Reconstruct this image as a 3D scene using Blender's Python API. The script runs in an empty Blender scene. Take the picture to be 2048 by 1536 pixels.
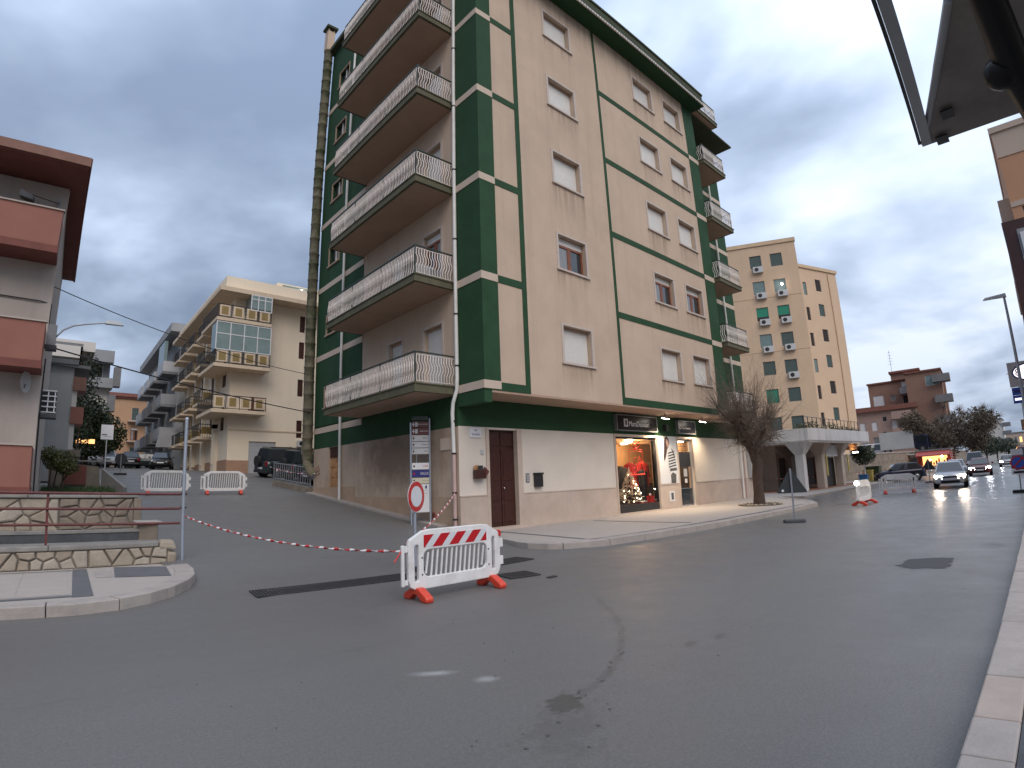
# Dusk street corner: green and cream apartment block, closed side street, main road with oncoming cars.
# World axes: X runs along the main road (away from the camera), Y runs up the side street, Z up, metres.
import bpy, bmesh, math, random
from math import sin, cos, pi, radians, atan2, hypot, sqrt
from mathutils import Vector, Matrix
R = random.Random(7)
sc = bpy.context.scene
col = sc.collection

# ------------------------------------------------------------------ camera (wide phone lens with barrel distortion)
EYE = Vector((0.0, 0.0, 1.65))
A_AZ, PITCH, ROLL = 0.7416208717, 0.1785320319, -0.0370689473
Rv = Vector((cos(A_AZ), -sin(A_AZ), 0))
Fv = Vector((sin(A_AZ) * cos(PITCH), cos(A_AZ) * cos(PITCH), sin(PITCH)))
Uv = Vector((-sin(A_AZ) * sin(PITCH), -cos(A_AZ) * sin(PITCH), cos(PITCH)))
right = cos(ROLL) * Rv + sin(ROLL) * Uv
up = -sin(ROLL) * Rv + cos(ROLL) * Uv
cd = bpy.data.cameras.new('camera')
cam = bpy.data.objects.new('camera', cd)
col.objects.link(cam)
cam.matrix_world = Matrix(((right.x, up.x, -Fv.x, EYE.x), (right.y, up.y, -Fv.y, EYE.y), (right.z, up.z, -Fv.z, EYE.z), (0, 0, 0, 1)))
cd.type = 'PANO'
cd.panorama_type = 'FISHEYE_LENS_POLYNOMIAL'
cd.sensor_width, cd.sensor_height = 36.0, 27.0
cd.sensor_fit = 'HORIZONTAL'
cd.fisheye_fov = radians(150)
cd.fisheye_polynomial_k0 = 0.0
cd.fisheye_polynomial_k1 = -5.27137070e-02
cd.fisheye_polynomial_k2 = 1.41821944e-04
cd.fisheye_polynomial_k3 = 2.18638147e-05
cd.fisheye_polynomial_k4 = -4.13401360e-07
cd.clip_start, cd.clip_end = 0.05, 3000
sc.camera = cam

# ------------------------------------------------------------------ sky, sun, exposure
SUN_AZ, SUN_EL = radians(-113), radians(44)
world = bpy.data.worlds.new('World')
sc.world = world
world.use_nodes = True
wn, wl = world.node_tree.nodes, world.node_tree.links
wn.clear()
def W(t, **k):
    n = wn.new(t)
    for a, v in k.items():
        setattr(n, a, v)
    return n
def wmath(op, a, b=None, clamp=False):
    n = W('ShaderNodeMath', operation=op, use_clamp=clamp)
    for i, v in enumerate((a, b)):
        if v is None: continue
        if isinstance(v, (int, float)): n.inputs[i].default_value = v
        else: wl.new(v, n.inputs[i])
    return n.outputs[0]
tc = W('ShaderNodeTexCoord')
sep = W('ShaderNodeSeparateXYZ'); wl.new(tc.outputs['Generated'], sep.inputs[0])
zc = wmath('MAXIMUM', sep.outputs[2], 0.0)
den = wmath('ADD', zc, 0.22)
cmb = W('ShaderNodeCombineXYZ')
wl.new(wmath('DIVIDE', sep.outputs[0], den), cmb.inputs[0])
wl.new(wmath('DIVIDE', sep.outputs[1], den), cmb.inputs[1])
n1 = W('ShaderNodeTexNoise'); n1.inputs['Scale'].default_value = 0.95; n1.inputs['Detail'].default_value = 5; n1.inputs['Roughness'].default_value = 0.52
n1.inputs['Distortion'].default_value = 0.25
off = W('ShaderNodeVectorMath', operation='ADD'); off.inputs[1].default_value = (3.7, 1.9, 0.0); wl.new(cmb.outputs[0], off.inputs[0])
wl.new(off.outputs[0], n1.inputs['Vector'])
n2 = W('ShaderNodeTexNoise'); n2.inputs['Scale'].default_value = 2.6; n2.inputs['Detail'].default_value = 5; n2.inputs['Roughness'].default_value = 0.5
wl.new(off.outputs[0], n2.inputs['Vector'])
dens = wmath('ADD', wmath('MULTIPLY', n1.outputs['Fac'], 0.78), wmath('MULTIPLY', n2.outputs['Fac'], 0.22))
# the overcast is brighter towards the low western light (street end, right) and darker towards the hill (left)
glow = W('ShaderNodeVectorMath', operation='DOT_PRODUCT')
wl.new(tc.outputs['Generated'], glow.inputs[0])
glow.inputs[1].default_value = Vector((cos(radians(-8)) * cos(radians(32)), sin(radians(-8)) * cos(radians(32)), sin(radians(32))))
g01 = wmath('MULTIPLY_ADD', glow.outputs['Value'], 0.5); wn[-1].inputs[2].default_value = 0.5
cl = wmath('ADD', wmath('MULTIPLY_ADD', dens, 1.30), wmath('MULTIPLY', wmath('SUBTRACT', wmath('MAXIMUM', g01, 0.66), 0.81), 0.74))
for n_ in wn:
    if n_.type == 'MATH' and n_.operation == 'MULTIPLY_ADD' and abs(n_.inputs[1].default_value - 1.30) < 1e-6: n_.inputs[2].default_value = 0.5 - 0.5 * 1.30
ramp = W('ShaderNodeValToRGB')
e = ramp.color_ramp.elements
e[0].position, e[0].color = 0.33, (0.175, 0.225, 0.325, 1)
e[1].position, e[1].color = 0.70, (0.72, 0.80, 0.93, 1)
for p_, c_ in ((0.42, (0.235, 0.295, 0.405, 1)), (0.50, (0.335, 0.41, 0.545, 1)), (0.60, (0.52, 0.61, 0.77, 1))):
    q = e.new(p_); q.color = c_
wl.new(cl, ramp.inputs[0])
sky = W('ShaderNodeTexSky')
sky.sky_type = 'NISHITA'; sky.sun_disc = False
sky.sun_elevation = SUN_EL
sky.sun_rotation = radians(90) - SUN_AZ
sky.air_density = 1.6; sky.dust_density = 3.0
bg_sky = W('ShaderNodeBackground'); bg_sky.inputs[1].default_value = 0.05
wl.new(sky.outputs[0], bg_sky.inputs[0])
# overcast layer: brighter overhead than at the horizon
zen = wmath('MULTIPLY_ADD', zc, 1.1); wn[-1].inputs[2].default_value = 0.80
bg_cl = W('ShaderNodeBackground')
wl.new(ramp.outputs[0], bg_cl.inputs[0]); wl.new(zen, bg_cl.inputs[1])
mixs = W('ShaderNodeMixShader'); mixs.inputs[0].default_value = 0.9
wl.new(bg_sky.outputs[0], mixs.inputs[1]); wl.new(bg_cl.outputs[0], mixs.inputs[2])
wo = W('ShaderNodeOutputWorld'); wl.new(mixs.outputs[0], wo.inputs[0])

sd = bpy.data.lights.new('sun', 'SUN')
sd.energy = 1.5; sd.angle = radians(48); sd.color = (1.0, 0.90, 0.80)
so = bpy.data.objects.new('sun', sd); col.objects.link(so)
so.rotation_euler = Vector((-cos(SUN_AZ) * cos(SUN_EL), -sin(SUN_AZ) * cos(SUN_EL), -sin(SUN_EL))).to_track_quat('-Z', 'Y').to_euler()
so.location = (0, -20, 40)

sc.render.engine = 'CYCLES'
sc.cycles.use_denoising = True
sc.cycles.max_bounces = 6
sc.cycles.transparent_max_bounces = 12
sc.cycles.sample_clamp_indirect = 6
sc.view_settings.view_transform = 'Standard'
sc.view_settings.look = 'None'
sc.view_settings.gamma = 1.0
sc.view_settings.use_curve_mapping = False
sc.view_settings.exposure = 0.38

# ------------------------------------------------------------------ materials
M = {}
def mat(name, c, rough=0.7, var=0.12, scale=3.0, bump=0.0, bscale=60.0, metal=0.0, streak=0.0, stain=None, emit=None, estr=0.0, spec=0.5, alpha=None, dirt=0.0, dirtcol=None, trans=0.0, dirtscale=0.7):
    m = bpy.data.materials.new(name); m.use_nodes = True
    nt = m.node_tree; N, L = nt.nodes, nt.links
    b = N['Principled BSDF']
    b.inputs['Roughness'].default_value = rough
    b.inputs['Metallic'].default_value = metal
    b.inputs['Specular IOR Level'].default_value = spec
    if trans: b.inputs['Transmission Weight'].default_value = trans
    if emit is not None:
        b.inputs['Emission Color'].default_value = (*emit, 1); b.inputs['Emission Strength'].default_value = estr
    if alpha is not None:
        b.inputs['Alpha'].default_value = alpha
    if var <= 0 and streak <= 0 and dirt <= 0 and bump <= 0:
        b.inputs['Base Color'].default_value = (*c, 1)
        M[name] = m; return m
    geo = N.new('ShaderNodeNewGeometry')
    n = N.new('ShaderNodeTexNoise'); n.inputs['Scale'].default_value = scale; n.inputs['Detail'].default_value = 6; n.inputs['Roughness'].default_value = 0.65
    L.new(geo.outputs['Position'], n.inputs['Vector'])
    rp = N.new('ShaderNodeValToRGB')
    rp.color_ramp.elements[0].position = 0.3; rp.color_ramp.elements[1].position = 0.7
    rp.color_ramp.elements[0].color = (*[x * (1 - var) for x in c], 1)
    rp.color_ramp.elements[1].color = (*[min(1, x * (1 + var)) for x in c], 1)
    L.new(n.outputs['Fac'], rp.inputs[0])
    out = rp.outputs[0]
    def mixcol(fac, c2, amt):
        nonlocal out
        mm = N.new('ShaderNodeMath'); mm.operation = 'MULTIPLY'; mm.inputs[1].default_value = amt; mm.use_clamp = True
        L.new(fac, mm.inputs[0])
        mx = N.new('ShaderNodeMix'); mx.data_type = 'RGBA'
        L.new(mm.outputs[0], mx.inputs['Factor']); L.new(out, mx.inputs['A']); mx.inputs['B'].default_value = (*c2, 1)
        out = mx.outputs['Result']
    if streak > 0:      # rain streaks: noise stretched along Z
        mp = N.new('ShaderNodeMapping'); mp.inputs['Scale'].default_value = (3.2, 3.2, 0.10)
        L.new(geo.outputs['Position'], mp.inputs[0])
        s = N.new('ShaderNodeTexNoise'); s.inputs['Scale'].default_value = 1.0; s.inputs['Detail'].default_value = 5; s.inputs['Roughness'].default_value = 0.6
        L.new(mp.outputs[0], s.inputs['Vector'])
        sr = N.new('ShaderNodeValToRGB'); sr.color_ramp.elements[0].position = 0.50; sr.color_ramp.elements[1].position = 0.78
        L.new(s.outputs['Fac'], sr.inputs[0])
        mixcol(sr.outputs[0], stain or tuple(x * 0.55 for x in c), streak)
    if dirt > 0:
        s = N.new('ShaderNodeTexNoise'); s.inputs['Scale'].default_value = dirtscale; s.inputs['Detail'].default_value = 8; s.inputs['Roughness'].default_value = 0.7
        L.new(geo.outputs['Position'], s.inputs['Vector'])
        sr = N.new('ShaderNodeValToRGB'); sr.color_ramp.elements[0].position = 0.47; sr.color_ramp.elements[1].position = 0.66
        L.new(s.outputs['Fac'], sr.inputs[0])
        mixcol(sr.outputs[0], dirtcol or tuple(x * 0.5 for x in c), dirt)
    L.new(out, b.inputs['Base Color'])
    if bump > 0:
        bn = N.new('ShaderNodeTexNoise'); bn.inputs['Scale'].default_value = bscale; bn.inputs['Detail'].default_value = 4
        L.new(geo.outputs['Position'], bn.inputs['Vector'])
        bp = N.new('ShaderNodeBump'); bp.inputs['Strength'].default_value = bump; bp.inputs['Distance'].default_value = 0.02
        L.new(bn.outputs['Fac'], bp.inputs['Height']); L.new(bp.outputs[0], b.inputs['Normal'])
    M[name] = m
    return m

mat('cream', (0.55, 0.425, 0.325), 0.9, 0.06, 0.9, 0.15, 90, streak=0.24, dirt=0.16, dirtscale=0.4, spec=0.15)
mat('cream_band', (0.56, 0.45, 0.36), 0.85, 0.05, 1.5, 0.1, 90)
mat('green', (0.025, 0.066, 0.031), 0.75, 0.14, 1.6, 0.12, 120, streak=0.15, stain=(0.04, 0.075, 0.035), spec=0.2)
mat('moss', (0.050, 0.058, 0.030), 0.9, 0.4, 5, 0.3, 30, dirt=0.6, dirtcol=(0.025, 0.05, 0.018), dirtscale=2.5)
mat('soffit', (0.43, 0.295, 0.215), 0.9, 0.08, 1.2, dirt=0.12)  # the wall cream, darkened and warmed for the shade under slabs
mat('groundwall', (0.64, 0.575, 0.50), 0.8, 0.04, 1.2, 0.1, 80, dirt=0.12, dirtcol=(0.45, 0.37, 0.31))
mat('marble', (0.50, 0.405, 0.335), 0.5, 0.12, 1.5, 0.05, 60, dirt=0.35, dirtcol=(0.40, 0.29, 0.23), dirtscale=1.1)
mat('sidewall', (0.50, 0.39, 0.30), 0.9, 0.08, 1.5, 0.2, 60, streak=0.35, stain=(0.24, 0.175, 0.125), dirt=0.6, dirtcol=(0.25, 0.185, 0.135), dirtscale=0.30)
mat('sideplinth', (0.42, 0.30, 0.21), 0.85, 0.1, 2, 0.1, 60, dirt=0.3)
mat('reveal', (0.52, 0.44, 0.385), 0.7, 0.08, 4)
mat('shutter', (0.72, 0.695, 0.655), 0.55, 0.05, 3)
mat('wood', (0.23, 0.072, 0.032), 0.45, 0.3, 6)
mat('wood_dark', (0.048, 0.014, 0.009), 0.4, 0.3, 7, 0.1, 40)
mat('plywood', (0.42, 0.22, 0.10), 0.8, 0.35, 3)
mat('glass', (0.03, 0.035, 0.04), 0.05, 0, spec=0.9)
mat('glass_pale', (0.20, 0.27, 0.27), 0.15, 0.15, 2, spec=0.8)
mat('pane_reflection', (0.26, 0.27, 0.29), 0.5, 0.1, 5)  # paler pane colour with a reflection painted in
mat('railwhite', (0.74, 0.67, 0.62), 0.6, 0.12, 8, dirt=0.2)
mat('railgreen', (0.030, 0.045, 0.035), 0.5, 0.15, 6)
mat('balcony_edge', (0.115, 0.105, 0.065), 0.85, 0.3, 4, dirt=0.5, dirtcol=(0.05, 0.07, 0.035), dirtscale=2)
mat('pipewhite', (0.70, 0.69, 0.66), 0.45, 0.08, 3, dirt=0.25, dirtcol=(0.38, 0.35, 0.32), dirtscale=2)
mat('pipepink', (0.50, 0.35, 0.32), 0.5, 0.1, 3)
mat('flue', (0.21, 0.185, 0.13), 0.9, 0.3, 3, 0.3, 25, dirt=1.0, dirtcol=(0.055, 0.085, 0.030), dirtscale=1.3)
mat('steel', (0.30, 0.31, 0.33), 0.4, 0.1, 5, metal=0.6)
mat('galv', (0.36, 0.40, 0.46), 0.45, 0.12, 6, metal=0.5)
mat('darkmetal', (0.018, 0.018, 0.02), 0.4, 0.2, 5)
mat('iron', (0.035, 0.033, 0.032), 0.6, 0.3, 9, 0.2, 90)
mat('rustred', (0.115, 0.028, 0.025), 0.55, 0.35, 9)
mat('plastic_white', (0.74, 0.73, 0.72), 0.38, 0.04, 5, dirt=0.42, dirtcol=(0.40, 0.37, 0.34), dirtscale=2.4)
mat('plastic_red', (0.62, 0.055, 0.025), 0.4, 0.08, 6, dirt=0.15, dirtcol=(0.35, 0.04, 0.02), dirtscale=5)
mat('reflex_red', (0.45, 0.008, 0.012), 0.3, 0.06, 9)
mat('reflex_grey', (0.60, 0.62, 0.64), 0.3, 0.05, 9)
mat('tape_red', (0.55, 0.03, 0.03), 0.4, 0)
mat('tape_white', (0.78, 0.76, 0.76), 0.4, 0)
mat('black', (0.010, 0.009, 0.009), 0.35, 0, spec=0.3)
mat('letter', (0.86, 0.85, 0.83), 0.5, 0)
mat('rubber', (0.02, 0.02, 0.02), 0.8, 0.2, 8)
mat('signwhite', (0.66, 0.66, 0.67), 0.4, 0.03, 4)
mat('signgrey', (0.44, 0.44, 0.45), 0.45, 0.05, 4)
mat('signbrown', (0.085, 0.018, 0.016), 0.45, 0.1, 4)
mat('signblue', (0.020, 0.022, 0.16), 0.4, 0.05, 4)
mat('signblue2', (0.02, 0.08, 0.42), 0.4, 0.05, 4)
mat('signyellow', (0.55, 0.52, 0.40), 0.45, 0.05, 4)
mat('signback', (0.030, 0.034, 0.034), 0.5, 0.2, 6)
mat('pinkpanel', (0.275, 0.115, 0.085), 0.8, 0.08, 1.2, 0.1, 70, streak=0.15)
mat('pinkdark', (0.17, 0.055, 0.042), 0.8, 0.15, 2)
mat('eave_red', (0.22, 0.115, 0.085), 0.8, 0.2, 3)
mat('pinkwall', (0.44, 0.38, 0.335), 0.88, 0.07, 0.8, 0.25, 55, streak=0.2, dirt=0.15)
mat('creamfar', (0.78, 0.67, 0.52), 0.85, 0.05, 0.7, streak=0.12)
mat('creamplinth', (0.36, 0.215, 0.14), 0.8, 0.1, 1.5)
mat('creamedge', (0.60, 0.48, 0.35), 0.85, 0.1, 2)
mat('greywall', (0.37, 0.37, 0.365), 0.88, 0.08, 0.8, streak=0.2)
mat('greydark', (0.185, 0.185, 0.19), 0.85, 0.15, 1.2, streak=0.2)
mat('greyblue', (0.28, 0.285, 0.295), 0.85, 0.1, 1.2)
mat('tanfar', (0.45, 0.275, 0.165), 0.85, 0.1, 0.8, streak=0.15)
mat('yellow', (0.62, 0.45, 0.31), 0.85, 0.05, 0.4, streak=0.12, dirt=0.08)
mat('yellow_edge', (0.60, 0.44, 0.29), 0.85, 0.1, 1)
mat('shutgreen', (0.055, 0.085, 0.080), 0.6, 0.1, 3)
mat('shutteal', (0.15, 0.22, 0.22), 0.6, 0.1, 3)
mat('awngreen', (0.012, 0.22, 0.13), 0.6, 0.1, 3)
mat('acwhite', (0.52, 0.52, 0.52), 0.5, 0.1, 4)
mat('canopy', (0.66, 0.645, 0.635), 0.85, 0.06, 0.8, streak=0.45, stain=(0.16, 0.16, 0.13))
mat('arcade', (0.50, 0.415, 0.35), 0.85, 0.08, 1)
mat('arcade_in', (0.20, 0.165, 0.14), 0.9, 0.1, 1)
mat('terracotta', (0.26, 0.115, 0.072), 0.7, 0.15, 2)
mat('orange', (0.62, 0.23, 0.04), 0.6, 0.1, 2)
mat('yellowpaint', (0.48, 0.37, 0.10), 0.6, 0.1, 2)
mat('stonewall', (0.225, 0.185, 0.145), 0.9, 0.25, 2.2, 0.4, 14, dirt=0.4, dirtcol=(0.15, 0.125, 0.10), dirtscale=1.3)
mat('mortar', (0.185, 0.160, 0.130), 0.95, 0.2, 6)
for i_, c_ in enumerate(((0.345, 0.290, 0.225), (0.315, 0.258, 0.197), (0.370, 0.322, 0.262), (0.33, 0.245, 0.175))):
    mat('stone%d' % i_, c_, 0.85, 0.16, 4, 0.35, 22, dirt=0.35, dirtcol=tuple(x * 0.6 for x in c_), dirtscale=2.2)
mat('concrete', (0.25, 0.235, 0.215), 0.9, 0.18, 2.5, 0.3, 40, dirt=0.4, dirtcol=(0.15, 0.14, 0.13), dirtscale=1.6)
mat('concrete_dark', (0.075, 0.078, 0.085), 0.9, 0.25, 4, 0.2, 40)
mat('kerb', (0.355, 0.315, 0.285), 0.85, 0.12, 3, 0.25, 45, dirt=0.4, dirtcol=(0.20, 0.18, 0.165), dirtscale=1.8)
mat('kerb_pink', (0.385, 0.318, 0.272), 0.85, 0.1, 3, 0.2, 45)
mat('paving', (0.38, 0.338, 0.302), 0.7, 0.06, 3, 0.1, 60, dirt=0.22, dirtcol=(0.36, 0.32, 0.29), dirtscale=1.0)
mat('paving_dark', (0.115, 0.115, 0.12), 0.7, 0.15, 4, 0.15, 60)
mat('leaf_dark', (0.022, 0.040, 0.012), 0.55, 0.45, 2.5)
mat('leaf_olive', (0.080, 0.085, 0.018), 0.55, 0.45, 3)
mat('leaf_ivy', (0.022, 0.036, 0.018), 0.6, 0.4, 3)
mat('grass', (0.035, 0.075, 0.015), 0.7, 0.4, 4)
mat('bark', (0.062, 0.040, 0.030), 0.9, 0.35, 8, 0.5, 30)
mat('twig', (0.135, 0.105, 0.084), 0.9, 0.35, 1.5)
mat('twig_grey', (0.10, 0.088, 0.080), 0.9, 0.3, 2)
mat('leaf_brown', (0.095, 0.075, 0.052), 0.8, 0.45, 0.8)
mat('brownapt', (0.27, 0.155, 0.115), 0.85, 0.1, 0.9)
mat('pinkapt', (0.37, 0.255, 0.215), 0.85, 0.08, 0.7, streak=0.15)
mat('rooftile', (0.21, 0.085, 0.065), 0.85, 0.2, 4)
mat('whitefar', (0.60, 0.57, 0.53), 0.85, 0.05, 0.5)
mat('kioskred', (0.30, 0.040, 0.028), 0.5, 0.1, 2)
mat('kioskwarm', (0.6, 0.3, 0.1), 0.6, 0.2, 3, emit=(1.0, 0.50, 0.18), estr=1.6)
mat('lamp_warm', (1, 0.8, 0.6), 0.5, 0, emit=(1.0, 0.74, 0.48), estr=16)
mat('lamp_white', (1, 1, 1), 0.5, 0, emit=(1.0, 0.90, 0.76), estr=14)
mat('headlight', (1, 1, 1), 0.3, 0, emit=(1.0, 0.80, 0.58), estr=240)
mat('headlight_cool', (1, 1, 1), 0.3, 0, emit=(0.92, 0.93, 1.0), estr=120)
mat('taillight', (0.4, 0.01, 0.01), 0.3, 0, emit=(1.0, 0.04, 0.03), estr=5)
mat('taillight_off', (0.22, 0.008, 0.010), 0.25, 0)
mat('chrome', (0.6, 0.6, 0.62), 0.15, 0, metal=1.0)
mat('tyre', (0.015, 0.015, 0.016), 0.85, 0.2, 9)
mat('rim', (0.30, 0.30, 0.31), 0.3, 0.1, 6, metal=0.8)
mat('carglass', (0.02, 0.024, 0.028), 0.04, 0, spec=0.8)
for n_, c_ in dict(white=(0.62, 0.63, 0.65), red=(0.10, 0.012, 0.012), darkblue=(0.010, 0.013, 0.035), black=(0.010, 0.011, 0.013), silver=(0.30, 0.31, 0.33), darkgreen=(0.012, 0.022, 0.020), grey=(0.14, 0.15, 0.165), suvgreen=(0.020, 0.030, 0.034)).items():
    mat('paint_' + n_, c_, 0.22, 0.03, 2, spec=0.6)
mat('shopwall', (0.62, 0.42, 0.24), 0.8, 0.05, 1)
mat('shopfloor', (0.22, 0.17, 0.13), 0.5, 0.1, 2)
mat('shopdark', (0.030, 0.022, 0.020), 0.8, 0.2, 3)
mat('cloth_dark', (0.025, 0.026, 0.028), 0.9, 0.3, 6)
mat('cloth_red', (0.32, 0.015, 0.018), 0.9, 0.3, 6)
mat('tinsel', (0.66, 0.56, 0.42), 0.45, 0.35, 18)
mat('giftred', (0.52, 0.02, 0.02), 0.5, 0.1, 4)
mat('decalred', (0.75, 0.045, 0.02), 0.6, 0, emit=(0.9, 0.06, 0.02), estr=0.05)  # faint glow put into the sticker's red
mat('skin', (0.42, 0.27, 0.22), 0.6, 0.05, 4)
mat('hair', (0.045, 0.022, 0.022), 0.6, 0.2, 8)
mat('fabric_dark', (0.085, 0.08, 0.08), 0.8, 0.1, 3)
mat('awning', (0.30, 0.27, 0.24), 0.9, 0.2, 2.5, dirt=0.3, dirtcol=(0.06, 0.05, 0.05), dirtscale=3)
mat('awnbar', (0.38, 0.38, 0.39), 0.4, 0.1, 4, metal=0.3)
mat('bldorange', (0.50, 0.275, 0.165), 0.85, 0.06, 0.5)
mat('bldband', (0.50, 0.40, 0.33), 0.85, 0.06, 0.6)
mat('signlit', (0.9, 0.9, 0.95), 0.4, 0, emit=(0.95, 0.93, 1.0), estr=1.1)
mat('binblue', (0.03, 0.13, 0.30), 0.5, 0.1, 4)
mat('truckbox', (0.45, 0.48, 0.50), 0.5, 0.08, 1)
mat('potted', (0.24, 0.095, 0.05), 0.8, 0.2, 5)
mat('panelyellow', (0.25, 0.175, 0.060), 0.5, 0.15, 2)

def streak_mat():
    """rain dirt running down a wall: see-through sheet, denser at its top edge"""
    m = bpy.data.materials.new('rain_dirt'); m.use_nodes = True; N, L = m.node_tree.nodes, m.node_tree.links
    b = N['Principled BSDF']; b.inputs['Base Color'].default_value = (0.16, 0.115, 0.085, 1); b.inputs['Roughness'].default_value = 0.95; b.inputs['Specular IOR Level'].default_value = 0.1
    g = N.new('ShaderNodeNewGeometry'); mp = N.new('ShaderNodeMapping'); mp.inputs['Scale'].default_value = (7.0, 7.0, 0.25); L.new(g.outputs['Position'], mp.inputs[0])
    n = N.new('ShaderNodeTexNoise'); n.inputs['Scale'].default_value = 1.0; n.inputs['Detail'].default_value = 5; n.inputs['Roughness'].default_value = 0.6; L.new(mp.outputs[0], n.inputs['Vector'])
    r = N.new('ShaderNodeMapRange'); r.inputs['From Min'].default_value = 0.42; r.inputs['From Max'].default_value = 0.75; L.new(n.outputs['Fac'], r.inputs['Value'])
    tc_ = N.new('ShaderNodeTexCoord'); sp = N.new('ShaderNodeSeparateXYZ'); L.new(tc_.outputs['Generated'], sp.inputs[0])
    p = N.new('ShaderNodeMath'); p.operation = 'POWER'; p.inputs[1].default_value = 1.6; L.new(sp.outputs[2], p.inputs[0])
    q = N.new('ShaderNodeMath'); q.operation = 'MULTIPLY'; L.new(p.outputs[0], q.inputs[0]); L.new(r.outputs[0], q.inputs[1])
    q2 = N.new('ShaderNodeMath'); q2.operation = 'MULTIPLY'; q2.inputs[1].default_value = 0.42; L.new(q.outputs[0], q2.inputs[0])
    L.new(q2.outputs[0], b.inputs['Alpha']); M['rain_dirt'] = m
streak_mat()
def soot(mname, c0, rad, colr, amt, nscale=1.6):
    """one big old damp stain with a ragged edge on a wall material, at world point c0"""
    m = M[mname]; N, L = m.node_tree.nodes, m.node_tree.links; b = N['Principled BSDF']; src = b.inputs['Base Color'].links[0].from_socket
    g = N.new('ShaderNodeNewGeometry'); v = N.new('ShaderNodeVectorMath'); v.operation = 'SUBTRACT'; v.inputs[1].default_value = c0; L.new(g.outputs['Position'], v.inputs[0])
    d = N.new('ShaderNodeVectorMath'); d.operation = 'DIVIDE'; d.inputs[1].default_value = rad; L.new(v.outputs[0], d.inputs[0])
    ln = N.new('ShaderNodeVectorMath'); ln.operation = 'LENGTH'; L.new(d.outputs[0], ln.inputs[0])
    n = N.new('ShaderNodeTexNoise'); n.inputs['Scale'].default_value = nscale; n.inputs['Detail'].default_value = 8; n.inputs['Roughness'].default_value = 0.7; L.new(g.outputs['Position'], n.inputs['Vector'])
    a = N.new('ShaderNodeMath'); a.operation = 'MULTIPLY_ADD'; a.inputs[1].default_value = 1.5; L.new(n.outputs['Fac'], a.inputs[0]); L.new(ln.outputs['Value'], a.inputs[2])
    r = N.new('ShaderNodeMapRange'); r.inputs['From Min'].default_value = 2.1; r.inputs['From Max'].default_value = 1.2; r.inputs['To Min'].default_value = 0; r.inputs['To Max'].default_value = amt; L.new(a.outputs[0], r.inputs['Value'])
    x = N.new('ShaderNodeMix'); x.data_type = 'RGBA'; L.new(r.outputs[0], x.inputs['Factor']); L.new(src, x.inputs['A']); x.inputs['B'].default_value = (*colr, 1); L.new(x.outputs['Result'], b.inputs['Base Color'])
soot('sidewall', (10.12, 17.6, 2.7), (1.0, 2.1, 1.1), (0.17, 0.12, 0.088), 0.85)
soot('sidewall', (10.12, 14.6, 2.9), (1.0, 0.55, 1.0), (0.22, 0.155, 0.11), 0.6)

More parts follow.
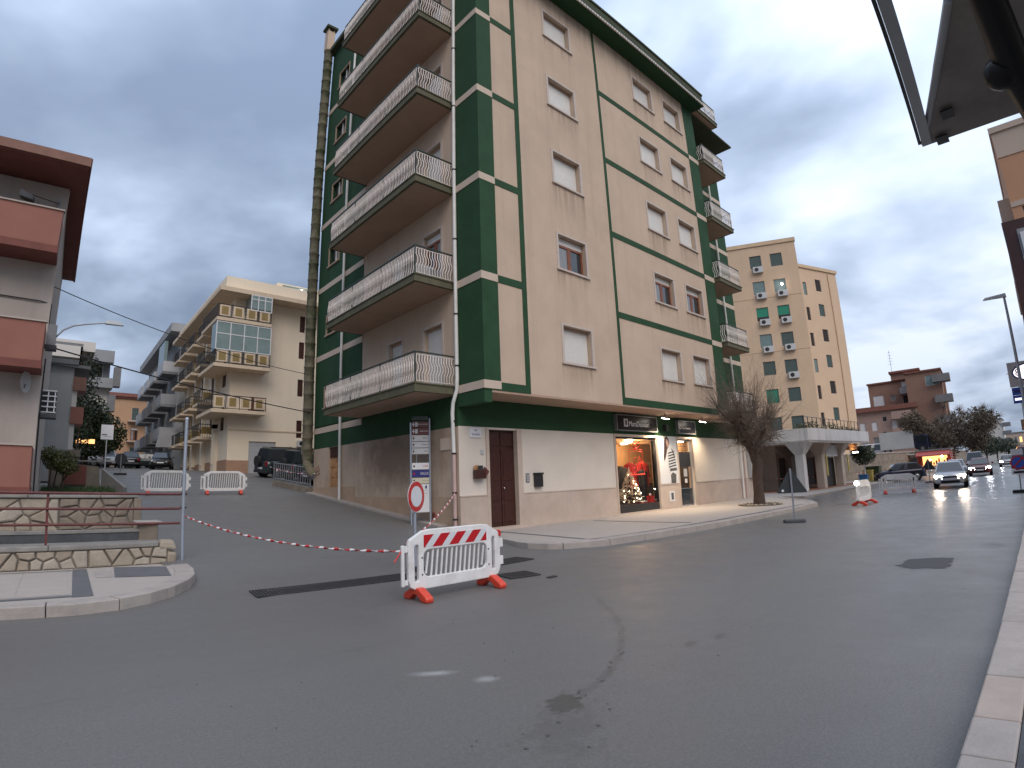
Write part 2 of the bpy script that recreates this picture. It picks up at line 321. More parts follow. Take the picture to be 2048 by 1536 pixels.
# ------------------------------------------------------------------ mesh helpers
ORI = {}
def root(name, loc, label, cat, group=None, rotz=0.0):
    o = bpy.data.objects.new(name, None); col.objects.link(o)
    o.empty_display_size = 0.2
    o.location = loc; o.rotation_euler = (0, 0, rotz)
    o['label'] = label; o['category'] = cat
    if group: o['group'] = group
    ORI[o] = Vector(loc)
    return o
class MB:
    def __init__(s): s.v = []; s.f = []; s.sm = []
    def add(s, vs, fs, smooth=False):
        n = len(s.v); s.v += [tuple(v) for v in vs]
        for f in fs: s.f.append(tuple(n + i for i in f)); s.sm.append(smooth)
        return s
    def box(s, x0, x1, y0, y1, z0, z1):
        x0, x1 = min(x0, x1), max(x0, x1); y0, y1 = min(y0, y1), max(y0, y1); z0, z1 = min(z0, z1), max(z0, z1)
        return s.add([(x0, y0, z0), (x1, y0, z0), (x1, y1, z0), (x0, y1, z0), (x0, y0, z1), (x1, y0, z1), (x1, y1, z1), (x0, y1, z1)],
                     [(0, 3, 2, 1), (4, 5, 6, 7), (0, 1, 5, 4), (1, 2, 6, 5), (2, 3, 7, 6), (3, 0, 4, 7)])
    def hexa(s, p): # 8 points, bottom ring then top ring
        return s.add(p, [(0, 3, 2, 1), (4, 5, 6, 7), (0, 1, 5, 4), (1, 2, 6, 5), (2, 3, 7, 6), (3, 0, 4, 7)])
    def quad(s, a, b, c, d): return s.add([a, b, c, d], [(0, 1, 2, 3)])
    def prism(s, poly, z0, z1):
        n = len(poly); a = sum(poly[i][0] * poly[(i + 1) % n][1] - poly[(i + 1) % n][0] * poly[i][1] for i in range(n))
        if a < 0: poly = poly[::-1]
        zz0 = z0 if callable(z0) else (lambda x, y: z0); zz1 = z1 if callable(z1) else (lambda x, y: z1)
        vs = [(x, y, zz0(x, y)) for x, y in poly] + [(x, y, zz1(x, y)) for x, y in poly]
        return s.add(vs, [tuple(range(n - 1, -1, -1)), tuple(range(n, 2 * n))] + [(i, (i + 1) % n, n + (i + 1) % n, n + i) for i in range(n)])
    def extrude(s, pts, d): # planar 3D polygon swept by vector d
        n = len(pts); P = [Vector(p) for p in pts]; d = Vector(d)
        nrm = Vector((0, 0, 0))
        for i in range(n): nrm += P[i].cross(P[(i + 1) % n])
        if nrm.dot(d) > 0: P = P[::-1]
        vs = P + [p + d for p in P]
        return s.add(vs, [tuple(range(n)), tuple(range(2 * n - 1, n - 1, -1))] + [(i, n + i, n + (i + 1) % n, (i + 1) % n) for i in range(n)])
    def tube(s, pts, r, n=8, caps=True, smooth=True):
        P = [Vector(p) for p in pts]; rr = r if isinstance(r, (list, tuple)) else [r] * len(P)
        rings = []; ref = None
        for i, p in enumerate(P):
            t = ((P[min(i + 1, len(P) - 1)] - P[max(i - 1, 0)])).normalized()
            if ref is None:
                ref = Vector((0, 0, 1)) if abs(t.z) < 0.9 else Vector((1, 0, 0))
            a = (ref - t * ref.dot(t)).normalized(); b = t.cross(a); ref = a
            rings.append([p + (a * cos(2 * pi * k / n) + b * sin(2 * pi * k / n)) * rr[i] for k in range(n)])
        vs = [q for ring in rings for q in ring]; fs = []
        for i in range(len(P) - 1):
            for k in range(n): fs.append((i * n + k, i * n + (k + 1) % n, (i + 1) * n + (k + 1) % n, (i + 1) * n + k))
        s.add(vs, fs, smooth)
        if caps: s.add(rings[0], [tuple(range(n - 1, -1, -1))]); s.add(rings[-1], [tuple(range(n))])
        return s
    def lathe(s, c, prof, n=16, axis='z', smooth=True):
        c = Vector(c); rings = []
        for r, h in prof:
            ring = []
            for k in range(n):
                a = 2 * pi * k / n
                if axis == 'z': ring.append(c + Vector((r * cos(a), r * sin(a), h)))
                elif axis == 'y': ring.append(c + Vector((r * cos(a), h, r * sin(a))))
                else: ring.append(c + Vector((h, r * cos(a), r * sin(a))))
            rings.append(ring)
        vs = [q for g in rings for q in g]
        fl = axis == 'y'
        fs = []
        for i in range(len(prof) - 1):
            for k in range(n):
                f = (i * n + k, i * n + (k + 1) % n, (i + 1) * n + (k + 1) % n, (i + 1) * n + k)
                fs.append(f[::-1] if fl else f)
        s.add(vs, fs, smooth)
        f0 = tuple(range(n - 1, -1, -1)); f1 = tuple(range(n))
        s.add(rings[0], [f0[::-1] if fl else f0]); s.add(rings[-1], [f1[::-1] if fl else f1])
        return s
    def ball(s, c, rx, ry=None, rz=None, n=12, m=8):
        ry = ry or rx; rz = rz or rx; c = Vector(c); vs = []; fs = []
        for i in range(1, m):
            for k in range(n):
                a, b = 2 * pi * k / n, pi * i / m
                vs.append(c + Vector((rx * sin(b) * cos(a), ry * sin(b) * sin(a), -rz * cos(b))))
        b0 = len(vs); vs += [c + Vector((0, 0, -rz)), c + Vector((0, 0, rz))]
        for i in range(m - 2):
            for k in range(n): fs.append((i * n + k, i * n + (k + 1) % n, (i + 1) * n + (k + 1) % n, (i + 1) * n + k))
        for k in range(n):
            fs.append((b0, (k + 1) % n, k)); fs.append((b0 + 1, (m - 2) * n + k, (m - 2) * n + (k + 1) % n))
        return s.add(vs, fs, True)
    def build(s, name, m, parent=None, origin=None, label=None, cat=None, group=None, kind=None, bevel=0.0):
        o0 = ORI[parent] if parent is not None else Vector(origin or (0, 0, 0))
        me = bpy.data.meshes.new(name)
        me.from_pydata([(x - o0.x, y - o0.y, z - o0.z) for x, y, z in s.v], [], s.f)
        me.polygons.foreach_set('use_smooth', s.sm)
        me.materials.append(M[m] if isinstance(m, str) else m)
        me.update()
        o = bpy.data.objects.new(name, me); col.objects.link(o)
        if parent is not None: o.parent = parent
        else: o.location = o0
        ORI[o] = o0
        if bevel:
            b = o.modifiers.new('bevel', 'BEVEL'); b.width = bevel; b.segments = 2; b.limit_method = 'ANGLE'
        if label: o['label'] = label
        if cat: o['category'] = cat
        if group: o['group'] = group
        if kind: o['kind'] = kind
        return o
class Fr:
    """wall frame: u along the wall, d outward from it, z up"""
    def __init__(s, o, u, n): s.o = Vector(o); s.u = Vector(u).normalized(); s.n = Vector(n).normalized()
    def p(s, u, d, z): return s.o + s.u * u + s.n * d + Vector((0, 0, z))
    def box(s, mb, u0, u1, d0, d1, z0, z1):
        if u0 > u1: u0, u1 = u1, u0
        if d0 > d1: d0, d1 = d1, d0
        if z0 > z1: z0, z1 = z1, z0
        P = [s.p(u0, d0, z0), s.p(u1, d0, z0), s.p(u1, d1, z0), s.p(u0, d1, z0), s.p(u0, d0, z1), s.p(u1, d0, z1), s.p(u1, d1, z1), s.p(u0, d1, z1)]
        if s.u.cross(s.n).z < 0: P = [P[3], P[2], P[1], P[0], P[7], P[6], P[5], P[4]]
        mb.hexa(P); return mb
    def wall(s, mb, u0, u1, z0, z1, holes=(), depth=0.2, back=True):
        us = sorted({u0, u1, *[h[0] for h in holes], *[h[1] for h in holes]}); zs = sorted({z0, z1, *[h[2] for h in holes], *[h[3] for h in holes]})
        us = [u for u in us if u0 <= u <= u1]; zs = [z for z in zs if z0 <= z <= z1]
        flip = s.u.cross(Vector((0, 0, 1))).dot(s.n) < 0
        def q(a, b, c, d): mb.quad(*((a, b, c, d) if not flip else (d, c, b, a)))
        for i in range(len(us) - 1):
            for j in range(len(zs) - 1):
                cu, cz = (us[i] + us[i + 1]) / 2, (zs[j] + zs[j + 1]) / 2
                if any(h[0] < cu < h[1] and h[2] < cz < h[3] for h in holes): continue
                q(s.p(us[i], 0, zs[j]), s.p(us[i + 1], 0, zs[j]), s.p(us[i + 1], 0, zs[j + 1]), s.p(us[i], 0, zs[j + 1]))
        for a, b, c, d in [h[:4] for h in holes]:
            q(s.p(a, 0, c), s.p(a, 0, d), s.p(a, -depth, d), s.p(a, -depth, c))
            q(s.p(b, 0, d), s.p(b, 0, c), s.p(b, -depth, c), s.p(b, -depth, d))
            q(s.p(a, 0, d), s.p(b, 0, d), s.p(b, -depth, d), s.p(a, -depth, d))
            q(s.p(b, 0, c), s.p(a, 0, c), s.p(a, -depth, c), s.p(b, -depth, c))
        return mb
def copy_tree(o, parent=None):
    c = o.copy(); col.objects.link(c)
    if parent is not None: c.parent = parent
    for ch in list(o.children): copy_tree(ch, c)
    return c
def text_part(name, s, size, m, F, u, d, z, parent, depth=0.004, align='CENTER', xs=1.0):
    """flat lettering turned into a mesh, on wall frame F at (u, d, z)"""
    cu = bpy.data.curves.new(name, 'FONT'); cu.body = s; cu.size = size; cu.extrude = depth / 2; cu.align_x = align; cu.align_y = 'CENTER'; cu.resolution_u = 3
    tmp = bpy.data.objects.new(name, cu); col.objects.link(tmp)
    dg = bpy.context.evaluated_depsgraph_get()
    me = bpy.data.meshes.new_from_object(tmp.evaluated_get(dg))
    bpy.data.objects.remove(tmp); bpy.data.curves.remove(cu)
    o0 = ORI[parent]; uu = F.u if F.u.cross(Vector((0, 0, 1))).dot(F.n) > 0 else -F.u
    c = F.p(u, d, z)
    for v in me.vertices:
        q = c + uu * (v.co.x * xs) + Vector((0, 0, v.co.y)) + F.n * v.co.z
        v.co = q - o0
    me.materials.clear(); me.materials.append(M[m])
    o = bpy.data.objects.new(name, me); col.objects.link(o); o.parent = parent; ORI[o] = o0
    return o
def zside(y):
    """side street climbs about 10 % behind the corner"""
    t = min(y, 39.0) - 11.2
    return 0.1 * 0.5 * (t + sqrt(t * t + 1.2)) + max(0.0, y - 39.0) * 0.042
# ================================================================== GROUND, ROADS, PAVEMENTS
def road_material():
    m = bpy.data.materials.new('asphalt'); m.use_nodes = True
    N, L = m.node_tree.nodes, m.node_tree.links
    b = N['Principled BSDF']
    geo = N.new('ShaderNodeNewGeometry')
    def noise(s, d=6, r=0.6, sc3=None):
        n = N.new('ShaderNodeTexNoise'); n.inputs['Scale'].default_value = s; n.inputs['Detail'].default_value = d; n.inputs['Roughness'].default_value = r
        if sc3:
            mp = N.new('ShaderNodeMapping'); mp.inputs['Scale'].default_value = sc3; L.new(geo.outputs['Position'], mp.inputs[0]); L.new(mp.outputs[0], n.inputs['Vector'])
        else: L.new(geo.outputs['Position'], n.inputs['Vector'])
        return n.outputs['Fac']
    def mth(op, a, bb=None, clamp=False, c=None):
        n = N.new('ShaderNodeMath'); n.operation = op; n.use_clamp = clamp
        for i, v in enumerate((a, bb, c)):
            if v is None: continue
            if isinstance(v, (int, float)): n.inputs[i].default_value = v
            else: L.new(v, n.inputs[i])
        return n.outputs[0]
    def rampc(f, stops):
        r = N.new('ShaderNodeValToRGB'); e = r.color_ramp.elements
        e[0].position, e[0].color = stops[0][0], (*stops[0][1], 1); e[1].position, e[1].color = stops[-1][0], (*stops[-1][1], 1)
        for p, c in stops[1:-1]: q = e.new(p); q.color = (*c, 1)
        L.new(f, r.inputs[0]); return r.outputs[0]
    def mix(f, a, bb, mode='MIX'):
        x = N.new('ShaderNodeMix'); x.data_type = 'RGBA'; x.blend_type = mode
        for k, v in (('Factor', f), ('A', a), ('B', bb)):
            if isinstance(v, (int, float)): x.inputs[k].default_value = v
            elif isinstance(v, tuple): x.inputs[k].default_value = (*v, 1)
            else: L.new(v, x.inputs[k])
        return x.outputs['Result']
    big = noise(0.16, 5, 0.55); mid = noise(1.3, 6, 0.65); fine = noise(55, 3, 0.7); grain = noise(210, 2, 0.6)
    tracks = noise(1.0, 4, 0.6, (0.03, 0.8, 1))
    c = rampc(big, [(0.3, (0.118, 0.112, 0.107)), (0.7, (0.150, 0.143, 0.136))])
    c = mix(mth('MULTIPLY', rampc(mid, [(0.4, (0, 0, 0)), (0.75, (1, 1, 1))]), 0.35), c, (0.108, 0.102, 0.098))
    c = mix(mth('MULTIPLY', rampc(tracks, [(0.45, (0, 0, 0)), (0.7, (1, 1, 1))]), 0.4), c, (0.165, 0.157, 0.149))
    agg = noise(26, 3, 0.75)
    c = mix(0.30, c, rampc(agg, [(0.3, (0.05, 0.048, 0.046)), (0.7, (0.245, 0.235, 0.225))]))
    c = mix(0.35, c, rampc(fine, [(0.3, (0.05, 0.05, 0.05)), (0.7, (0.245, 0.235, 0.225))]))
    c = mix(0.25, c, rampc(grain, [(0.3, (0.05, 0.05, 0.05)), (0.7, (0.22, 0.21, 0.20))]))
    sepp = N.new('ShaderNodeSeparateXYZ'); L.new(geo.outputs['Position'], sepp.inputs[0])
    wob = mth('MULTIPLY', mth('SUBTRACT', noise(3.2, 4), 0.5), 0.9)
    wob2 = mth('MULTIPLY', mth('SUBTRACT', noise(14, 4), 0.5), 1.0)
    def blob(x, y, rx, ry, ang, colr, amt, soft=0.35, w=1.0):
        dx = mth('SUBTRACT', sepp.outputs[0], x); dy = mth('SUBTRACT', sepp.outputs[1], y)
        ca, sa = cos(ang), sin(ang)
        u = mth('DIVIDE', mth('ADD', mth('MULTIPLY', dx, ca), mth('MULTIPLY', dy, sa)), rx)
        v = mth('DIVIDE', mth('SUBTRACT', mth('MULTIPLY', dy, ca), mth('MULTIPLY', dx, sa)), ry)
        d = mth('SQRT', mth('ADD', mth('MULTIPLY', u, u), mth('MULTIPLY', v, v)))
        d = mth('ADD', d, mth('MULTIPLY', mth('ADD', wob, wob2), w))
        f = mth('MULTIPLY', mth('DIVIDE', mth('SUBTRACT', 1.0 + soft, d), 2 * soft, True), amt, True)
        nonlocal c
        c = mix(f, c, colr)
    blob(3.06, 2.89, 0.17, 0.13, 0.7, (0.060, 0.056, 0.048), 0.75, 0.18, 1.6)
    blob(2.78, 2.62, 0.42, 0.22, 0.6, (0.082, 0.077, 0.071), 0.34, 0.3, 3.4)       # old puddle mark
    for (xa, ya), (xb, yb) in zip([(6.2, 5.19), (5.52, 4.35), (4.94, 3.77), (4.35, 3.36), (3.91, 3.11), (3.55, 2.98)], [(5.52, 4.35), (4.94, 3.77), (4.35, 3.36), (3.91, 3.11), (3.55, 2.98), (3.2, 2.9)]):
        blob((xa + xb) / 2, (ya + yb) / 2, hypot(xb - xa, yb - ya) * 0.6, 0.028 + 0.006 * (6.2 - xa), atan2(yb - ya, xb - xa), (0.078, 0.073, 0.067), 0.40, 0.6, 1.8)
    blob(10.25, 1.78, 0.50, 0.36, 0.05, (0.06, 0.06, 0.062), 0.35, 0.12, 1.5)
    blob(10.6, 1.62, 0.42, 0.26, -0.2, (0.06, 0.06, 0.062), 0.35, 0.12, 1.5)      # fresh asphalt patch
    blob(12.5, 0.95, 0.35, 0.2, 0.0, (0.05, 0.05, 0.052), 0.7, 0.3, 0.6)
    blob(2.78, 4.18, 0.14, 0.05, -0.6, (0.55, 0.55, 0.54), 0.42, 0.7, 1.0)          # spilt white paint
    blob(3.01, 3.74, 0.075, 0.06, -0.6, (0.55, 0.55, 0.54), 0.38, 0.7, 1.0)
    blob(4.9, 2.92, 0.10, 0.05, 0.2, (0.07, 0.068, 0.066), 0.6, 0.4, 0.8)
    blob(5.3, 2.81, 0.10, 0.05, 0.2, (0.07, 0.068, 0.066), 0.5, 0.4, 0.8)
    blob(1.0, 8.2, 5.5, 2.3, 0.05, (0.118, 0.108, 0.100), 0.55, 0.5, 0.5)           # older, browner wearing course by the side street
    blob(7.2, 6.4, 4.5, 1.6, 0.1, (0.124, 0.114, 0.107), 0.5, 0.5, 0.5)
    for yy, am in ((5.35, 0.2), (2.75, 0.1), (7.4, 0.14)):   # paving seams
        dd = mth('ABSOLUTE', mth('SUBTRACT', mth('SUBTRACT', sepp.outputs[1], yy), mth('MULTIPLY', wob, 0.35)))
        c = mix(mth('MULTIPLY', mth('SUBTRACT', 1.0, mth('DIVIDE', dd, 0.022), True), am), c, (0.06, 0.057, 0.054))
    L.new(c, b.inputs['Base Color'])
    rr = mth('MULTIPLY_ADD', rampc(mid, [(0.3, (0, 0, 0)), (0.7, (1, 1, 1))]), 0.16, False, 0.44)
    # the road is still damp farther along, so it mirrors the headlights there
    wet = mth('MULTIPLY', mth('DIVIDE', mth('SUBTRACT', sepp.outputs[0], 9.0), 16.0, True), 0.22)
    L.new(mth('SUBTRACT', rr, wet), b.inputs['Roughness'])
    b.inputs['Specular IOR Level'].default_value = 0.42
    bp = N.new('ShaderNodeBump'); bp.inputs['Strength'].default_value = 0.35; bp.inputs['Distance'].default_value = 0.006
    L.new(mth('ADD', fine, mth('MULTIPLY', grain, 0.6)), bp.inputs['Height']); L.new(bp.outputs[0], b.inputs['Normal'])
    M['asphalt'] = m
road_material()
mat('earth', (0.10, 0.085, 0.065), 0.95, 0.3, 0.5)

ground = MB().quad((-900, -900, -0.30), (1500, -900, -0.30), (1500, 900, -0.30), (-900, 900, -0.30)).build('ground', 'earth', kind='structure')
ground['label'] = 'bare earth ground reaching to the horizon'
mb = MB()
xs = [-60, -20, -8, -4, 0, 2, 4, 6, 8, 10, 14, 20, 28, 40, 60, 90, 140, 220, 360]
ys = [0.30, 2, 4, 6, 8, 10, 12, 14, 17, 20]
for i in range(len(xs) - 1):
    for j in range(len(ys) - 1): mb.quad((xs[i], ys[j], 0), (xs[i + 1], ys[j], 0), (xs[i + 1], ys[j + 1], 0), (xs[i], ys[j + 1], 0))
road = mb.build('road', 'asphalt', kind='structure'); road['label'] = 'grey main road running away to the right'
mb = MB()
xs = [1.9 + 8.4 * i / 8 for i in range(9)]; ys = [8.2 + 0.45 * i for i in range(44)]
def zs_(y): return zside(y) + 0.004 - (0.02 if y < 8.3 else 0)
def zq(i, y): return zs_(y) - (0.05 if i == 0 and y < 12 else 0)
for i in range(len(xs) - 1):
    for j in range(len(ys) - 1): mb.quad((xs[i], ys[j], zq(i, ys[j])), (xs[i + 1], ys[j], zs_(ys[j])), (xs[i + 1], ys[j + 1], zs_(ys[j + 1])), (xs[i], ys[j + 1], zq(i, ys[j + 1])))
yE = ys[-1]
xs = [-16, -8, 0, 5, 10.3, 18, 28]; ys2 = [yE - 0.45 + 3.5 * i for i in range(24)]
xs = [-16, 1.9, 10.3, 28]
for i in range(len(xs) - 1):
    for j in range(len(ys2) - 1):
        mb.quad((xs[i], ys2[j], zs_(ys2[j]) - 0.003), (xs[i + 1], ys2[j], zs_(ys2[j]) - 0.003), (xs[i + 1], ys2[j + 1], zs_(ys2[j + 1]) - 0.003), (xs[i], ys2[j + 1], zs_(ys2[j + 1]) - 0.003))
side = mb.build('side_street', 'asphalt', kind='structure'); side['label'] = 'asphalt side street climbing between the buildings'

# drip marks and gravel specks on the road (irregular flat marks)
mat('wetmark', (0.092, 0.088, 0.083), 0.6, 0.2, 20)
def poly_blob(cx, cy, r, n=9, el=1.0, ang=0.0):
    pts = []
    for k in range(n):
        a = 2 * pi * k / n; rr = r * R.uniform(0.6, 1.15)
        x, y = rr * cos(a) * el, rr * sin(a)
        pts.append((cx + x * cos(ang) - y * sin(ang), cy + x * sin(ang) + y * cos(ang)))
    return pts
trail = [(6.2, 5.19), (5.52, 4.35), (4.94, 3.77), (4.35, 3.36), (3.91, 3.11), (3.55, 2.98), (3.26, 2.92)]
mb = MB()
def flat(poly, z=0.004): mb.add([(x, y, z) for x, y in poly], [tuple(range(len(poly)))])
for i in range(len(trail) - 1):
    (x0, y0), (x1, y1) = trail[i], trail[i + 1]
    for k in range(4):
        t = R.random(); w = 0.05 + 0.03 * R.random()
        flat(poly_blob(x0 + (x1 - x0) * t + R.gauss(0, 0.035), y0 + (y1 - y0) * t + R.gauss(0, 0.035), R.uniform(0.006, 0.020), 7, R.uniform(0.8, 1.8), atan2(y1 - y0, x1 - x0)), 0.004 + 0.0002 * k)
for k in range(16):
    flat(poly_blob(2.85 + R.gauss(0, 0.30) - 0.15 * R.random(), 2.62 + R.gauss(0, 0.22), R.uniform(0.005, 0.018), 7, R.uniform(0.8, 1.6), R.random() * 3), 0.0042 + 0.00005 * k)
# patch of fresh dark asphalt with a ragged edge
mat('fresh_asphalt', (0.042, 0.042, 0.044), 0.7, 0.35, 30, 0.5, 60)
pp = [(9.90, 1.42), (10.10, 1.34), (10.35, 1.40), (10.62, 1.36), (10.96, 1.42), (11.0, 1.60), (10.90, 1.82), (10.80, 2.06), (10.55, 2.12), (10.30, 2.05), (10.12, 2.14), (9.96, 2.02), (9.86, 1.86), (9.93, 1.66)]
pr = []
for k_ in range(len(pp)):
    a_, b_ = pp[k_], pp[(k_ + 1) % len(pp)]
    for t_ in range(4): pr.append((a_[0] + (b_[0] - a_[0]) * t_ / 4 + R.gauss(0, 0.018), a_[1] + (b_[1] - a_[1]) * t_ / 4 + R.gauss(0, 0.018)))
MB().add([(x, y, 0.0045) for x, y in pr], [tuple(range(len(pr)))]).build('asphalt_patch', 'fresh_asphalt', parent=road)
dm = mb.build('drip_marks', 'wetmark', parent=road, kind='stuff')
mb = MB()
for k in range(90):
    x = R.uniform(0.5, 14); y = R.uniform(1.0, 8.5)
    r = R.uniform(0.004, 0.010) * (1 + x * 0.03)
    mb.ball((x, y, 0.002), r, r * R.uniform(0.6, 1), r * 0.5, 6, 4)
mb.build('pebbles', 'wetmark', parent=road, kind='stuff')

# ---- drain grates and covers
def grate(loc, ang, w, h, bars, label, m='iron'):
    r = root('drain_grate', loc, label, 'grate', 'iron drain covers in the roadway', ang)
    ORI[r] = Vector((0, 0, 0))
    f = MB()
    f.box(-w / 2, w / 2, -h / 2, -h / 2 + 0.03, 0.004, 0.018).box(-w / 2, w / 2, h / 2 - 0.03, h / 2, 0.004, 0.018)
    f.box(-w / 2, -w / 2 + 0.03, -h / 2 + 0.03, h / 2 - 0.03, 0.004, 0.018).box(w / 2 - 0.03, w / 2, -h / 2 + 0.03, h / 2 - 0.03, 0.004, 0.018)
    f.build('frame', 'iron', r)
    MB().box(-w / 2 + 0.03, w / 2 - 0.03, -h / 2 + 0.03, h / 2 - 0.03, 0.002, 0.006).build('pit', 'black', r)
    b = MB(); n = bars
    for k in range(n):
        x = -w / 2 + 0.04 + (w - 0.08) * (k + 0.5) / n
        b.box(x - (w - 0.08) / n * 0.30, x + (w - 0.08) / n * 0.30, -h / 2 + 0.03, h / 2 - 0.03, 0.006, 0.016)
    g = b.build('bars', m, r); g['kind'] = 'stuff'
    return r
grate((4.05, 8.95, 0.012), -0.08, 2.75, 0.62, 46, 'long iron drain grate across the mouth of the side street')
grate((6.72, 7.36, 0.003), -0.2, 0.62, 0.55, 9, 'square iron cover just right of the striped barrier')
grate((7.75, 8.75, 0.012), 0.05, 0.95, 0.55, 14, 'iron grate by the kerb corner behind the striped barrier')
grate((6.92, 6.72, 0.0), 0.1, 0.2, 0.09, 3, 'tiny iron valve cover in the road')

# ---- corner pavement in front of the green building
SW = [(9.86, 13.6), (9.81, 11.43), (9.45, 10.35), (9.35, 9.85), (9.50, 9.32), (9.92, 8.95), (10.8, 8.63), (12.6, 8.38), (14.67, 8.19), (17.2, 8.10), (19.87, 8.05), (22.4, 8.02), (24.5, 8.02), (26.4, 8.9), (28.6, 10.6), (31.0, 12.3)]
KW = 0.32
def offset(path, d):
    out = []
    for i, p in enumerate(path):
        a = Vector(path[max(i - 1, 0)]); b = Vector(path[min(i + 1, len(path) - 1)])
        t = (b - a).normalized(); n = Vector((-t.y, t.x)); out.append((p[0] + n.x * d, p[1] + n.y * d))
    return out
SWi = offset(SW, KW)
ztop = 0.15
def zsw(x, y): return 0.15
sw = MB().prism(SWi + [(31.0, 13.7), (9.9, 13.7)], -0.05, zsw).build('sidewalk', 'paving', kind='structure')
sw['label'] = 'pale paved corner pavement in front of the clothes shop'
def kerbs(path, pathi, parent, step, m='kerb', zt=0.165, zb=-0.05, mats=None):
    # stones follow the polyline, each its own piece
    L_ = [0]
    for i in range(1, len(path)): L_.append(L_[-1] + (Vector(path[i]) - Vector(path[i - 1])).length)
    def at(pp, s):
        for i in range(1, len(pp)):
            if s <= L_[i] or i == len(pp) - 1:
                t = (s - L_[i - 1]) / (L_[i] - L_[i - 1]); a, b = Vector(pp[i - 1]), Vector(pp[i]); return a + (b - a) * t
    s = 0; k = 0
    while s < L_[-1] - 0.05:
        e = min(s + step * R.uniform(0.85, 1.15), L_[-1])
        if L_[-1] - e < 0.3: e = L_[-1]
        m_ = [q for q in L_ if s + 0.1 < q < e - 0.1]
        ss = [s + 0.006] + m_ + [e - 0.006]
        o = [at(path, q) for q in ss]; ii = [at(pathi, q) for q in ss]
        dz = R.uniform(-0.006, 0.006)
        st = MB().prism([tuple(q) for q in o] + [tuple(q) for q in ii[::-1]], zb, zt + dz)
        st.build('kerb_stone', (mats[k % len(mats)] if mats else m), parent, bevel=0.015)
        s = e; k += 1
kerbs(SW, SWi, sw, 1.15)
# dark inlay bands
def band(path, w, z, parent, name='paving_band', m='paving_dark'):
    a = offset(path, w / 2); b = offset(path, -w / 2); g = MB()
    for i in range(len(path) - 1):
        g.quad((*a[i], z(*a[i]) if callable(z) else z), (*b[i], z(*b[i]) if callable(z) else z), (*b[i + 1], z(*b[i + 1]) if callable(z) else z), (*a[i + 1], z(*a[i + 1]) if callable(z) else z))
    return g.build(name, m, parent)
zb_ = lambda x, y: zsw(x, y) + 0.004
band([(10.72, 9.02), (12.4, 8.83), (14.6, 8.67), (19.4, 8.52), (24.0, 8.42)], 0.20, zb_, sw)
band([(15.55, 12.9), (15.55, 11.6), (15.60, 9.0)], 0.18, zb_, sw)
band([(11.15, 13.1), (11.0, 11.6), (10.74, 9.2)], 0.15, zb_, sw)
band([(10.1, 12.9), (11.1, 12.9)], 0.5, lambda x, y: zsw(x, y) + 0.006, sw)
# tree pit
pit = MB().lathe((23.9, 10.3, 0.16), [(0.95, 0.0), (0.95, 0.03), (0.8, 0.035)], 14)
pit.build('tree_pit', 'earth', sw)
g = MB()
for k in range(26):
    a = 2 * pi * k / 26; g.ball((23.9 + cos(a) * R.uniform(0.75, 1.05), 10.3 + sin(a) * R.uniform(0.75, 1.05), 0.2), 0.07 * R.uniform(0.6, 1.2), None, 0.04, 6, 4)
g.build('pit_stones', 'stone0', sw, kind='stuff')

# ---- left corner pavement
LK = [(-9, 9.05), (-4, 9.03), (-1.6, 9.02), (-0.62, 8.98), (0.25, 8.90), (0.8, 9.0), (1.25, 9.28), (1.65, 9.72), (1.98, 10.3), (2.2, 10.95), (2.32, 11.7), (2.36, 12.5)]
LKi = offset(LK, 0.34)
def zl(x, y): return 0.15
sl = MB().prism(LKi + [(2.0, 12.86), (-9, 12.86)], -0.05, 0.15).build('sidewalk', 'paving', kind='structure')
sl['label'] = 'rounded pale pavement corner in front of the low stone wall'
kerbs(LK, LKi, sl, 1.0, zt=0.162)
fl = lambda pts, z, m, nm, par: MB().add([(x, y, z) for x, y in pts], [tuple(range(len(pts)))]).build(nm, m, par)
# paving slabs with dark inlays (each slab its own piece, 2 mm joints show the bed)
for ix in range(8):
    for iy in range(3):
        x0, x1 = -5.4 + ix * 0.70, -5.4 + (ix + 1) * 0.70 - 0.008
        y0, y1 = 9.72 + iy * 1.03, 9.72 + (iy + 1) * 1.03 - 0.008
        if x1 < 0.21: fl([(x0, y0), (x1, y0), (x1, y1), (x0, y1)], 0.1545, 'paving', 'paving_slab', sl)
fl([(0.22, 9.45), (0.50, 9.45), (0.54, 12.72), (0.30, 12.72)], 0.156, 'paving_dark', 'paving_band', sl)
fl([(-9, 9.50), (0.22, 9.50), (0.22, 9.64), (-9, 9.64)], 0.156, 'paving_dark', 'paving_band', sl)
fl([(-9, 12.50), (0.28, 12.50), (0.28, 12.60), (-9, 12.60)], 0.156, 'paving_dark', 'paving_band', sl)
fl([(0.92, 11.25), (1.80, 10.95), (1.92, 12.30), (1.02, 12.72)], 0.1565, 'paving_dark', 'paving_slab', sl)
fl([(0.62, 11.35), (0.90, 11.32), (0.98, 12.7), (0.66, 12.7)], 0.155, 'kerb', 'paving_slab', sl)

# ---- near pavement under the camera, right-hand kerb
NK = [(-12, 0.46), (120, 0.46)]
nw = MB().box(-12, 120, -2.6, 0.20, -0.05, 0.105).build('sidewalk', 'concrete_dark', kind='structure')
nw['label'] = 'dark near pavement along the right-hand kerb'
xk = -3.0; k = 0
while xk < 60:
    Ls = R.choice((0.55, 0.8, 1.0, 1.25)) if xk < 14 else 3.0
    MB().box(xk, xk + Ls - 0.008, 0.205, 0.46 + R.uniform(-0.004, 0.004), -0.05, 0.12 + R.uniform(-0.004, 0.004)).build('kerb_stone', 'kerb_pink' if 3.72 < xk < 4.6 and Ls < 0.9 else 'kerb', nw, bevel=0.014)
    xk += Ls; k += 1

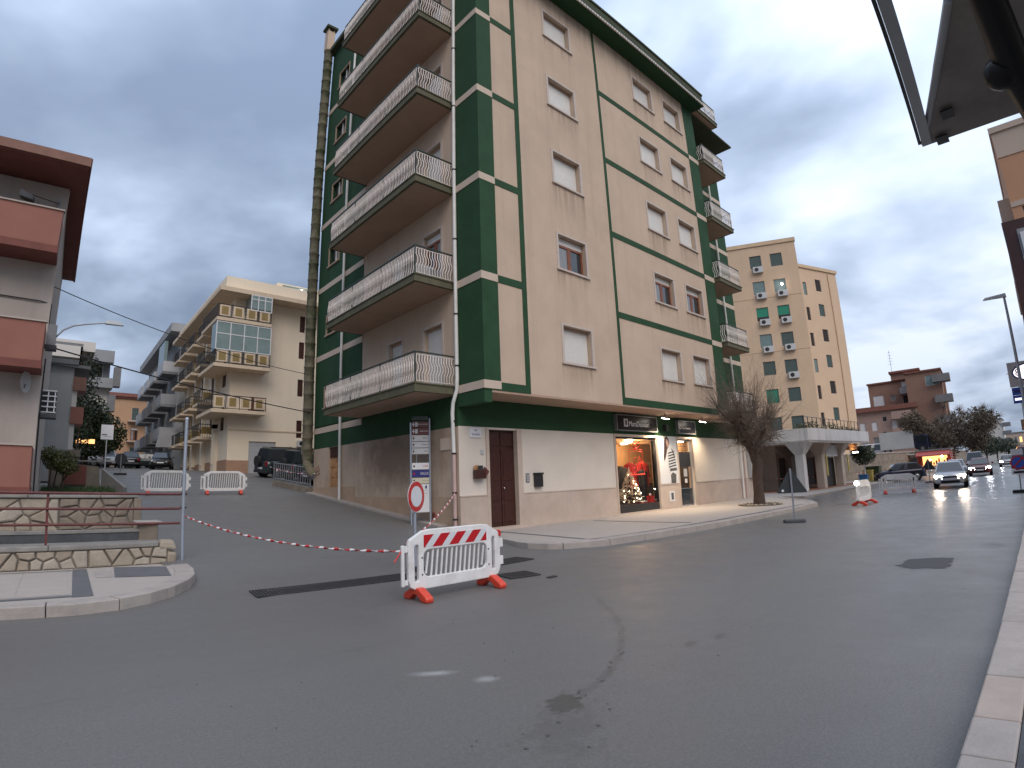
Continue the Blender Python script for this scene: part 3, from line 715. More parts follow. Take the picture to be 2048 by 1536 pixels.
# ================================================================== LEFT TERRACE: stone walls, ledges, railing
# low wall of irregular stones in mortar with a stone coping
WY = 12.88
wall = root('stone_wall', (0.0, WY, 0.15), 'low wall of irregular pale stones with a grey coping on the left pavement', 'wall')
MB().box(-9, 2.05, WY, WY + 0.28, 0.10, 0.50).build('core', 'mortar', wall)
def stone(F, pts, th, m, parent, name='stone'):
    # pts in (u, z) on frame F; slightly domed stone
    n = len(pts); cu = sum(p[0] for p in pts) / n; cz = sum(p[1] for p in pts) / n
    o = [F.p(u, 0, z) for u, z in pts]; i1 = [F.p(cu + (u - cu) * 0.93, th * 0.75, cz + (z - cz) * 0.93) for u, z in pts]; i2 = [F.p(cu + (u - cu) * 0.72, th, cz + (z - cz) * 0.72) for u, z in pts]
    vs = o + i1 + i2
    fs = []
    for a in range(n):
        b = (a + 1) % n; fs += [(a, b, n + b, n + a), (n + a, n + b, 2 * n + b, 2 * n + a)]
    fs.append(tuple(range(2 * n, 3 * n)))
    nv = (Vector(vs[1]) - Vector(vs[0])).cross(Vector(vs[n]) - Vector(vs[0]))
    cen = F.p(cu, -1, cz)
    # orientation: outward = frame normal
    nn = (i2[1] - i2[0]).cross(i2[2] - i2[0])
    if nn.dot(F.n) < 0: fs = [f[::-1] for f in fs]
    return MB().add(vs, fs, False).build(name, m, parent)
def rubble(F, u0, u1, z0, z1, step, parent, mats, th=0.055, gap=0.013, seed=1):
    """irregular polygonal stones: cells round jittered sites, cut along their bisectors, with mortar joints between"""
    r = random.Random(seed); sites = []
    nu = max(1, int((u1 - u0) / step)); nz = max(1, round((z1 - z0) / (step * 0.62)))
    for i in range(nu):
        for j in range(nz):
            if r.random() < 0.12: continue
            sites.append((u0 + (u1 - u0) * (i + 0.5 + 0.5 * (j % 2) * 0.6 + r.uniform(-0.42, 0.42)) / nu, z0 + (z1 - z0) * (j + 0.5 + r.uniform(-0.38, 0.38)) / nz))
    for (a, b) in sites:
        poly = [(u0, z0), (u1, z0), (u1, z1), (u0, z1)]
        for (c, d) in sites:
            if (a, b) == (c, d) or abs(a - c) > 3 * step: continue
            mx, mz, nx, nzv = (a + c) / 2, (b + d) / 2, c - a, d - b; ln = hypot(nx, nzv); nx /= ln; nzv /= ln; mx -= nx * gap; mz -= nzv * gap
            out = []
            for k in range(len(poly)):
                p, q = poly[k], poly[(k + 1) % len(poly)]
                sp, sq = (p[0] - mx) * nx + (p[1] - mz) * nzv, (q[0] - mx) * nx + (q[1] - mz) * nzv
                if sp <= 0: out.append(p)
                if (sp <= 0) != (sq <= 0): t = sp / (sp - sq); out.append((p[0] + (q[0] - p[0]) * t, p[1] + (q[1] - p[1]) * t))
            poly = out
            if len(poly) < 3: break
        if len(poly) >= 3: stone(F, poly, th * r.uniform(0.55, 1.2), r.choice(mats), parent)
STN = ['stone0', 'stone1', 'stone2', 'stone0', 'stone2', 'stone3']
rubble(Fr((0, WY, 0), (1, 0, 0), (0, -1, 0)), -5.0, 2.02, 0.155, 0.49, 0.30, wall, STN, seed=4)
rubble(Fr((2.05, WY, 0), (0, 1, 0), (1, 0, 0)), 0.0, 0.27, 0.16, 0.47, 0.2, wall, STN, seed=5)
for a, b in ((-9, -5.2), (-5.2, -2.4), (-2.4, -0.12), (-0.12, 1.86)):
    MB().box(a, b - 0.008, WY - 0.06, WY + 0.34, 0.50, 0.595).build('coping_stone', 'concrete', wall, bevel=0.02)
# broken slab and boulder closing the wall end
MB().hexa([(1.86, WY - 0.10, 0.46), (2.22, WY - 0.02, 0.40), (2.24, WY + 0.32, 0.42), (1.88, WY + 0.34, 0.48), (1.88, WY - 0.06, 0.62), (2.16, WY + 0.0, 0.60), (2.18, WY + 0.28, 0.61), (1.90, WY + 0.30, 0.63)]).build('end_stone', 'stone0', wall, bevel=0.05)
MB().hexa([(2.02, WY - 0.06, 0.12), (2.20, WY - 0.02, 0.12), (2.22, WY + 0.26, 0.12), (2.02, WY + 0.28, 0.12), (2.03, WY - 0.07, 0.385), (2.22, WY - 0.02, 0.36), (2.24, WY + 0.25, 0.37), (2.03, WY + 0.28, 0.40)]).build('end_stone', 'stone1', wall, bevel=0.05)

# terraces behind it
tr = MB().prism([(-9, WY + 0.285), (2.04, WY + 0.285), (1.9, 14.0), (-9, 14.0)], -0.05, 0.56).build('terrace', 'concrete', kind='structure')
tr['label'] = 'grey concrete ledges stepping up behind the stone wall'
t2 = MB().prism([(-9, 14.005), (1.60, 14.005), (1.55, 14.1), (-9, 14.1)], 0.40, 0.74).build('riser', 'concrete_dark', tr)
MB().prism([(-9, 13.99), (1.62, 13.99), (1.60, 14.26), (-9, 14.26)], 0.742, 0.80).build('coping', 'concrete', tr)
MB().prism([(-9, 14.11), (1.7, 14.11), (1.55, 15.30), (-9, 15.30)], 0.2, 0.735).build('ledge', 'concrete', tr)
MB().prism([(1.60, 14.0), (1.98, 13.85), (1.98, 14.45), (1.62, 14.6)], 0.15, 0.90).build('pier', 'stonewall', tr, bevel=0.03)
MB().prism([(1.52, 13.9), (2.06, 13.78), (2.06, 14.52), (1.55, 14.7)], 0.902, 0.955).build('pier_cap', 'kerb', tr, bevel=0.012)
# upper stone wall under the pink house
uw = root('stone_wall', (0.5, 15.3, 0.7), 'upper retaining wall of worn stones below the pink house', 'wall')
MB().prism([(-9, 15.36), (1.62, 15.36), (1.70, 15.75), (-9, 15.75)], 0.3, 1.46).build('core', 'mortar', uw)
Fu = Fr((0, 15.36, 0), (1, 0, 0), (0, -1, 0))
rubble(Fu, -4.0, 0.02, 0.72, 1.45, 0.40, uw, ['stone0', 'stone2', 'stone1'], seed=9)
rubble(Fu, 0.05, 1.62, 0.74, 1.44, 0.32, uw, ['stonewall'], seed=11)
for a, b in ((-9, -3.0), (-3.0, -0.6), (-0.6, 0.9), (0.9, 1.72)):
    MB().box(a, b - 0.01, 15.28, 15.85, 1.462, 1.53).build('coping_stone', 'concrete', uw, bevel=0.015)
MB().box(1.625, 1.80, 15.30, 16.6, 0.2, 1.455).build('end_pier', 'stonewall', uw, bevel=0.02)
# hillside sheet carrying the houses on the left
mb = MB()
for j in range(18):
    y0, y1 = 15.7 + j * 4.0, 15.7 + (j + 1) * 4.0
    z0, z1 = max(1.40, zside(y0) + 0.10), max(1.40, zside(y1) + 0.10)
    xr = 1.75 if j < 4 else (1.2 if j < 6 else 0.2)
    mb.quad((-40, y0, z0), (xr, y0, z0), (xr, y1, z1), (-40, y1, z1))
    mb.quad((xr, y0, z0), (xr, y0, z0 - 1.0), (xr, y1, z1 - 1.0), (xr, y1, z1))
hs = mb.build('hillside', 'concrete', kind='structure'); hs['label'] = 'raised yard on the left of the side street'

# ---- red railing on the low wall
rl = root('railing', (-0.17, WY + 0.08, 0.595), 'dark red steel handrail with three bars on the low stone wall', 'railing')
for zz in (1.585, 1.285, 0.985):
    MB().tube([(-5.2, WY + 0.08, zz + 0.035), (-0.17, WY + 0.08, zz), (2.27, WY + 0.05, zz - 0.03)], 0.026, 8).build('rail', 'rustred', rl)
for xx in (-0.17, -2.9):
    MB().box(xx - 0.022, xx + 0.022, WY + 0.102, WY + 0.14, 0.595, 1.6).build('post', 'rustred', rl)
# ---- bare galvanised pole
pl = root('sign_pole', (2.33, WY + 0.04, 0.19), 'bare galvanised pole at the end of the low stone wall', 'pole')
MB().tube([(2.33, WY + 0.04, 0.15), (2.325, WY + 0.04, 3.15)], 0.036, 10).build('shaft', 'galv', pl)
MB().lathe((2.325, WY + 0.04, 3.14), [(0.042, 0), (0.042, 0.03), (0.02, 0.045)], 10).build('cap', 'galv', pl)
for zz in (1.54, 1.25): MB().box(2.26, 2.40, WY + 0.075, WY + 0.09, zz, zz + 0.04).build('bracket', 'darkmetal', pl)
# ================================================================== GREEN AND CREAM CORNER BUILDING
XB, YG, YU = 10.12, 13.60, 12.27
B = root('apartment_building', (XB, YG, 0.2), 'tall cream and green corner apartment building with a lit clothes shop on its ground floor', 'building')
FA = Fr((0, YU, 0), (1, 0, 0), (0, -1, 0))
FG = Fr((0, YG, 0), (1, 0, 0), (0, -1, 0))
FB = Fr((XB, 0, 0), (0, 1, 0), (-1, 0, 0))
FH = 3.45
NF = 5
ZT = 21.75
mat('clearpane', (0.02, 0.02, 0.022), 0.03, 0, spec=0.8, alpha=0.16)

def window(parent, F, u0, u1, z0, z1, kind, depth=0.24, trim=True, name='window', sillm='reveal', tm=0.10):
    """window in an opening: surround, sill, and shutter or wooden sashes with panes"""
    w = MB()
    if trim:
        F.box(w, u0 - tm, u0 + 0.004, -0.03, 0.022, z0, z1); F.box(w, u1 - 0.004, u1 + tm, -0.03, 0.022, z0, z1); F.box(w, u0 - tm, u1 + tm, -0.03, 0.024, z1 - 0.004, z1 + tm * 0.7)
        o = w.build(name, sillm, parent)
        s = MB(); F.box(s, u0 - tm - 0.04, u1 + tm + 0.04, -depth + 0.02, 0.07, z0 - 0.07, z0); s.build('sill', sillm, o)
    else:
        F.box(w, u0, u0 + 0.05, -depth, -depth + 0.05, z0, z1); F.box(w, u1 - 0.05, u1, -depth, -depth + 0.05, z0, z1); F.box(w, u0 + 0.05, u1 - 0.05, -depth, -depth + 0.05, z1 - 0.05, z1); F.box(w, u0 + 0.05, u1 - 0.05, -depth, -depth + 0.05, z0, z0 + 0.05)
        o = w.build(name, sillm, parent)
    d = depth - 0.02
    if kind == 'shutter':
        s = MB(); n = max(6, int((z1 - z0) / 0.055)); 
        for k in range(n):
            a, b = z0 + (z1 - z0) * k / n, z0 + (z1 - z0) * (k + 1) / n
            F.box(s, u0 + 0.01, u1 - 0.01, -d - 0.02, -d + 0.012, a, b - 0.007); 
        F.box(s, u0 + 0.01, u1 - 0.01, -d - 0.03, -d, z0, z1)
        t = s.build('roller_shutter', 'shutter', o); t['kind'] = 'stuff'
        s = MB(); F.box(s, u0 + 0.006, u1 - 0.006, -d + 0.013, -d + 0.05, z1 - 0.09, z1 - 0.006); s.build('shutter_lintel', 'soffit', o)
    elif kind == 'wood':
        fr = MB(); um = (u0 + u1) / 2
        for a, b in ((u0 + 0.01, um - 0.005), (um + 0.005, u1 - 0.01)):
            F.box(fr, a, a + 0.08, -d - 0.02, -d + 0.04, z0 + 0.01, z1 - 0.28); F.box(fr, b - 0.08, b, -d - 0.02, -d + 0.04, z0 + 0.01, z1 - 0.28)
            F.box(fr, a + 0.08, b - 0.08, -d - 0.02, -d + 0.04, z0 + 0.01, z0 + 0.10); F.box(fr, a + 0.08, b - 0.08, -d - 0.02, -d + 0.04, z1 - 0.37, z1 - 0.28)
            pn = MB(); F.box(pn, a + 0.08, b - 0.08, -d - 0.01, -d + 0.005, z0 + 0.10, z1 - 0.37); pn.build('pane', 'glass' if a > u0 + 0.1 else 'pane_reflection', o)
        fr.build('sash', 'wood', o)
        s = MB(); F.box(s, u0 + 0.01, u1 - 0.01, -d - 0.02, -d + 0.02, z1 - 0.28, z1 - 0.02); s.build('shutter_slat', 'shutter', o)
    elif kind == 'glass':
        pn = MB(); F.box(pn, u0 + 0.05, u1 - 0.05, -d - 0.03, -d, z0 + 0.05, z1 - 0.05); pn.build('pane', 'glass', o)
    else:
        pn = MB(); F.box(pn, u0 + 0.02, u1 - 0.02, -d - 0.03, -d + 0.01, z0 + 0.02, z1 - 0.02); pn.build('shutter', kind, o)
    return o

# --- facade towards the main road
holesA = []
for k in range(NF):
    b = FH * k
    holesA += [(13.76, 15.29, 5.66 + b, 7.00 + b), (19.98, 21.53, 5.70 + b, 7.04 + b), (22.66, 24.20, 5.76 + b, 7.08 + b)]
FA.wall(MB(), 10.12, 25.75, 4.40, ZT, holesA, 0.26).build('front_wall', 'cream', B)
for i, h in enumerate(holesA):
    k = i // 3
    window(B, FA, *h, kind='wood' if k == 1 else 'shutter', depth=0.24)
def strip(F, u0, u1, z0, z1, m, t=0.018, nm='painted_strip'):
    g = MB(); F.box(g, u0, u1, 0.0, t, z0, z1); return g.build(nm, m, B)
strip(FA, 10.12, 10.78, 4.40, ZT, 'green', 0.016)
strip(FA, 11.84, 12.05, 4.40, ZT, 'green', 0.016)
strip(FA, 16.94, 17.10, 4.68, ZT, 'green', 0.016)
strip(FA, 16.94, 24.72, 4.40, 4.68, 'green', 0.017)
strip(FA, 24.72, 25.75, 4.40, ZT, 'green', 0.016)
strip(FA, 10.79, 11.835, 4.40, 4.66, 'green', 0.017)
for k in range(NF):
    zb = 4.44 + FH * k
    strip(FA, 10.10, 10.785, zb, zb + 0.25, 'cream_band', 0.024)
    strip(FA, 24.73, 25.76, zb - (0.04 if k == 0 else 0), zb + 0.25, 'cream_band', 0.024)
    if k:
        strip(FA, 10.79, 11.835, zb, zb + 0.25, 'green', 0.017)
        strip(FA, 17.10, 24.72, zb - 0.02, zb + 0.23, 'green', 0.017)
# soffit and corner bracket
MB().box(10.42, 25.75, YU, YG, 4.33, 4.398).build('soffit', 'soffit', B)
MB().box(10.118, 10.42, YU + 0.002, YG, 4.02, 4.44).build('corner_beam', 'green', B)
# side of the projecting storeys towards the side street
g = MB(); FB.wall(g, YU, YG, 4.44, ZT); g.build('bay_wall', 'green', B)
for k in range(NF):
    zb = 4.44 + FH * k
    g = MB(); FB.box(g, YU - 0.02, YG - 0.02, 0.0, 0.022, zb, zb + 0.25); g.build('painted_strip', 'cream_band', B)

# --- facade towards the side street
doorsB = []
for k in range(NF):
    z0 = 4.70 + 3.46 * k
    doorsB += [(14.40, 15.50, z0, z0 + 2.25), (16.95, 17.95, z0, z0 + 2.25)]
FB.wall(MB(), YG, 20.12, 4.40, 22.1, doorsB, 0.22).build('loggia_wall', 'cream', B)
for i, h in enumerate(doorsB):
    k = i // 2
    kind = 'wood' if (k == 1 and i % 2 == 0) else 'shutter'
    window(B, FB, *h, kind=kind, depth=0.2, name='balcony_door', tm=0.10)
winB = []
for k in range(NF + 1):
    z0 = 5.25 + FH * k
    winB.append((22.75, 23.85, z0, z0 + 0.95))
FB.wall(MB(), 20.12, 25.0, 4.40, 25.6, winB, 0.18).build('side_wall', 'green', B)
for h in winB:
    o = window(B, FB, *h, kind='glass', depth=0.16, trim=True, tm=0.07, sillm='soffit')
    g = MB(); FB.box(g, 23.28, 23.33, -0.16, -0.09, h[2], h[3]); g.build('mullion', 'shutter', o)
for k in range(NF + 1):
    zb = 4.12 + FH * k
    if k < 6:
        g = MB(); FB.box(g, 20.10, 25.02, 0.0, 0.022, zb, zb + 0.26); g.build('painted_strip', 'cream_band', B)
# ground floor, side street: rendered wall, green upper band, boarded door
FB.wall(MB(), YG, 25.0, -0.2, 3.42, [(22.02, 23.32, 0.9, 3.50 - 0.085)], 0.15).build('side_wall', 'sidewall', B)
g = MB(); FB.wall(g, YG, 25.0, 3.42, 4.44); g.build('side_band', 'green', B)
g = MB(); FB.box(g, 20.66, 24.98, 0.0, 0.02, 0.2, 1.66); g.build('side_plinth', 'sideplinth', B)
g = MB(); FB.box(g, YG + 0.16, 20.65, 0.0, 0.02, -0.2, 1.245); g.build('side_plinth', 'sideplinth', B)
d = MB(); FB.box(d, 22.02, 23.32, -0.15, -0.10, 0.9, 3.42); dr = d.build('boarded_door', 'plywood', B)
g = MB(); FB.box(g, 22.04, 23.30, -0.10, -0.07, 2.95, 3.40); g.build('transom', 'wood_dark', dr)
for ku in range(2):
    for kz in range(4):
        a = 22.06 + ku * 0.63; z = 1.15 + kz * 0.45
        g = MB(); FB.box(g, a + 0.04, a + 0.57, -0.10, -0.075, z + 0.03, z + 0.41); g.build('door_panel', 'plywood', dr, bevel=0.008)
# upstand and low step along the wall foot
mb = MB()
for j in range(12):
    y0, y1 = 14.2 + j * 0.9, 14.2 + (j + 1) * 0.9
    mb.hexa([(9.72, y0, zside(y0) - 0.1), (10.10, y0, zside(y0) - 0.1), (10.10, y1, zside(y1) - 0.1), (9.72, y1, zside(y1) - 0.1),
             (9.72, y0, zside(y0) + 0.075), (10.10, y0, zside(y0) + 0.075), (10.10, y1, zside(y1) + 0.075), (9.72, y1, zside(y1) + 0.075)])
mb.build('wall_footing', 'kerb', B)

# --- balconies
def pickets(F, u0, u1, z0, h, bow=0.05, sp=0.10, m='railwhite'):
    g = MB(); n = int((u1 - u0) / sp); r = 0.008
    for i in range(n):
        u = u0 + (i + 0.5) * (u1 - u0) / n; s = 1 if i % 2 else -1
        prof = [(0, 0, 0.03), (0.25, 0.35, 0.0), (0.42, 1, 0.045 * s), (0.58, 1, -0.045 * s), (0.75, 0.35, 0.0), (1, 0, 0.03)]
        pts = []
        ph = (i % 2) * 1.0
        for t, b, du in prof:
            pts.append(F.p(u + 0.032 * sin(2 * pi * t * 1.5), bow * b, z0 + h * t))
        g.tube(pts, 0.016, 4, False, False)
    return g
def balcony(parent, F, u0, u1, dep, zt, thick=0.24, ends=(True, False), soff='soffit', rh=1.0, posts=3):
    """slab with mossy edge, soffit, dark handrail and posts, wavy white bars"""
    s = MB(); F.box(s, u0, u1, 0.0, dep, zt - thick, zt); o = s.build('balcony', 'balcony_edge', parent)
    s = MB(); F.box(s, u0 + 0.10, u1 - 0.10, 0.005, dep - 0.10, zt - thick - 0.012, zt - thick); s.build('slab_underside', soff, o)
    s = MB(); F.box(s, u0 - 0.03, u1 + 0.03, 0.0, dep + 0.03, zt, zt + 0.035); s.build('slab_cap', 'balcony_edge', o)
    hr = MB(); i = 0.06
    F.box(hr, u0 + i - 0.02, u1 - i + 0.02, dep - i - 0.02, dep - i + 0.02, zt + rh - 0.02, zt + rh + 0.02)
    F.box(hr, u0 + i - 0.02, u0 + i + 0.02, 0.02, dep - i - 0.02, zt + rh - 0.02, zt + rh + 0.02)
    F.box(hr, u1 - i - 0.02, u1 - i + 0.02, 0.02, dep - i - 0.02, zt + rh - 0.02, zt + rh + 0.02)
    hr.build('handrail', 'railgreen', o)
    for k in range(posts + 1):
        u = u0 + i + (u1 - u0 - 2 * i) * k / posts
        p = MB(); F.box(p, u - 0.018, u + 0.018, dep - i - 0.018, dep - i + 0.018, zt + 0.035, zt + rh - 0.02); p.build('post', 'railgreen', o)
    lr = MB()
    F.box(lr, u0 + i, u1 - i, dep - i - 0.012, dep - i + 0.012, zt + 0.09, zt + 0.11); F.box(lr, u0 + i, u1 - i, dep - i - 0.012, dep - i + 0.012, zt + rh - 0.09, zt + rh - 0.07)
    F.box(lr, u0 + i - 0.012, u0 + i + 0.012, 0.02, dep - i - 0.02, zt + 0.09, zt + 0.11); F.box(lr, u0 + i - 0.012, u0 + i + 0.012, 0.02, dep - i - 0.02, zt + rh - 0.09, zt + rh - 0.07)
    lr.build('lower_rail', 'railwhite', o)
    g = pickets(Fr(F.p(0, dep - i, 0), F.u, F.n), u0 + i, u1 - i, zt + 0.10, rh - 0.18)
    if ends[0]:
        E0 = Fr(F.p(u0 + i, 0, 0), F.n, -F.u); q = pickets(E0, 0.05, dep - i, zt + 0.10, rh - 0.18); g.add(q.v, q.f)
    if ends[1]:
        E1 = Fr(F.p(u1 - i, 0, 0), F.n, F.u); q = pickets(E1, 0.05, dep - i, zt + 0.10, rh - 0.18); g.add(q.v, q.f)
    pk = g.build('wavy_bars', 'railwhite', o); pk['kind'] = 'stuff'
    return o
bals = []
for k in range(6):
    zt = 4.66 + 3.47 * k
    bals.append(balcony(B, FB, 13.68, 20.32, 1.53, zt, 0.22 if k else 0.24, ends=(True, True)))
# things standing on the balconies, parts of the clutter seen through the bars
def pot_plant(loc, h, m='leaf_olive', label='', grp=None):
    r = root('potted_plant', loc, label, 'plant', grp)
    x, y, z = loc
    MB().lathe((x, y, z), [(0.10, 0), (0.14, 0.24), (0.15, 0.25)], 10).build('pot', 'potted', r)
    g = MB()
    for k in range(60):
        a = R.random() * 2 * pi; rr = R.random() * 0.22; zz = z + 0.25 + R.random() * h
        d = Vector((R.gauss(0, 1), R.gauss(0, 1), R.gauss(0, 1))).normalized() * 0.07; e = d.orthogonal().normalized() * 0.025
        c = Vector((x + rr * cos(a), y + rr * sin(a), zz)); g.quad(c - d, c - e, c + d, c + e)
    g.build('foliage', m, r)
    return r
pot_plant((8.85, 18.3, 18.58), 0.5, label='small leafy pot plant behind the bars of the fifth balcony')
pot_plant((9.0, 14.3, 18.58), 0.3, label='low pot plant at the near corner of the fifth balcony')
# folded clothes airer and boxes on the second balcony
ar = root('clothes_airer', (9.3, 14.4, 8.18), 'grey bundles piled behind the bars of the second balcony corner', 'airer')
MB().box(8.95, 9.7, 14.15, 14.6, 8.18, 8.75).build('bundle', 'signgrey', ar, bevel=0.06)
MB().box(9.35, 9.85, 14.05, 14.5, 8.18, 8.62).build('frame', 'steel', ar, bevel=0.03)
MB().box(8.75, 9.05, 14.3, 14.62, 8.18, 8.85).build('bundle', 'cloth_dark', ar, bevel=0.05)

# recessed bay at the far end with balconies
FR = FG
doorsR = []
for k in range(NF):
    z0 = 4.70 + 3.46 * k
    doorsR.append((26.6, 27.8, z0, z0 + 2.2))
FR.wall(MB(), 25.75, 30.8, 4.40, ZT, doorsR, 0.2).build('recessed_wall', 'green', B)
for h in doorsR: window(B, FR, *h, kind='shutter', depth=0.18, name='balcony_door', tm=0.08)
for k in range(NF):
    zb = 4.30 + FH * k
    g = MB(); FR.box(g, 25.77, 30.8, 0.0, 0.02, zb, zb + 0.25); g.build('painted_strip', 'cream_band', B)
MB().add([(25.75, YU, 4.4), (25.75, YG, 4.4), (25.75, YG, ZT), (25.75, YU, ZT)], [(0, 1, 2, 3)]).build('return_wall', 'green', B)
for k in range(6):
    zt = 4.66 + 3.47 * k
    balcony(B, FR, 25.80, 28.35, 1.66, zt, 0.2, ends=(True, True), posts=2)
FGx = MB(); FG.wall(FGx, 25.75, 30.8, 3.43, 4.40); FGx.build('ground_band', 'green', B)
MB().add([(30.8, YG, -0.2), (30.8, 25, -0.2), (30.8, 25, ZT), (30.8, YG, ZT)], [(0, 1, 2, 3)]).build('end_wall', 'green', B)
MB().add([(XB, 25.0, -0.2), (30.8, 25.0, -0.2), (30.8, 25.0, ZT), (XB, 25.0, ZT)], [(3, 2, 1, 0)]).build('rear_wall', 'cream', B)
MB().box(XB + 0.02, 30.78, YU + 0.02, 24.98, ZT - 0.1, ZT).build('roof', 'moss', B)
MB().tube([(29.2, 13.45, 0.2), (29.2, 13.45, ZT)], 0.055, 8).build('downpipe', 'pipewhite', B)

# --- eaves and parapet
MB().box(9.95, 25.9, 11.50, YU, 21.74, 21.90).build('eave', 'green', B)
MB().box(9.95, 25.9, 11.44, 11.50, 21.76, 21.86).build('gutter', 'railwhite', B)
MB().box(9.95, 25.9, 11.52, 11.72, 21.90, 22.45).build('parapet', 'moss', B)
MB().box(9.93, 25.92, 11.47, 11.78, 22.45, 22.56).build('coping', 'moss', B)
g = MB()
for k in range(90):
    x = 10.1 + k * 0.175; g.box(x, x + 0.06, 11.425, 11.44, 21.78, 21.84)
gg = g.build('gutter_brackets', 'steel', B); gg['kind'] = 'stuff'
MB().box(XB - 0.30, XB + 4, 20.10, 25.15, 25.6, 25.85).build('roof_edge', 'moss', B)
MB().box(XB + 0.4, XB + 6, 20.3, 24.9, 21.8, 25.55).build('attic', 'green', B)
MB().box(XB + 0.8, 24, 16.8, 20.1, 21.7, 24.8).build('attic', 'cream', B)

# --- downpipes
MB().tube([(10.05, 13.52, 22.0), (10.05, 13.52, 4.95), (10.03, 13.52, 4.55), (9.98, 13.66, 4.15), (9.99, 13.72, 3.85), (10.02, 13.72, 2.55)], 0.062, 10).build('downpipe', 'pipewhite', B)
MB().tube([(10.02, 13.72, 2.55), (10.02, 13.72, 0.10)], 0.060, 10).build('downpipe', 'pipepink', B)
for zz in (0.55, 1.35, 2.55, 3.55, 5.3, 7.0, 9.6, 12.2, 14.8, 17.4, 20.0): 
    y_ = 13.52 if zz > 4.9 else 13.72; x_ = 10.05 if zz > 4.9 else 10.02
    MB().lathe((x_, y_, zz), [(0.074, 0), (0.074, 0.05)], 10).build('pipe_collar', 'darkmetal', B)
MB().tube([(10.0, 21.9, 1.0), (10.0, 21.9, 25.5)], 0.058, 10).build('downpipe', 'pipewhite', B)
for zz in (2.6, 5.6, 9.2, 12.6, 16.0, 19.6): MB().lathe((10.0, 21.9, zz), [(0.07, 0), (0.07, 0.06)], 10).build('pipe_collar', 'pipewhite', B)
# --- mossy flue of stacked pipe sections up the far edge
fl_ = MB().box(9.62, 10.10, 25.02, 25.30, 3.2, 3.5).build('flue', 'flue', B)
z = 2.95; k = 0
while z < 25.2:
    h = R.uniform(0.5, 0.85); dx = R.uniform(-0.015, 0.015)
    MB().lathe((9.83 + dx, 25.09 + dx, z), [(0.235, 0), (0.24, 0.02), (0.235, h - 0.07), (0.255, h - 0.06), (0.257, h)], 14).build('pipe_section', 'flue', fl_)
    z += h; k += 1
MB().box(9.62, 10.04, 24.90, 25.32, z, 27.1).build('chimney', 'cream', fl_)
MB().box(9.50, 10.16, 24.78, 25.44, 27.28, 27.42).build('chimney_cap', 'moss', fl_)
for sx in (9.62, 9.94):
    MB().box(sx + 0.02, sx + 0.08, 24.92, 25.30, 27.1, 27.28).build('cap_leg', 'cream', fl_)
MB().tube([(9.83, 25.09, 2.98), (9.83, 25.08, 2.75), (9.95, 25.03, 2.45), (10.08, 24.98, 2.25)], 0.20, 12).build('elbow', 'flue', fl_)

# --- ground floor towards the main road
DOOR = (11.32, 12.60, 0.16, 3.37); VIT = (18.05, 21.05, 0.20, 3.32); SDO = (22.82, 24.18, 0.17, 3.32)
FG.wall(MB(), XB, 30.8, -0.2, 3.43, [DOOR, VIT, SDO], 0.28).build('ground_wall', 'groundwall', B)
g = MB(); FG.wall(g, XB, 25.75, 3.43, 4.40); g.build('ground_band', 'green', B)
def plinth(u0, u1):
    g = MB(); FG.box(g, u0, u1, 0.0, 0.03, 0.0, 1.235); g.build('plinth_slab', 'marble', B)
    g = MB(); FG.box(g, u0, u1, 0.0, 0.045, 1.237, 1.275); g.build('plinth_cap', 'marble', B)
for a, b in ((XB, 11.2), (12.78, 15.4), (15.405, 17.95), (21.15, 22.74), (24.28, 27.4), (27.405, 30.8)): plinth(a, b)
g = MB(); FG.box(g, 12.56, 12.78, -0.155, 0.04, 0.1, 3.40); FG.box(g, 11.20, 11.325, -0.155, 0.04, 0.1, 3.40); g.build('door_jamb', 'marble', B)
g = MB(); FG.box(g, XB + 1.1, 18.0, 0.03, 0.12, 0.0, 0.20); g.build('wall_base_step', 'marble', B)
g = MB(); FG.box(g, 11.2, 13.0, 0.0, 0.30, 0.10, 0.235); g.build('door_step', 'marble', B)
# front door: two panelled leaves under a glazed transom
dd = MB(); FG.box(dd, 11.32, 12.60, -0.26, -0.20, 0.2, 3.37); dr = dd.build('front_door', 'wood_dark', B)
for a, b in ((11.36, 11.945), (11.975, 12.56)):
    lf = MB(); FG.box(lf, a, b, -0.20, -0.16, 0.22, 2.75); lf_ = lf.build('door_leaf', 'wood_dark', dr, bevel=0.006)
    for z0, z1 in ((0.35, 0.95), (1.05, 1.60), (1.70, 2.62)):
        p = MB(); FG.box(p, a + 0.09, b - 0.09, -0.16, -0.14, z0, z1); p.build('door_panel', 'wood_dark', dr, bevel=0.015)
for a, b in ((11.38, 11.93), (11.99, 12.54)):
    p = MB(); FG.box(p, a, b, -0.20, -0.17, 2.85, 3.30); p.build('transom_pane', 'wood_dark', dr)
MB().ball((12.05, YG + 0.12, 1.45), 0.035, None, None, 8, 6).build('door_knob', 'chrome', dr)
# shop window
v = MB()
for a in ((18.05, 18.13, 0.20, 3.32), (20.97, 21.05, 0.20, 3.32), (18.13, 20.97, 3.24, 3.32), (18.13, 20.97, 0.20, 0.52)): FG.box(v, a[0], a[1], -0.10, -0.03, a[2], a[3])
sv = v.build('shop_window', 'darkmetal', B)
g = MB(); FG.box(g, 18.13, 20.97, -0.07, -0.06, 0.52, 3.24); g.build('pane', 'clearpane', sv)
g = MB(); FG.box(g, 17.95, 21.15, 0.0, 0.05, 3.325, 3.43); FG.box(g, 17.95, 18.045, 0.0, 0.05, 0.1, 3.32); FG.box(g, 21.055, 21.15, 0.0, 0.05, 0.1, 3.32); FG.box(g, 17.95, 21.15, 0.0, 0.06, 0.08, 0.195); g.build('surround', 'marble', sv)
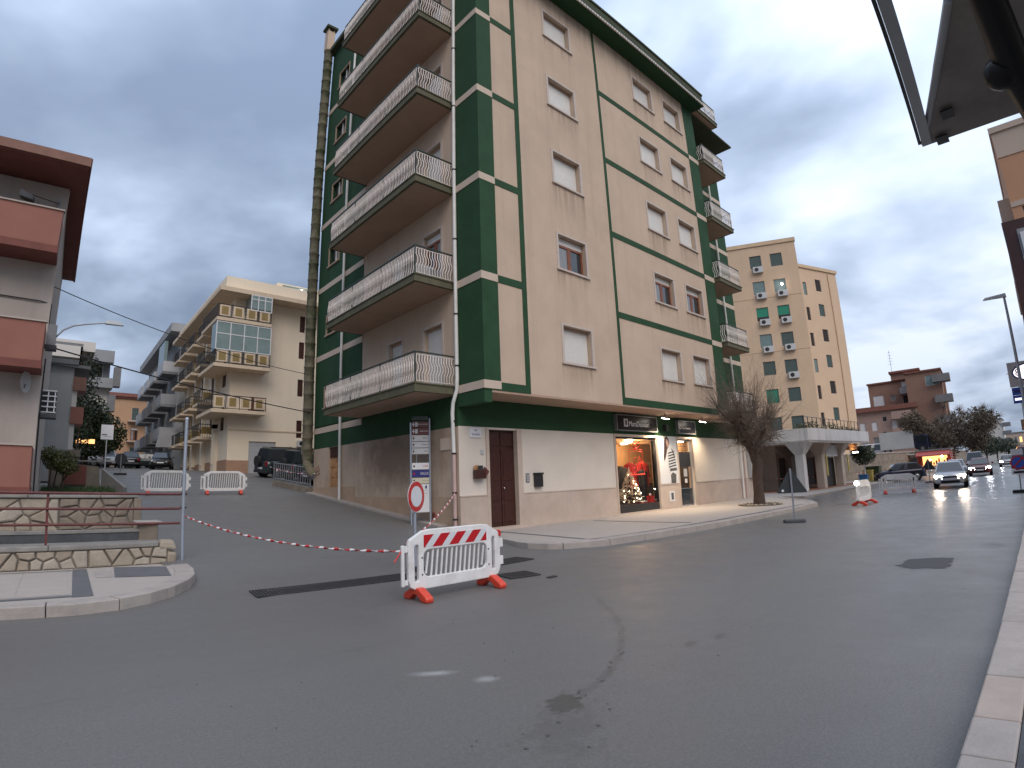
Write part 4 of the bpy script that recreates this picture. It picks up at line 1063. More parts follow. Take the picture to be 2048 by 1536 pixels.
# shop door
v = MB()
for a in ((22.82, 22.90, 0.17, 3.32), (24.10, 24.18, 0.17, 3.32), (22.90, 24.10, 3.24, 3.32), (22.90, 24.10, 0.17, 0.24), (22.90, 24.10, 0.98, 1.02)): FG.box(v, a[0], a[1], -0.16, -0.10, a[2], a[3])
sd_ = v.build('shop_door', 'steel', B)
g = MB(); FG.box(g, 22.90, 24.10, -0.14, -0.13, 0.24, 0.98); g.build('pane', 'glass', sd_)
g = MB(); FG.box(g, 22.90, 24.10, -0.14, -0.13, 1.02, 2.02); g.build('pane', 'clearpane', sd_)
g = MB(); FG.box(g, 22.90, 24.10, -0.15, -0.11, 2.02, 2.72); g.build('blind_box', 'darkmetal', sd_)
g = MB(); FG.box(g, 22.90, 24.10, -0.14, -0.13, 2.72, 3.24); g.build('pane', 'clearpane', sd_)
g = MB(); FG.box(g, 23.45, 23.75, -0.125, -0.12, 1.55, 1.92); g.build('notice', 'signgrey', sd_)
g = MB(); FG.box(g, 23.50, 23.72, -0.125, -0.12, 1.25, 1.45); g.build('notice', 'signwhite', sd_)
g = MB(); FG.box(g, 22.74, 24.28, 0.0, 0.05, 3.325, 3.43); FG.box(g, 22.74, 22.815, 0.0, 0.05, 0.1, 3.32); FG.box(g, 24.185, 24.28, 0.0, 0.05, 0.1, 3.32); FG.box(g, 22.74, 24.28, 0.0, 0.20, 0.06, 0.165); g.build('surround', 'marble', sd_)
# shop interior shell (seen at a slant, so the room reaches far to the right)
x0, x1, y0, y1, z0, z1 = 17.7, 29.0, YG + 0.29, 17.6, 0.18, 3.36
sh = MB()
sh.quad((x0, y1, z0), (x1, y1, z0), (x1, y1, z1), (x0, y1, z1)); sh.quad((x0, y0, z0), (x0, y1, z0), (x0, y1, z1), (x0, y0, z1)); sh.quad((x1, y1, z0), (x1, y0, z0), (x1, y0, z1), (x1, y1, z1)); sh.quad((x0, y0, z1), (x0, y1, z1), (x1, y1, z1), (x1, y0, z1))
sh.build('shop_interior', 'shopwall', B)
MB().quad((x0, y0 - 0.1, z0), (x1, y0 - 0.1, z0), (x1, y1, z0), (x0, y1, z0)).build('shop_floor', 'shopfloor', B)
MB().box(18.1, 22.6, YG + 0.10, YG + 1.25, 0.19, 0.50).build('display_plinth', 'shopdark', B)
MB().box(20.2, 24.0, 15.65, 15.80, 0.2, 1.30).build('rack_wall', 'shopdark', B)
for zz in (1.42, 1.85, 2.25): MB().box(22.9, 24.2, 15.9, 16.3, zz, zz + 0.04).build('shelf', 'shopwall', B)
MB().box(21.05, 21.22, YG + 0.14, YG + 0.30, 0.5, 3.24).build('window_post', 'shopwall', B)
bm_ = MB().box(24.3, 26.4, 14.80, 14.90, 0.2, 3.36).build('brick_lining', 'mortar', B)
for r_ in range(5):
    for c_ in range(5):
        MB().box(24.34 + c_ * 0.40 + (r_ % 2) * 0.2 - 0.1, 24.34 + c_ * 0.40 + (r_ % 2) * 0.2 + 0.27, 14.74, 14.80, 2.30 + r_ * 0.2, 2.30 + r_ * 0.2 + 0.175).build('brick', 'shopwall', bm_)
def lamp(loc, energy, colr, r=0.15, name='shop_light'):
    l = bpy.data.lights.new(name, 'POINT'); l.energy = energy; l.color = colr; l.shadow_soft_size = r
    o = bpy.data.objects.new(name, l); col.objects.link(o); o.location = loc; return o
for (x, y) in ((21.8, 15.6), (22.5, 16.4), (20.9, 15.0), (24.6, 14.45)):
    MB().lathe((x, y, 3.28), [(0.17, 0.0), (0.17, 0.07)], 12).build('ceiling_lamp', 'lamp_white', B)
lamp((21.5, 15.2, 3.0), 90, (1.0, 0.64, 0.34)); lamp((19.9, 14.2, 2.95), 45, (1.0, 0.70, 0.42)); lamp((24.4, 14.4, 2.9), 30, (1.0, 0.66, 0.36)); lamp((23.6, 16.6, 2.9), 40, (1.0, 0.64, 0.34))

# --- signs over the shop
def shop_sign(u0, u1, z0, z1, size, label, tx):
    r = root('shop_sign', (u0, YG, z0), label, 'sign', 'shop name boards')
    g = MB(); FG.box(g, u0, u1, 0.02, 0.14, z0, z1); g.build('board', 'black', r)
    g = MB(); e = 0.035
    FG.box(g, u0 - e, u0, 0.0, 0.17, z0 - e, z1 + e); FG.box(g, u1, u1 + e, 0.0, 0.17, z0 - e, z1 + e); FG.box(g, u0, u1, 0.0, 0.17, z0 - e, z0); FG.box(g, u0, u1, 0.0, 0.17, z1, z1 + e)
    g.build('frame', 'steel', r)
    cx = tx
    q = MB(); s = size
    # square emblem: pale tile with a small darker figure
    FG.box(q, cx - 0.60 * s, cx + 0.45 * s, 0.14, 0.146, (z0 + z1) / 2 - 0.62 * s, (z0 + z1) / 2 + 0.62 * s); em = q.build('emblem', 'signwhite', r)
    q = MB(); FG.box(q, cx - 0.30 * s, cx + 0.15 * s, 0.146, 0.150, (z0 + z1) / 2 - 0.35 * s, (z0 + z1) / 2 + 0.40 * s); q.build('emblem_figure', 'fabric_dark', em)
    text_part('lettering', 'MaraDesideri', s * 1.18, 'letter', FG, cx + 0.65 * s, 0.15, (z0 + z1) / 2 - 0.04, r, align='LEFT', xs=0.86, depth=0.01)
    return r
shop_sign(18.08, 20.98, 3.60, 4.20, 0.27, 'wide black shop sign with white lettering above the display window', 18.72)
shop_sign(22.86, 24.38, 3.60, 4.16, 0.15, 'smaller black shop sign with white lettering above the shop door', 23.02)
# --- spotlights under the soffit
def spot(loc, label, e):
    x, y, z = loc
    r = root('spotlight', loc, label, 'lamp', 'spotlights over the shop front')
    MB().tube([(x, y, 4.33), (x, y, 4.22)], 0.02, 6).build('stem', 'darkmetal', r)
    MB().hexa([(x - 0.14, y - 0.10, 4.10), (x + 0.14, y - 0.10, 4.10), (x + 0.14, y + 0.10, 4.16), (x - 0.14, y + 0.10, 4.16), (x - 0.10, y - 0.06, 4.23), (x + 0.10, y - 0.06, 4.23), (x + 0.10, y + 0.08, 4.25), (x - 0.10, y + 0.08, 4.25)]).build('housing', 'steel', r)
    MB().hexa([(x - 0.15, y - 0.12, 4.065), (x + 0.15, y - 0.12, 4.065), (x + 0.15, y + 0.09, 4.125), (x - 0.15, y + 0.09, 4.125), (x - 0.13, y - 0.10, 4.095), (x + 0.13, y - 0.10, 4.095), (x + 0.13, y + 0.09, 4.155), (x - 0.13, y + 0.09, 4.155)]).build('lens', 'lamp_white', r)
    l = bpy.data.lights.new('spot_beam', 'SPOT'); l.energy = e; l.color = (1.0, 0.80, 0.56); l.spot_size = radians(125); l.spot_blend = 0.7; l.shadow_soft_size = 0.12
    o = bpy.data.objects.new('spot_beam', l); col.objects.link(o); o.location = (x, y - 0.03, 4.03); o.rotation_euler = (radians(8), 0, 0)
spot((20.85, 12.90, 4.33), 'lit spotlight under the overhang above the display window', 420)
spot((24.15, 12.90, 4.33), 'lit spotlight under the overhang above the shop door', 260)
# --- fashion poster between window and door (flat print)
po = root('poster', (21.9, YG, 1.28), 'tall fashion poster of a long-haired figure in a striped jumper', 'poster')
g = MB(); FG.box(g, 21.17, 22.73, 0.0, 0.03, 1.28, 3.42); g.build('sheet', 'signwhite', po)
def print_(pts, m, lvl, nm):
    MB().extrude([FG.p(u, 0.030 + 0.003 * lvl, z) for u, z in pts], (0, -0.002, 0)).build(nm, m, po)
print_([(21.78, 3.40), (21.92, 3.42), (22.06, 3.30), (22.10, 3.10), (22.02, 2.95), (21.98, 2.80), (21.86, 2.75), (21.74, 2.50), (21.60, 2.28), (21.56, 2.45), (21.62, 2.85), (21.68, 3.20)], 'hair', 1, 'print_hair')
print_([(21.86, 3.30), (21.98, 3.28), (22.04, 3.10), (22.00, 2.96), (21.93, 2.90), (21.86, 3.00), (21.82, 3.15)], 'skin', 2, 'print_face')
print_([(21.86, 2.80), (22.02, 2.95), (22.22, 2.86), (22.46, 2.55), (22.60, 2.20), (22.62, 2.00), (22.40, 1.88), (21.98, 1.88), (21.92, 2.20), (21.82, 2.50)], 'reflex_grey', 3, 'print_jumper')
for i in range(6):
    z = 2.70 - i * 0.125
    print_([(21.90 - 0.0 * i, z - 0.03), (22.44 + 0.02 * i, z + 0.06), (22.46 + 0.02 * i, z + 0.005), (21.91, z - 0.085)], 'black', 4, 'print_stripe')
print_([(22.20, 2.88), (22.30, 2.84), (22.50, 2.45), (22.42, 2.42)], 'fabric_dark', 5, 'print_sleeve')
print_([(21.98, 1.95), (22.56, 1.98), (22.58, 1.86), (21.98, 1.82)], 'fabric_dark', 5, 'print_belt')
print_([(22.0, 1.84), (22.5, 1.84), (22.48, 1.66), (22.24, 1.72), (22.02, 1.64)], 'signwhite', 5, 'print_hem')
print_([(22.02, 1.66), (22.20, 1.78), (22.48, 1.68), (22.42, 1.29), (22.04, 1.29)], 'fabric_dark', 6, 'print_trousers')
sp = root('notice_plate', (21.8, YG, 0.5), 'small framed notice on the stone plinth under the fashion poster', 'notice')
g = MB(); FG.box(g, 21.80, 22.22, 0.03, 0.05, 0.48, 0.94); g.build('plate', 'signwhite', sp)
g = MB(); FG.box(g, 21.92, 22.12, 0.05, 0.054, 0.55, 0.86); g.build('picture', 'fabric_dark', sp)
# --- window decal: red gift outline with bow and slanted price sign
dc = root('window_decal', (19.4, YG + 0.03, 2.1), 'red gift-shaped sale sticker drawn on the display window', 'sticker')
yd = YG + 0.052
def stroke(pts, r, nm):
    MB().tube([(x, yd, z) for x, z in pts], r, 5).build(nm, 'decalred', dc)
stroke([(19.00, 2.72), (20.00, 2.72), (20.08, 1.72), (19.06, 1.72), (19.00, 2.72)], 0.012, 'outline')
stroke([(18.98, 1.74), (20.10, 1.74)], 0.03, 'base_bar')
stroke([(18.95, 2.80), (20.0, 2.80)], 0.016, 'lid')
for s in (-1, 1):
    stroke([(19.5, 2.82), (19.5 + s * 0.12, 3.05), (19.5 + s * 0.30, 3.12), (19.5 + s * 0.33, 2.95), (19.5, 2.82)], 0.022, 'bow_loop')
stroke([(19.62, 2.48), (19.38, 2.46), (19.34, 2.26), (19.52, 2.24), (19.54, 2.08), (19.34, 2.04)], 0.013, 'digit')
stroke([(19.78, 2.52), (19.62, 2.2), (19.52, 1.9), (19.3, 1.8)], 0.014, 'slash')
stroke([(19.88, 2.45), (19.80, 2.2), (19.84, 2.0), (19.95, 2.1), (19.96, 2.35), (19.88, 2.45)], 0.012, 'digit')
# --- Christmas tree of pale tinsel in the window
ct = root('christmas_tree', (19.55, YG + 0.50, 0.5), 'pale tinsel Christmas tree glowing in the display window', 'tree')
MB().tube([(19.55, YG + 0.50, 0.5), (19.55, YG + 0.50, 1.75)], 0.03, 6).build('trunk', 'wood_dark', ct)
g = MB()
for k in range(520):
    t = R.random() ** 0.75; z = 0.58 + t * 1.28; rad = (1 - t) * 0.66 + 0.05
    a = R.random() * 2 * pi; rr = rad * sqrt(R.uniform(0.35, 1)); c = Vector((19.55 + rr * cos(a), YG + 0.50 + rr * sin(a) * 0.85, z))
    d = Vector((cos(a), sin(a), -0.35 + R.gauss(0, 0.3))).normalized() * R.uniform(0.05, 0.11); e = Vector((-sin(a), cos(a), R.gauss(0, 0.5))).normalized() * R.uniform(0.02, 0.045)
    g.add([c - d * 0.3, c - e, c + d, c + e, c + Vector((0, 0, 0.03))], [(0, 1, 4), (1, 2, 4), (2, 3, 4), (3, 0, 4), (0, 3, 2, 1)])
cr = g.build('crown', 'tinsel', ct)
g = MB()
for k in range(26):
    t = R.random(); a = R.uniform(pi, 2 * pi); rad = ((1 - t) * 0.66 + 0.05); g.ball((19.55 + rad * cos(a), YG + 0.50 + rad * sin(a) * 0.85, 0.58 + t * 1.25), 0.02, None, None, 6, 4)
fb_ = g.build('fairy_lights', 'lamp_warm', ct); fb_['kind'] = 'stuff'
MB().lathe((19.55, YG + 0.50, 1.80), [(0.07, 0), (0.05, 0.12), (0.01, 0.28)], 8).build('top_cone', 'tinsel', ct)
def gift(x, w, h, label, ball=False):
    r = root('gift', (x, YG + 0.25, 0.5), label, 'gift', 'red ornaments in the display window')
    MB().box(x - w, x + w, YG + 0.16, YG + 0.16 + 2 * w, 0.5, 0.5 + h).build('box', 'giftred', r, bevel=0.015)
    MB().box(x - w - 0.01, x + w + 0.01, YG + 0.14, YG + 0.18 + 2 * w, 0.5 + h, 0.5 + h + 0.03).build('lid', 'signwhite' if not ball else 'giftred', r)
    if ball: MB().ball((x, YG + 0.16 + w, 0.5 + h + 0.09), 0.06, None, None, 8, 6).build('pompom', 'signwhite', r)
gift(20.12, 0.16, 0.07, 'flat red gift beside the Christmas tree in the display window')
gift(20.72, 0.12, 0.26, 'upright red gift with a white pompom in the display window', True)
gift(21.02, 0.09, 0.10, 'small red gift at the right edge of the display window')
# garments and mannequin behind the glass
def mannequin(x, y, label, top, low, arms=False):
    r = root('mannequin', (x, y, 0.5), label, 'mannequin', 'dressed dummies in the shop')
    MB().lathe((x, y, 0.0), [(0.13, 1.05), (0.19, 1.2), (0.16, 1.45), (0.22, 1.75), (0.20, 1.88), (0.07, 1.95)], 12).build('garment', top, r)
    MB().lathe((x, y, 0.0), [(0.10, 0.5), (0.13, 0.8), (0.18, 1.08)], 10).build('skirt', low, r)
    MB().tube([(x, y, 0.2), (x, y, 0.6)], 0.02, 6).build('stand', 'steel', r)
    for s in (-1, 1):
        MB().tube([(x + s * 0.20, y, 1.82), (x + s * 0.27, y + 0.02, 1.5), (x + s * 0.24, y - 0.05, 1.2)], [0.06, 0.05, 0.035], 8).build('sleeve', top, r)
mannequin(21.2, 14.55, 'dark-dressed dummy in the middle of the shop window', 'cloth_dark', 'cloth_dark')
mannequin(21.9, 15.0, 'red-topped dummy farther back in the shop', 'cloth_red', 'cloth_dark')
for i, (x, y, z, m, lb) in enumerate(((20.9, 15.0, 1.45, 'cloth_red', 'dark red coat hanging at the back left of the shop'), (20.0, 14.9, 1.3, 'cloth_dark', 'black coat hanging by the left edge of the shop window'), (23.5, 15.92, 1.46, 'cloth_red', 'folded red clothes on the shop shelf'), (22.3, 15.3, 1.5, 'cloth_red', 'short red jacket hanging behind the sale sticker'))):
    if 'folded' in lb:
        r = root('garment', (x, y, z), lb, 'garment'); MB().box(x - 0.3, x + 0.25, y, y + 0.4, z, z + 0.26).build('stack', m, r, bevel=0.04)
    else:
        r = root('garment', (x, y, z), lb, 'garment')
        MB().lathe((x, y, z), [(0.30, -0.3), (0.30, 0.3), (0.27, 0.75), (0.10, 0.85)], 12).build('coat', m, r)
        for s in (-1, 1): MB().tube([(x + s * 0.26, y - 0.1, z + 0.72), (x + s * 0.34, y - 0.14, z + 0.1)], [0.08, 0.06], 8).build('sleeve', m, r)
# --- small things on the wall
def plate(u0, u1, z0, z1, F, label, lines, m='signwhite', name='street_plate', tm='signblue', sz=0.09):
    r = root(name, F.p((u0 + u1) / 2, 0, z0), label, 'sign')
    g = MB(); F.box(g, u0, u1, 0.0, 0.03, z0, z1); g.build('plate', m, r)
    for i, s in enumerate(lines):
        text_part('lettering', s, sz, tm, F, (u0 + u1) / 2, 0.033, z1 - (z1 - z0) * (0.28 + 0.42 * i), r, depth=0.003, xs=0.8)
    return r
plate(10.55, 11.02, 3.08, 3.40, FG, 'marble street name plate beside the dark wooden front door', ['VIA', 'VILLAROSA'], sz=0.085)
plate(13.98, 14.55, 2.72, 3.10, FB, 'pale wall plaque left of the white downpipe', [], name='wall_plaque', m='cream_band')
r = root('wall_pipe', (10.1, 15.9, 2.0), 'short white conduit on the side wall behind the direction signs', 'conduit')
MB().tube([(10.07, 15.92, 2.18), (10.07, 15.92, 2.88)], 0.025, 6).build('tube', 'pipewhite', r)
r = root('wall_vent', (10.1, 14.95, 0.55), 'orange-rimmed round hole low in the side wall near the corner', 'vent')
MB().lathe((10.10, 14.95, 0.66), [(0.13, 0.0), (0.13, -0.03), (0.10, -0.035)], 14, 'x').build('rim', 'terracotta', r)
MB().lathe((10.062, 14.95, 0.66), [(0.095, 0.0), (0.095, -0.004)], 12, 'x').build('hole', 'pinkdark', r)
plate(10.98, 11.10, 2.55, 2.70, FG, 'tiny grey house number tile left of the front door', [], m='signgrey', name='number_tile')
r = root('mailbox', (10.9, YG - 0.1, 1.80), 'brown wall mailbox stuffed with leaflets left of the front door', 'mailbox')
g = MB(); FG.box(g, 10.63, 11.03, 0.04, 0.20, 1.78, 2.06); g.build('box', 'wood_dark', r, bevel=0.01)
for i, (a, w, ang, m) in enumerate(((10.66, 0.16, 0.15, 'plywood'), (10.80, 0.2, -0.1, 'signgrey'), (10.92, 0.24, -0.7, 'rustred'), (10.74, 0.18, 0.0, 'cloth_dark'))):
    P = [(0, 0), (w, 0), (w, 0.16), (0, 0.16)]
    MB().extrude([FG.p(a + u * cos(ang) - z * sin(ang), 0.07 + i * 0.03, 2.03 + u * -sin(ang) * -1 + z * cos(ang)) for u, z in P], (0, -0.02, 0)).build('leaflet', m, r)
r = root('mailbox', (13.5, YG - 0.1, 1.45), 'black wall letterbox right of the front door', 'mailbox')
g = MB(); FG.box(g, 13.30, 13.66, 0.0, 0.12, 1.44, 1.86); g.build('box', 'darkmetal', r, bevel=0.012)
g = MB(); FG.box(g, 13.28, 13.68, 0.0, 0.15, 1.862, 1.93); g.build('lid', 'darkmetal', r, bevel=0.01)
r = root('intercom', (13.02, YG, 1.62), 'small grey intercom panel right of the front door', 'intercom')
g = MB(); FG.box(g, 12.93, 13.09, 0.0, 0.03, 1.62, 1.92); g.build('panel', 'steel', r)
for i in range(3):
    g = MB(); FG.box(g, 12.96, 13.06, 0.03, 0.037, 1.66 + i * 0.08, 1.70 + i * 0.08); g.build('button', 'signgrey', r)
r = root('wall_lamp', (21.8, YG, 3.62), 'small dark wall lantern on the green band between the two shop signs', 'lamp')
g = MB(); FG.box(g, 21.72, 21.92, 0.0, 0.18, 3.66, 3.95); g.build('lantern', 'darkmetal', r, bevel=0.02)
r = root('meter_cabinet', (30.5, YG, 1.25), 'grey meter cabinet at the far end of the shop wall behind the tree', 'cabinet')
g = MB(); FG.box(g, 30.25, 30.75, 0.03, 0.22, 1.27, 3.0); g.build('case', 'signgrey', r)
for a, b in ((1.30, 2.10), (2.14, 2.96)):
    g = MB(); FG.box(g, 30.28, 30.72, 0.22, 0.235, a, b); g.build('door', 'truckbox', r)
MB().tube([(29.75, YG - 0.06, 0.2), (29.75, YG - 0.06, 3.4)], 0.03, 6).build('conduit', 'pipepink', B)

# graffiti scribble on the side wall
gf = root('graffiti', (10.1, 24.3, 2.4), 'faint pink graffiti scribble on the side wall by the boarded door', 'graffiti')
for dy, dz in ((0.0, 0.0), (0.28, -0.05)):
    MB().tube([(10.108, 24.35 + dy + 0.12 * sin(3.1 * t), 2.62 + dz - 0.09 * t + 0.05 * cos(5 * t)) for t in [0.5 * k for k in range(10)]], 0.012, 4).build('stroke', 'pinkpanel', gf)

# rain dirt below sills and under the eave (flat stains on the render)
for i, h in enumerate(holesA):
    g = MB(); w_ = R.uniform(0.05, 0.3); hgt = R.uniform(0.9, 1.9)
    g.quad(*[FA.p(u, 0.0275, z) for u, z in ((h[0] - 0.15, h[2] - 0.09 - hgt), (h[1] + 0.15, h[2] - 0.09 - hgt), (h[1] + 0.15, h[2] - 0.075), (h[0] - 0.15, h[2] - 0.075))]); g.build('rain_streak', 'rain_dirt', B)
for a, b_ in ((10.2, 17.0), (17.1, 24.7)):
    g = MB(); g.quad(*[FA.p(u, 0.029, z) for u, z in ((a, 19.6), (b_, 19.6), (b_, 21.73), (a, 21.73))]); g.build('rain_streak', 'rain_dirt', B)
# ================================================================== STREET FURNITURE
def holed_plate(outer, holes, th):
    """flat plate in local XZ (y = 0 front, th back) with holes"""
    bm = bmesh.new(); edges = []
    for loop in [outer] + list(holes):
        vs = [bm.verts.new((u, 0, z)) for u, z in loop]
        edges += [bm.edges.new((vs[i], vs[(i + 1) % len(vs)])) for i in range(len(vs))]
    bmesh.ops.triangle_fill(bm, use_beauty=True, use_dissolve=False, edges=edges)
    # drop faces lying in holes
    def inside(p, poly):
        c = False; n = len(poly)
        for i in range(n):
            (x1, y1), (x2, y2) = poly[i], poly[(i + 1) % n]
            if (y1 > p[1]) != (y2 > p[1]) and p[0] < (x2 - x1) * (p[1] - y1) / (y2 - y1) + x1: c = not c
        return c
    for f in list(bm.faces):
        c = f.calc_center_median()
        if any(inside((c.x, c.z), h) for h in holes) or not inside((c.x, c.z), outer): bm.faces.remove(f)
    r = bmesh.ops.extrude_face_region(bm, geom=list(bm.faces))
    bmesh.ops.translate(bm, verts=[e for e in r['geom'] if isinstance(e, bmesh.types.BMVert)], vec=(0, th, 0))
    bmesh.ops.recalc_face_normals(bm, faces=bm.faces)
    mb = MB(); bm.verts.ensure_lookup_table(); bm.verts.index_update()
    mb.add([v.co[:] for v in bm.verts], [[v.index for v in f.verts] for f in bm.faces]); bm.free()
    return mb
def rrect(u0, u1, z0, z1, r, n=4):
    pts = []
    for cx, cz, a0 in ((u1 - r, z0 + r, -pi / 2), (u1 - r, z1 - r, 0), (u0 + r, z1 - r, pi / 2), (u0 + r, z0 + r, pi)):
        for k in range(n + 1): a = a0 + pi / 2 * k / n; pts.append((cx + r * cos(a), cz + r * sin(a)))
    return pts
GRL = (-0.60, 0.60, 0.32, 0.71)
def make_barrier(label, strip=True, grl=GRL):
    r = root('plastic_barrier', (0, 0, 0), label, 'barrier', 'white plastic road barriers')
    outer = [(-0.86, 0.30), (-0.83, 0.20), (-0.74, 0.15), (0.74, 0.15), (0.84, 0.20), (0.88, 0.30), (0.88, 0.80), (0.84, 0.86), (0.62, 0.985), (0.52, 1.0), (-0.50, 1.0), (-0.62, 0.985), (-0.84, 0.87), (-0.86, 0.80)]
    u0, u1, z0, z1 = grl
    holes = [rrect(u0, u1, z0, z1, 0.10), rrect(-0.755, -0.685, 0.27, 0.79, 0.033), rrect(0.705, 0.765, 0.27, 0.79, 0.028)]
    body = holed_plate(outer, holes, 0.065).build('panel', 'plastic_white', r, bevel=0.012)
    n = 13
    for k in range(n):
        u = u0 + 0.03 + (u1 - u0 - 0.06) * (k + 0.5) / n
        zl, zh = z0 - 0.01, z1 + 0.01
        e = 0.055 if k in (0, n - 1) else 0.0
        MB().hexa([(u - 0.036, 0.022, zl + e), (u - 0.010, 0.022, zl + e), (u - 0.010, 0.040, zl + e), (u - 0.036, 0.040, zl + e), (u + 0.010, 0.022, zh - e), (u + 0.036, 0.022, zh - e), (u + 0.036, 0.040, zh - e), (u + 0.010, 0.040, zh - e)]).build('slat', 'plastic_white', r)
    # hinge bars and hooks
    MB().box(-0.965, -0.915, 0.01, 0.055, 0.22, 0.80).build('hinge_bar', 'plastic_white', r, bevel=0.012)
    MB().box(-0.915, -0.862, 0.015, 0.05, 0.70, 0.79).build('hinge_arm', 'plastic_white', r)
    MB().box(-0.915, -0.862, 0.015, 0.05, 0.24, 0.31).build('hinge_arm', 'plastic_white', r)
    for zz in (0.32, 0.60): MB().box(0.882, 0.955, 0.012, 0.052, zz, zz + 0.14).build('hook', 'plastic_white', r, bevel=0.01)
    for u in (-0.63, 0.63):
        for zz in (0.36, 0.60): MB().lathe((u, 0.0, zz), [(0.013, 0.0), (0.013, -0.004)], 8, 'y').build('bolt', 'darkmetal', r)
    if strip:
        s = MB().box(-0.60, 0.59, -0.004, 0.0, 0.745, 0.925).build('reflective_strip', 'reflex_grey', r)
        sl, w = 0.16, 0.19
        for k in range(5):
            a = -0.60 + (k - 0.5) * 2 * w * 0.80
            pts = [(a, 0.745), (a + w * 0.9, 0.745), (a + w * 0.9 + sl, 0.925), (a + sl, 0.925)]
            # clip to the strip
            def clipx(poly, lim, keep_less):
                out = []
                for i in range(len(poly)):
                    p, q = poly[i], poly[(i + 1) % len(poly)]
                    ip = (p[0] <= lim) if keep_less else (p[0] >= lim); iq = (q[0] <= lim) if keep_less else (q[0] >= lim)
                    if ip: out.append(p)
                    if ip != iq: t = (lim - p[0]) / (q[0] - p[0]); out.append((lim, p[1] + t * (q[1] - p[1])))
                return out
            pts = clipx(clipx(pts, 0.59, True), -0.60, False)
            if len(pts) > 2: MB().extrude([(u, -0.004, z) for u, z in pts], (0, -0.002, 0)).build('red_stripe', 'reflex_red', s)
    prof = [(-0.30, 0.0), (-0.31, 0.055), (-0.28, 0.085), (-0.09, 0.185), (0.09, 0.185), (0.28, 0.085), (0.31, 0.055), (0.30, 0.0), (0.16, 0.0), (0.13, 0.03), (0.045, 0.085), (-0.045, 0.085), (-0.13, 0.03), (-0.16, 0.0)]
    for u in (-0.69, 0.69):
        f = MB().extrude([(u - 0.065, y + 0.03, z) for y, z in prof], (0.13, 0, 0)).build('foot', 'plastic_red', r, bevel=0.02)
        MB().tube([(u, 0.033, 0.17), (u, 0.033, 0.26)], 0.026, 8).build('spigot', 'plastic_white', f)
    return r
b0 = make_barrier('nearest white plastic barrier with a red and white striped band, red feet')
b0.location = (5.07, 6.92, 0.0); b0.rotation_euler = (0, 0, radians(0.5))
b1 = make_barrier('x', False, (-0.62, 0.62, 0.28, 0.90)); b2 = make_barrier('x', False)
spots_b = [(b1, (3.90, 25.5, zside(25.5)), radians(-5), 'left of the two white barriers closing the side street uphill'),
           (None, (6.22, 25.4, zside(25.4)), radians(-8), 'right of the two white barriers closing the side street uphill'),
           (b2, (25.1, 6.25, 0.0), radians(-3), 'white barrier seen almost end-on in the road beside the pavement tip'),
           (None, (32.95, 6.45, 0.0), radians(-71), 'far white barrier standing across the road near the parked blue car')]
for i, (p_, l, a, lab) in enumerate(spots_b):
    o = p_ if p_ is not None else copy_tree(spots_b[i - 1][0])
    o.location = l; o.rotation_euler = (0, 0, a); o['label'] = lab
r = root('warning_lamp', (24.3, 6.27, 0.80), 'small lit round lamp on the end of the end-on barrier', 'lamp')
MB().lathe((24.2, 6.30, 0.90), [(0.11, 0.0), (0.11, 0.06)], 14, 'x').build('case', 'signwhite', r)
MB().lathe((24.185, 6.30, 0.90), [(0.095, 0.0), (0.095, 0.014)], 14, 'x').build('lens', 'lamp_white', r)

# --- barrier tape
def tape_mat(name, d, period):
    m = bpy.data.materials.new(name); m.use_nodes = True; N, L = m.node_tree.nodes, m.node_tree.links
    b = N['Principled BSDF']; b.inputs['Roughness'].default_value = 0.4
    g = N.new('ShaderNodeNewGeometry'); dp = N.new('ShaderNodeVectorMath'); dp.operation = 'DOT_PRODUCT'; dp.inputs[1].default_value = Vector(d).normalized()
    L.new(g.outputs['Position'], dp.inputs[0])
    q = N.new('ShaderNodeMath'); q.operation = 'DIVIDE'; q.inputs[1].default_value = period; L.new(dp.outputs['Value'], q.inputs[0])
    f = N.new('ShaderNodeMath'); f.operation = 'FRACT'; L.new(q.outputs[0], f.inputs[0])
    s = N.new('ShaderNodeMath'); s.operation = 'GREATER_THAN'; s.inputs[1].default_value = 0.5; L.new(f.outputs[0], s.inputs[0])
    mx = N.new('ShaderNodeMix'); mx.data_type = 'RGBA'; mx.inputs['A'].default_value = (0.50, 0.03, 0.03, 1); mx.inputs['B'].default_value = (0.74, 0.72, 0.71, 1)
    L.new(s.outputs[0], mx.inputs['Factor']); L.new(mx.outputs['Result'], b.inputs['Base Color'])
    M[name] = m
def tape(a, b, sag, w, label, twist=3.0, period=0.22, n=60):
    a, b = Vector(a), Vector(b); d = (b - a)
    nm = 'tape_%d' % len(M); tape_mat(nm, d, period)
    g = MB(); side_ = d.cross(Vector((0, 0, 1))).normalized(); ring = []
    for i in range(n + 1):
        t = i / n; p = a + d * t + Vector((0, 0, -sag * 4 * t * (1 - t))); an = twist * 2 * pi * t
        v = (Vector((0, 0, 1)) * cos(an) + side_ * sin(an)) * w / 2
        u = v.cross(d.normalized()).normalized() * 0.004
        ring.append((p + v, p + u, p - v, p - u))
    vs = [q for rg in ring for q in rg]; fs = []
    for i in range(n):
        for k in range(4): fs.append((i * 4 + k, i * 4 + (k + 1) % 4, i * 4 + 4 + (k + 1) % 4, i * 4 + 4 + k))
    g.add(vs, fs, True)
    return g.build('barrier_tape', nm, origin=a, label=label, cat='tape', group='red and white barrier tapes')
tape((2.37, 12.88, 1.09), (4.13, 6.95, 0.72), 0.16, 0.045, 'red and white tape strung from the bare pole to the striped barrier', 9, 0.24, 140)
tape((9.96, 13.62, 1.36), (4.22, 7.0, 0.80), 0.10, 0.06, 'red and white tape from the corner downpipe down to the striped barrier', 6, 0.36, 120)
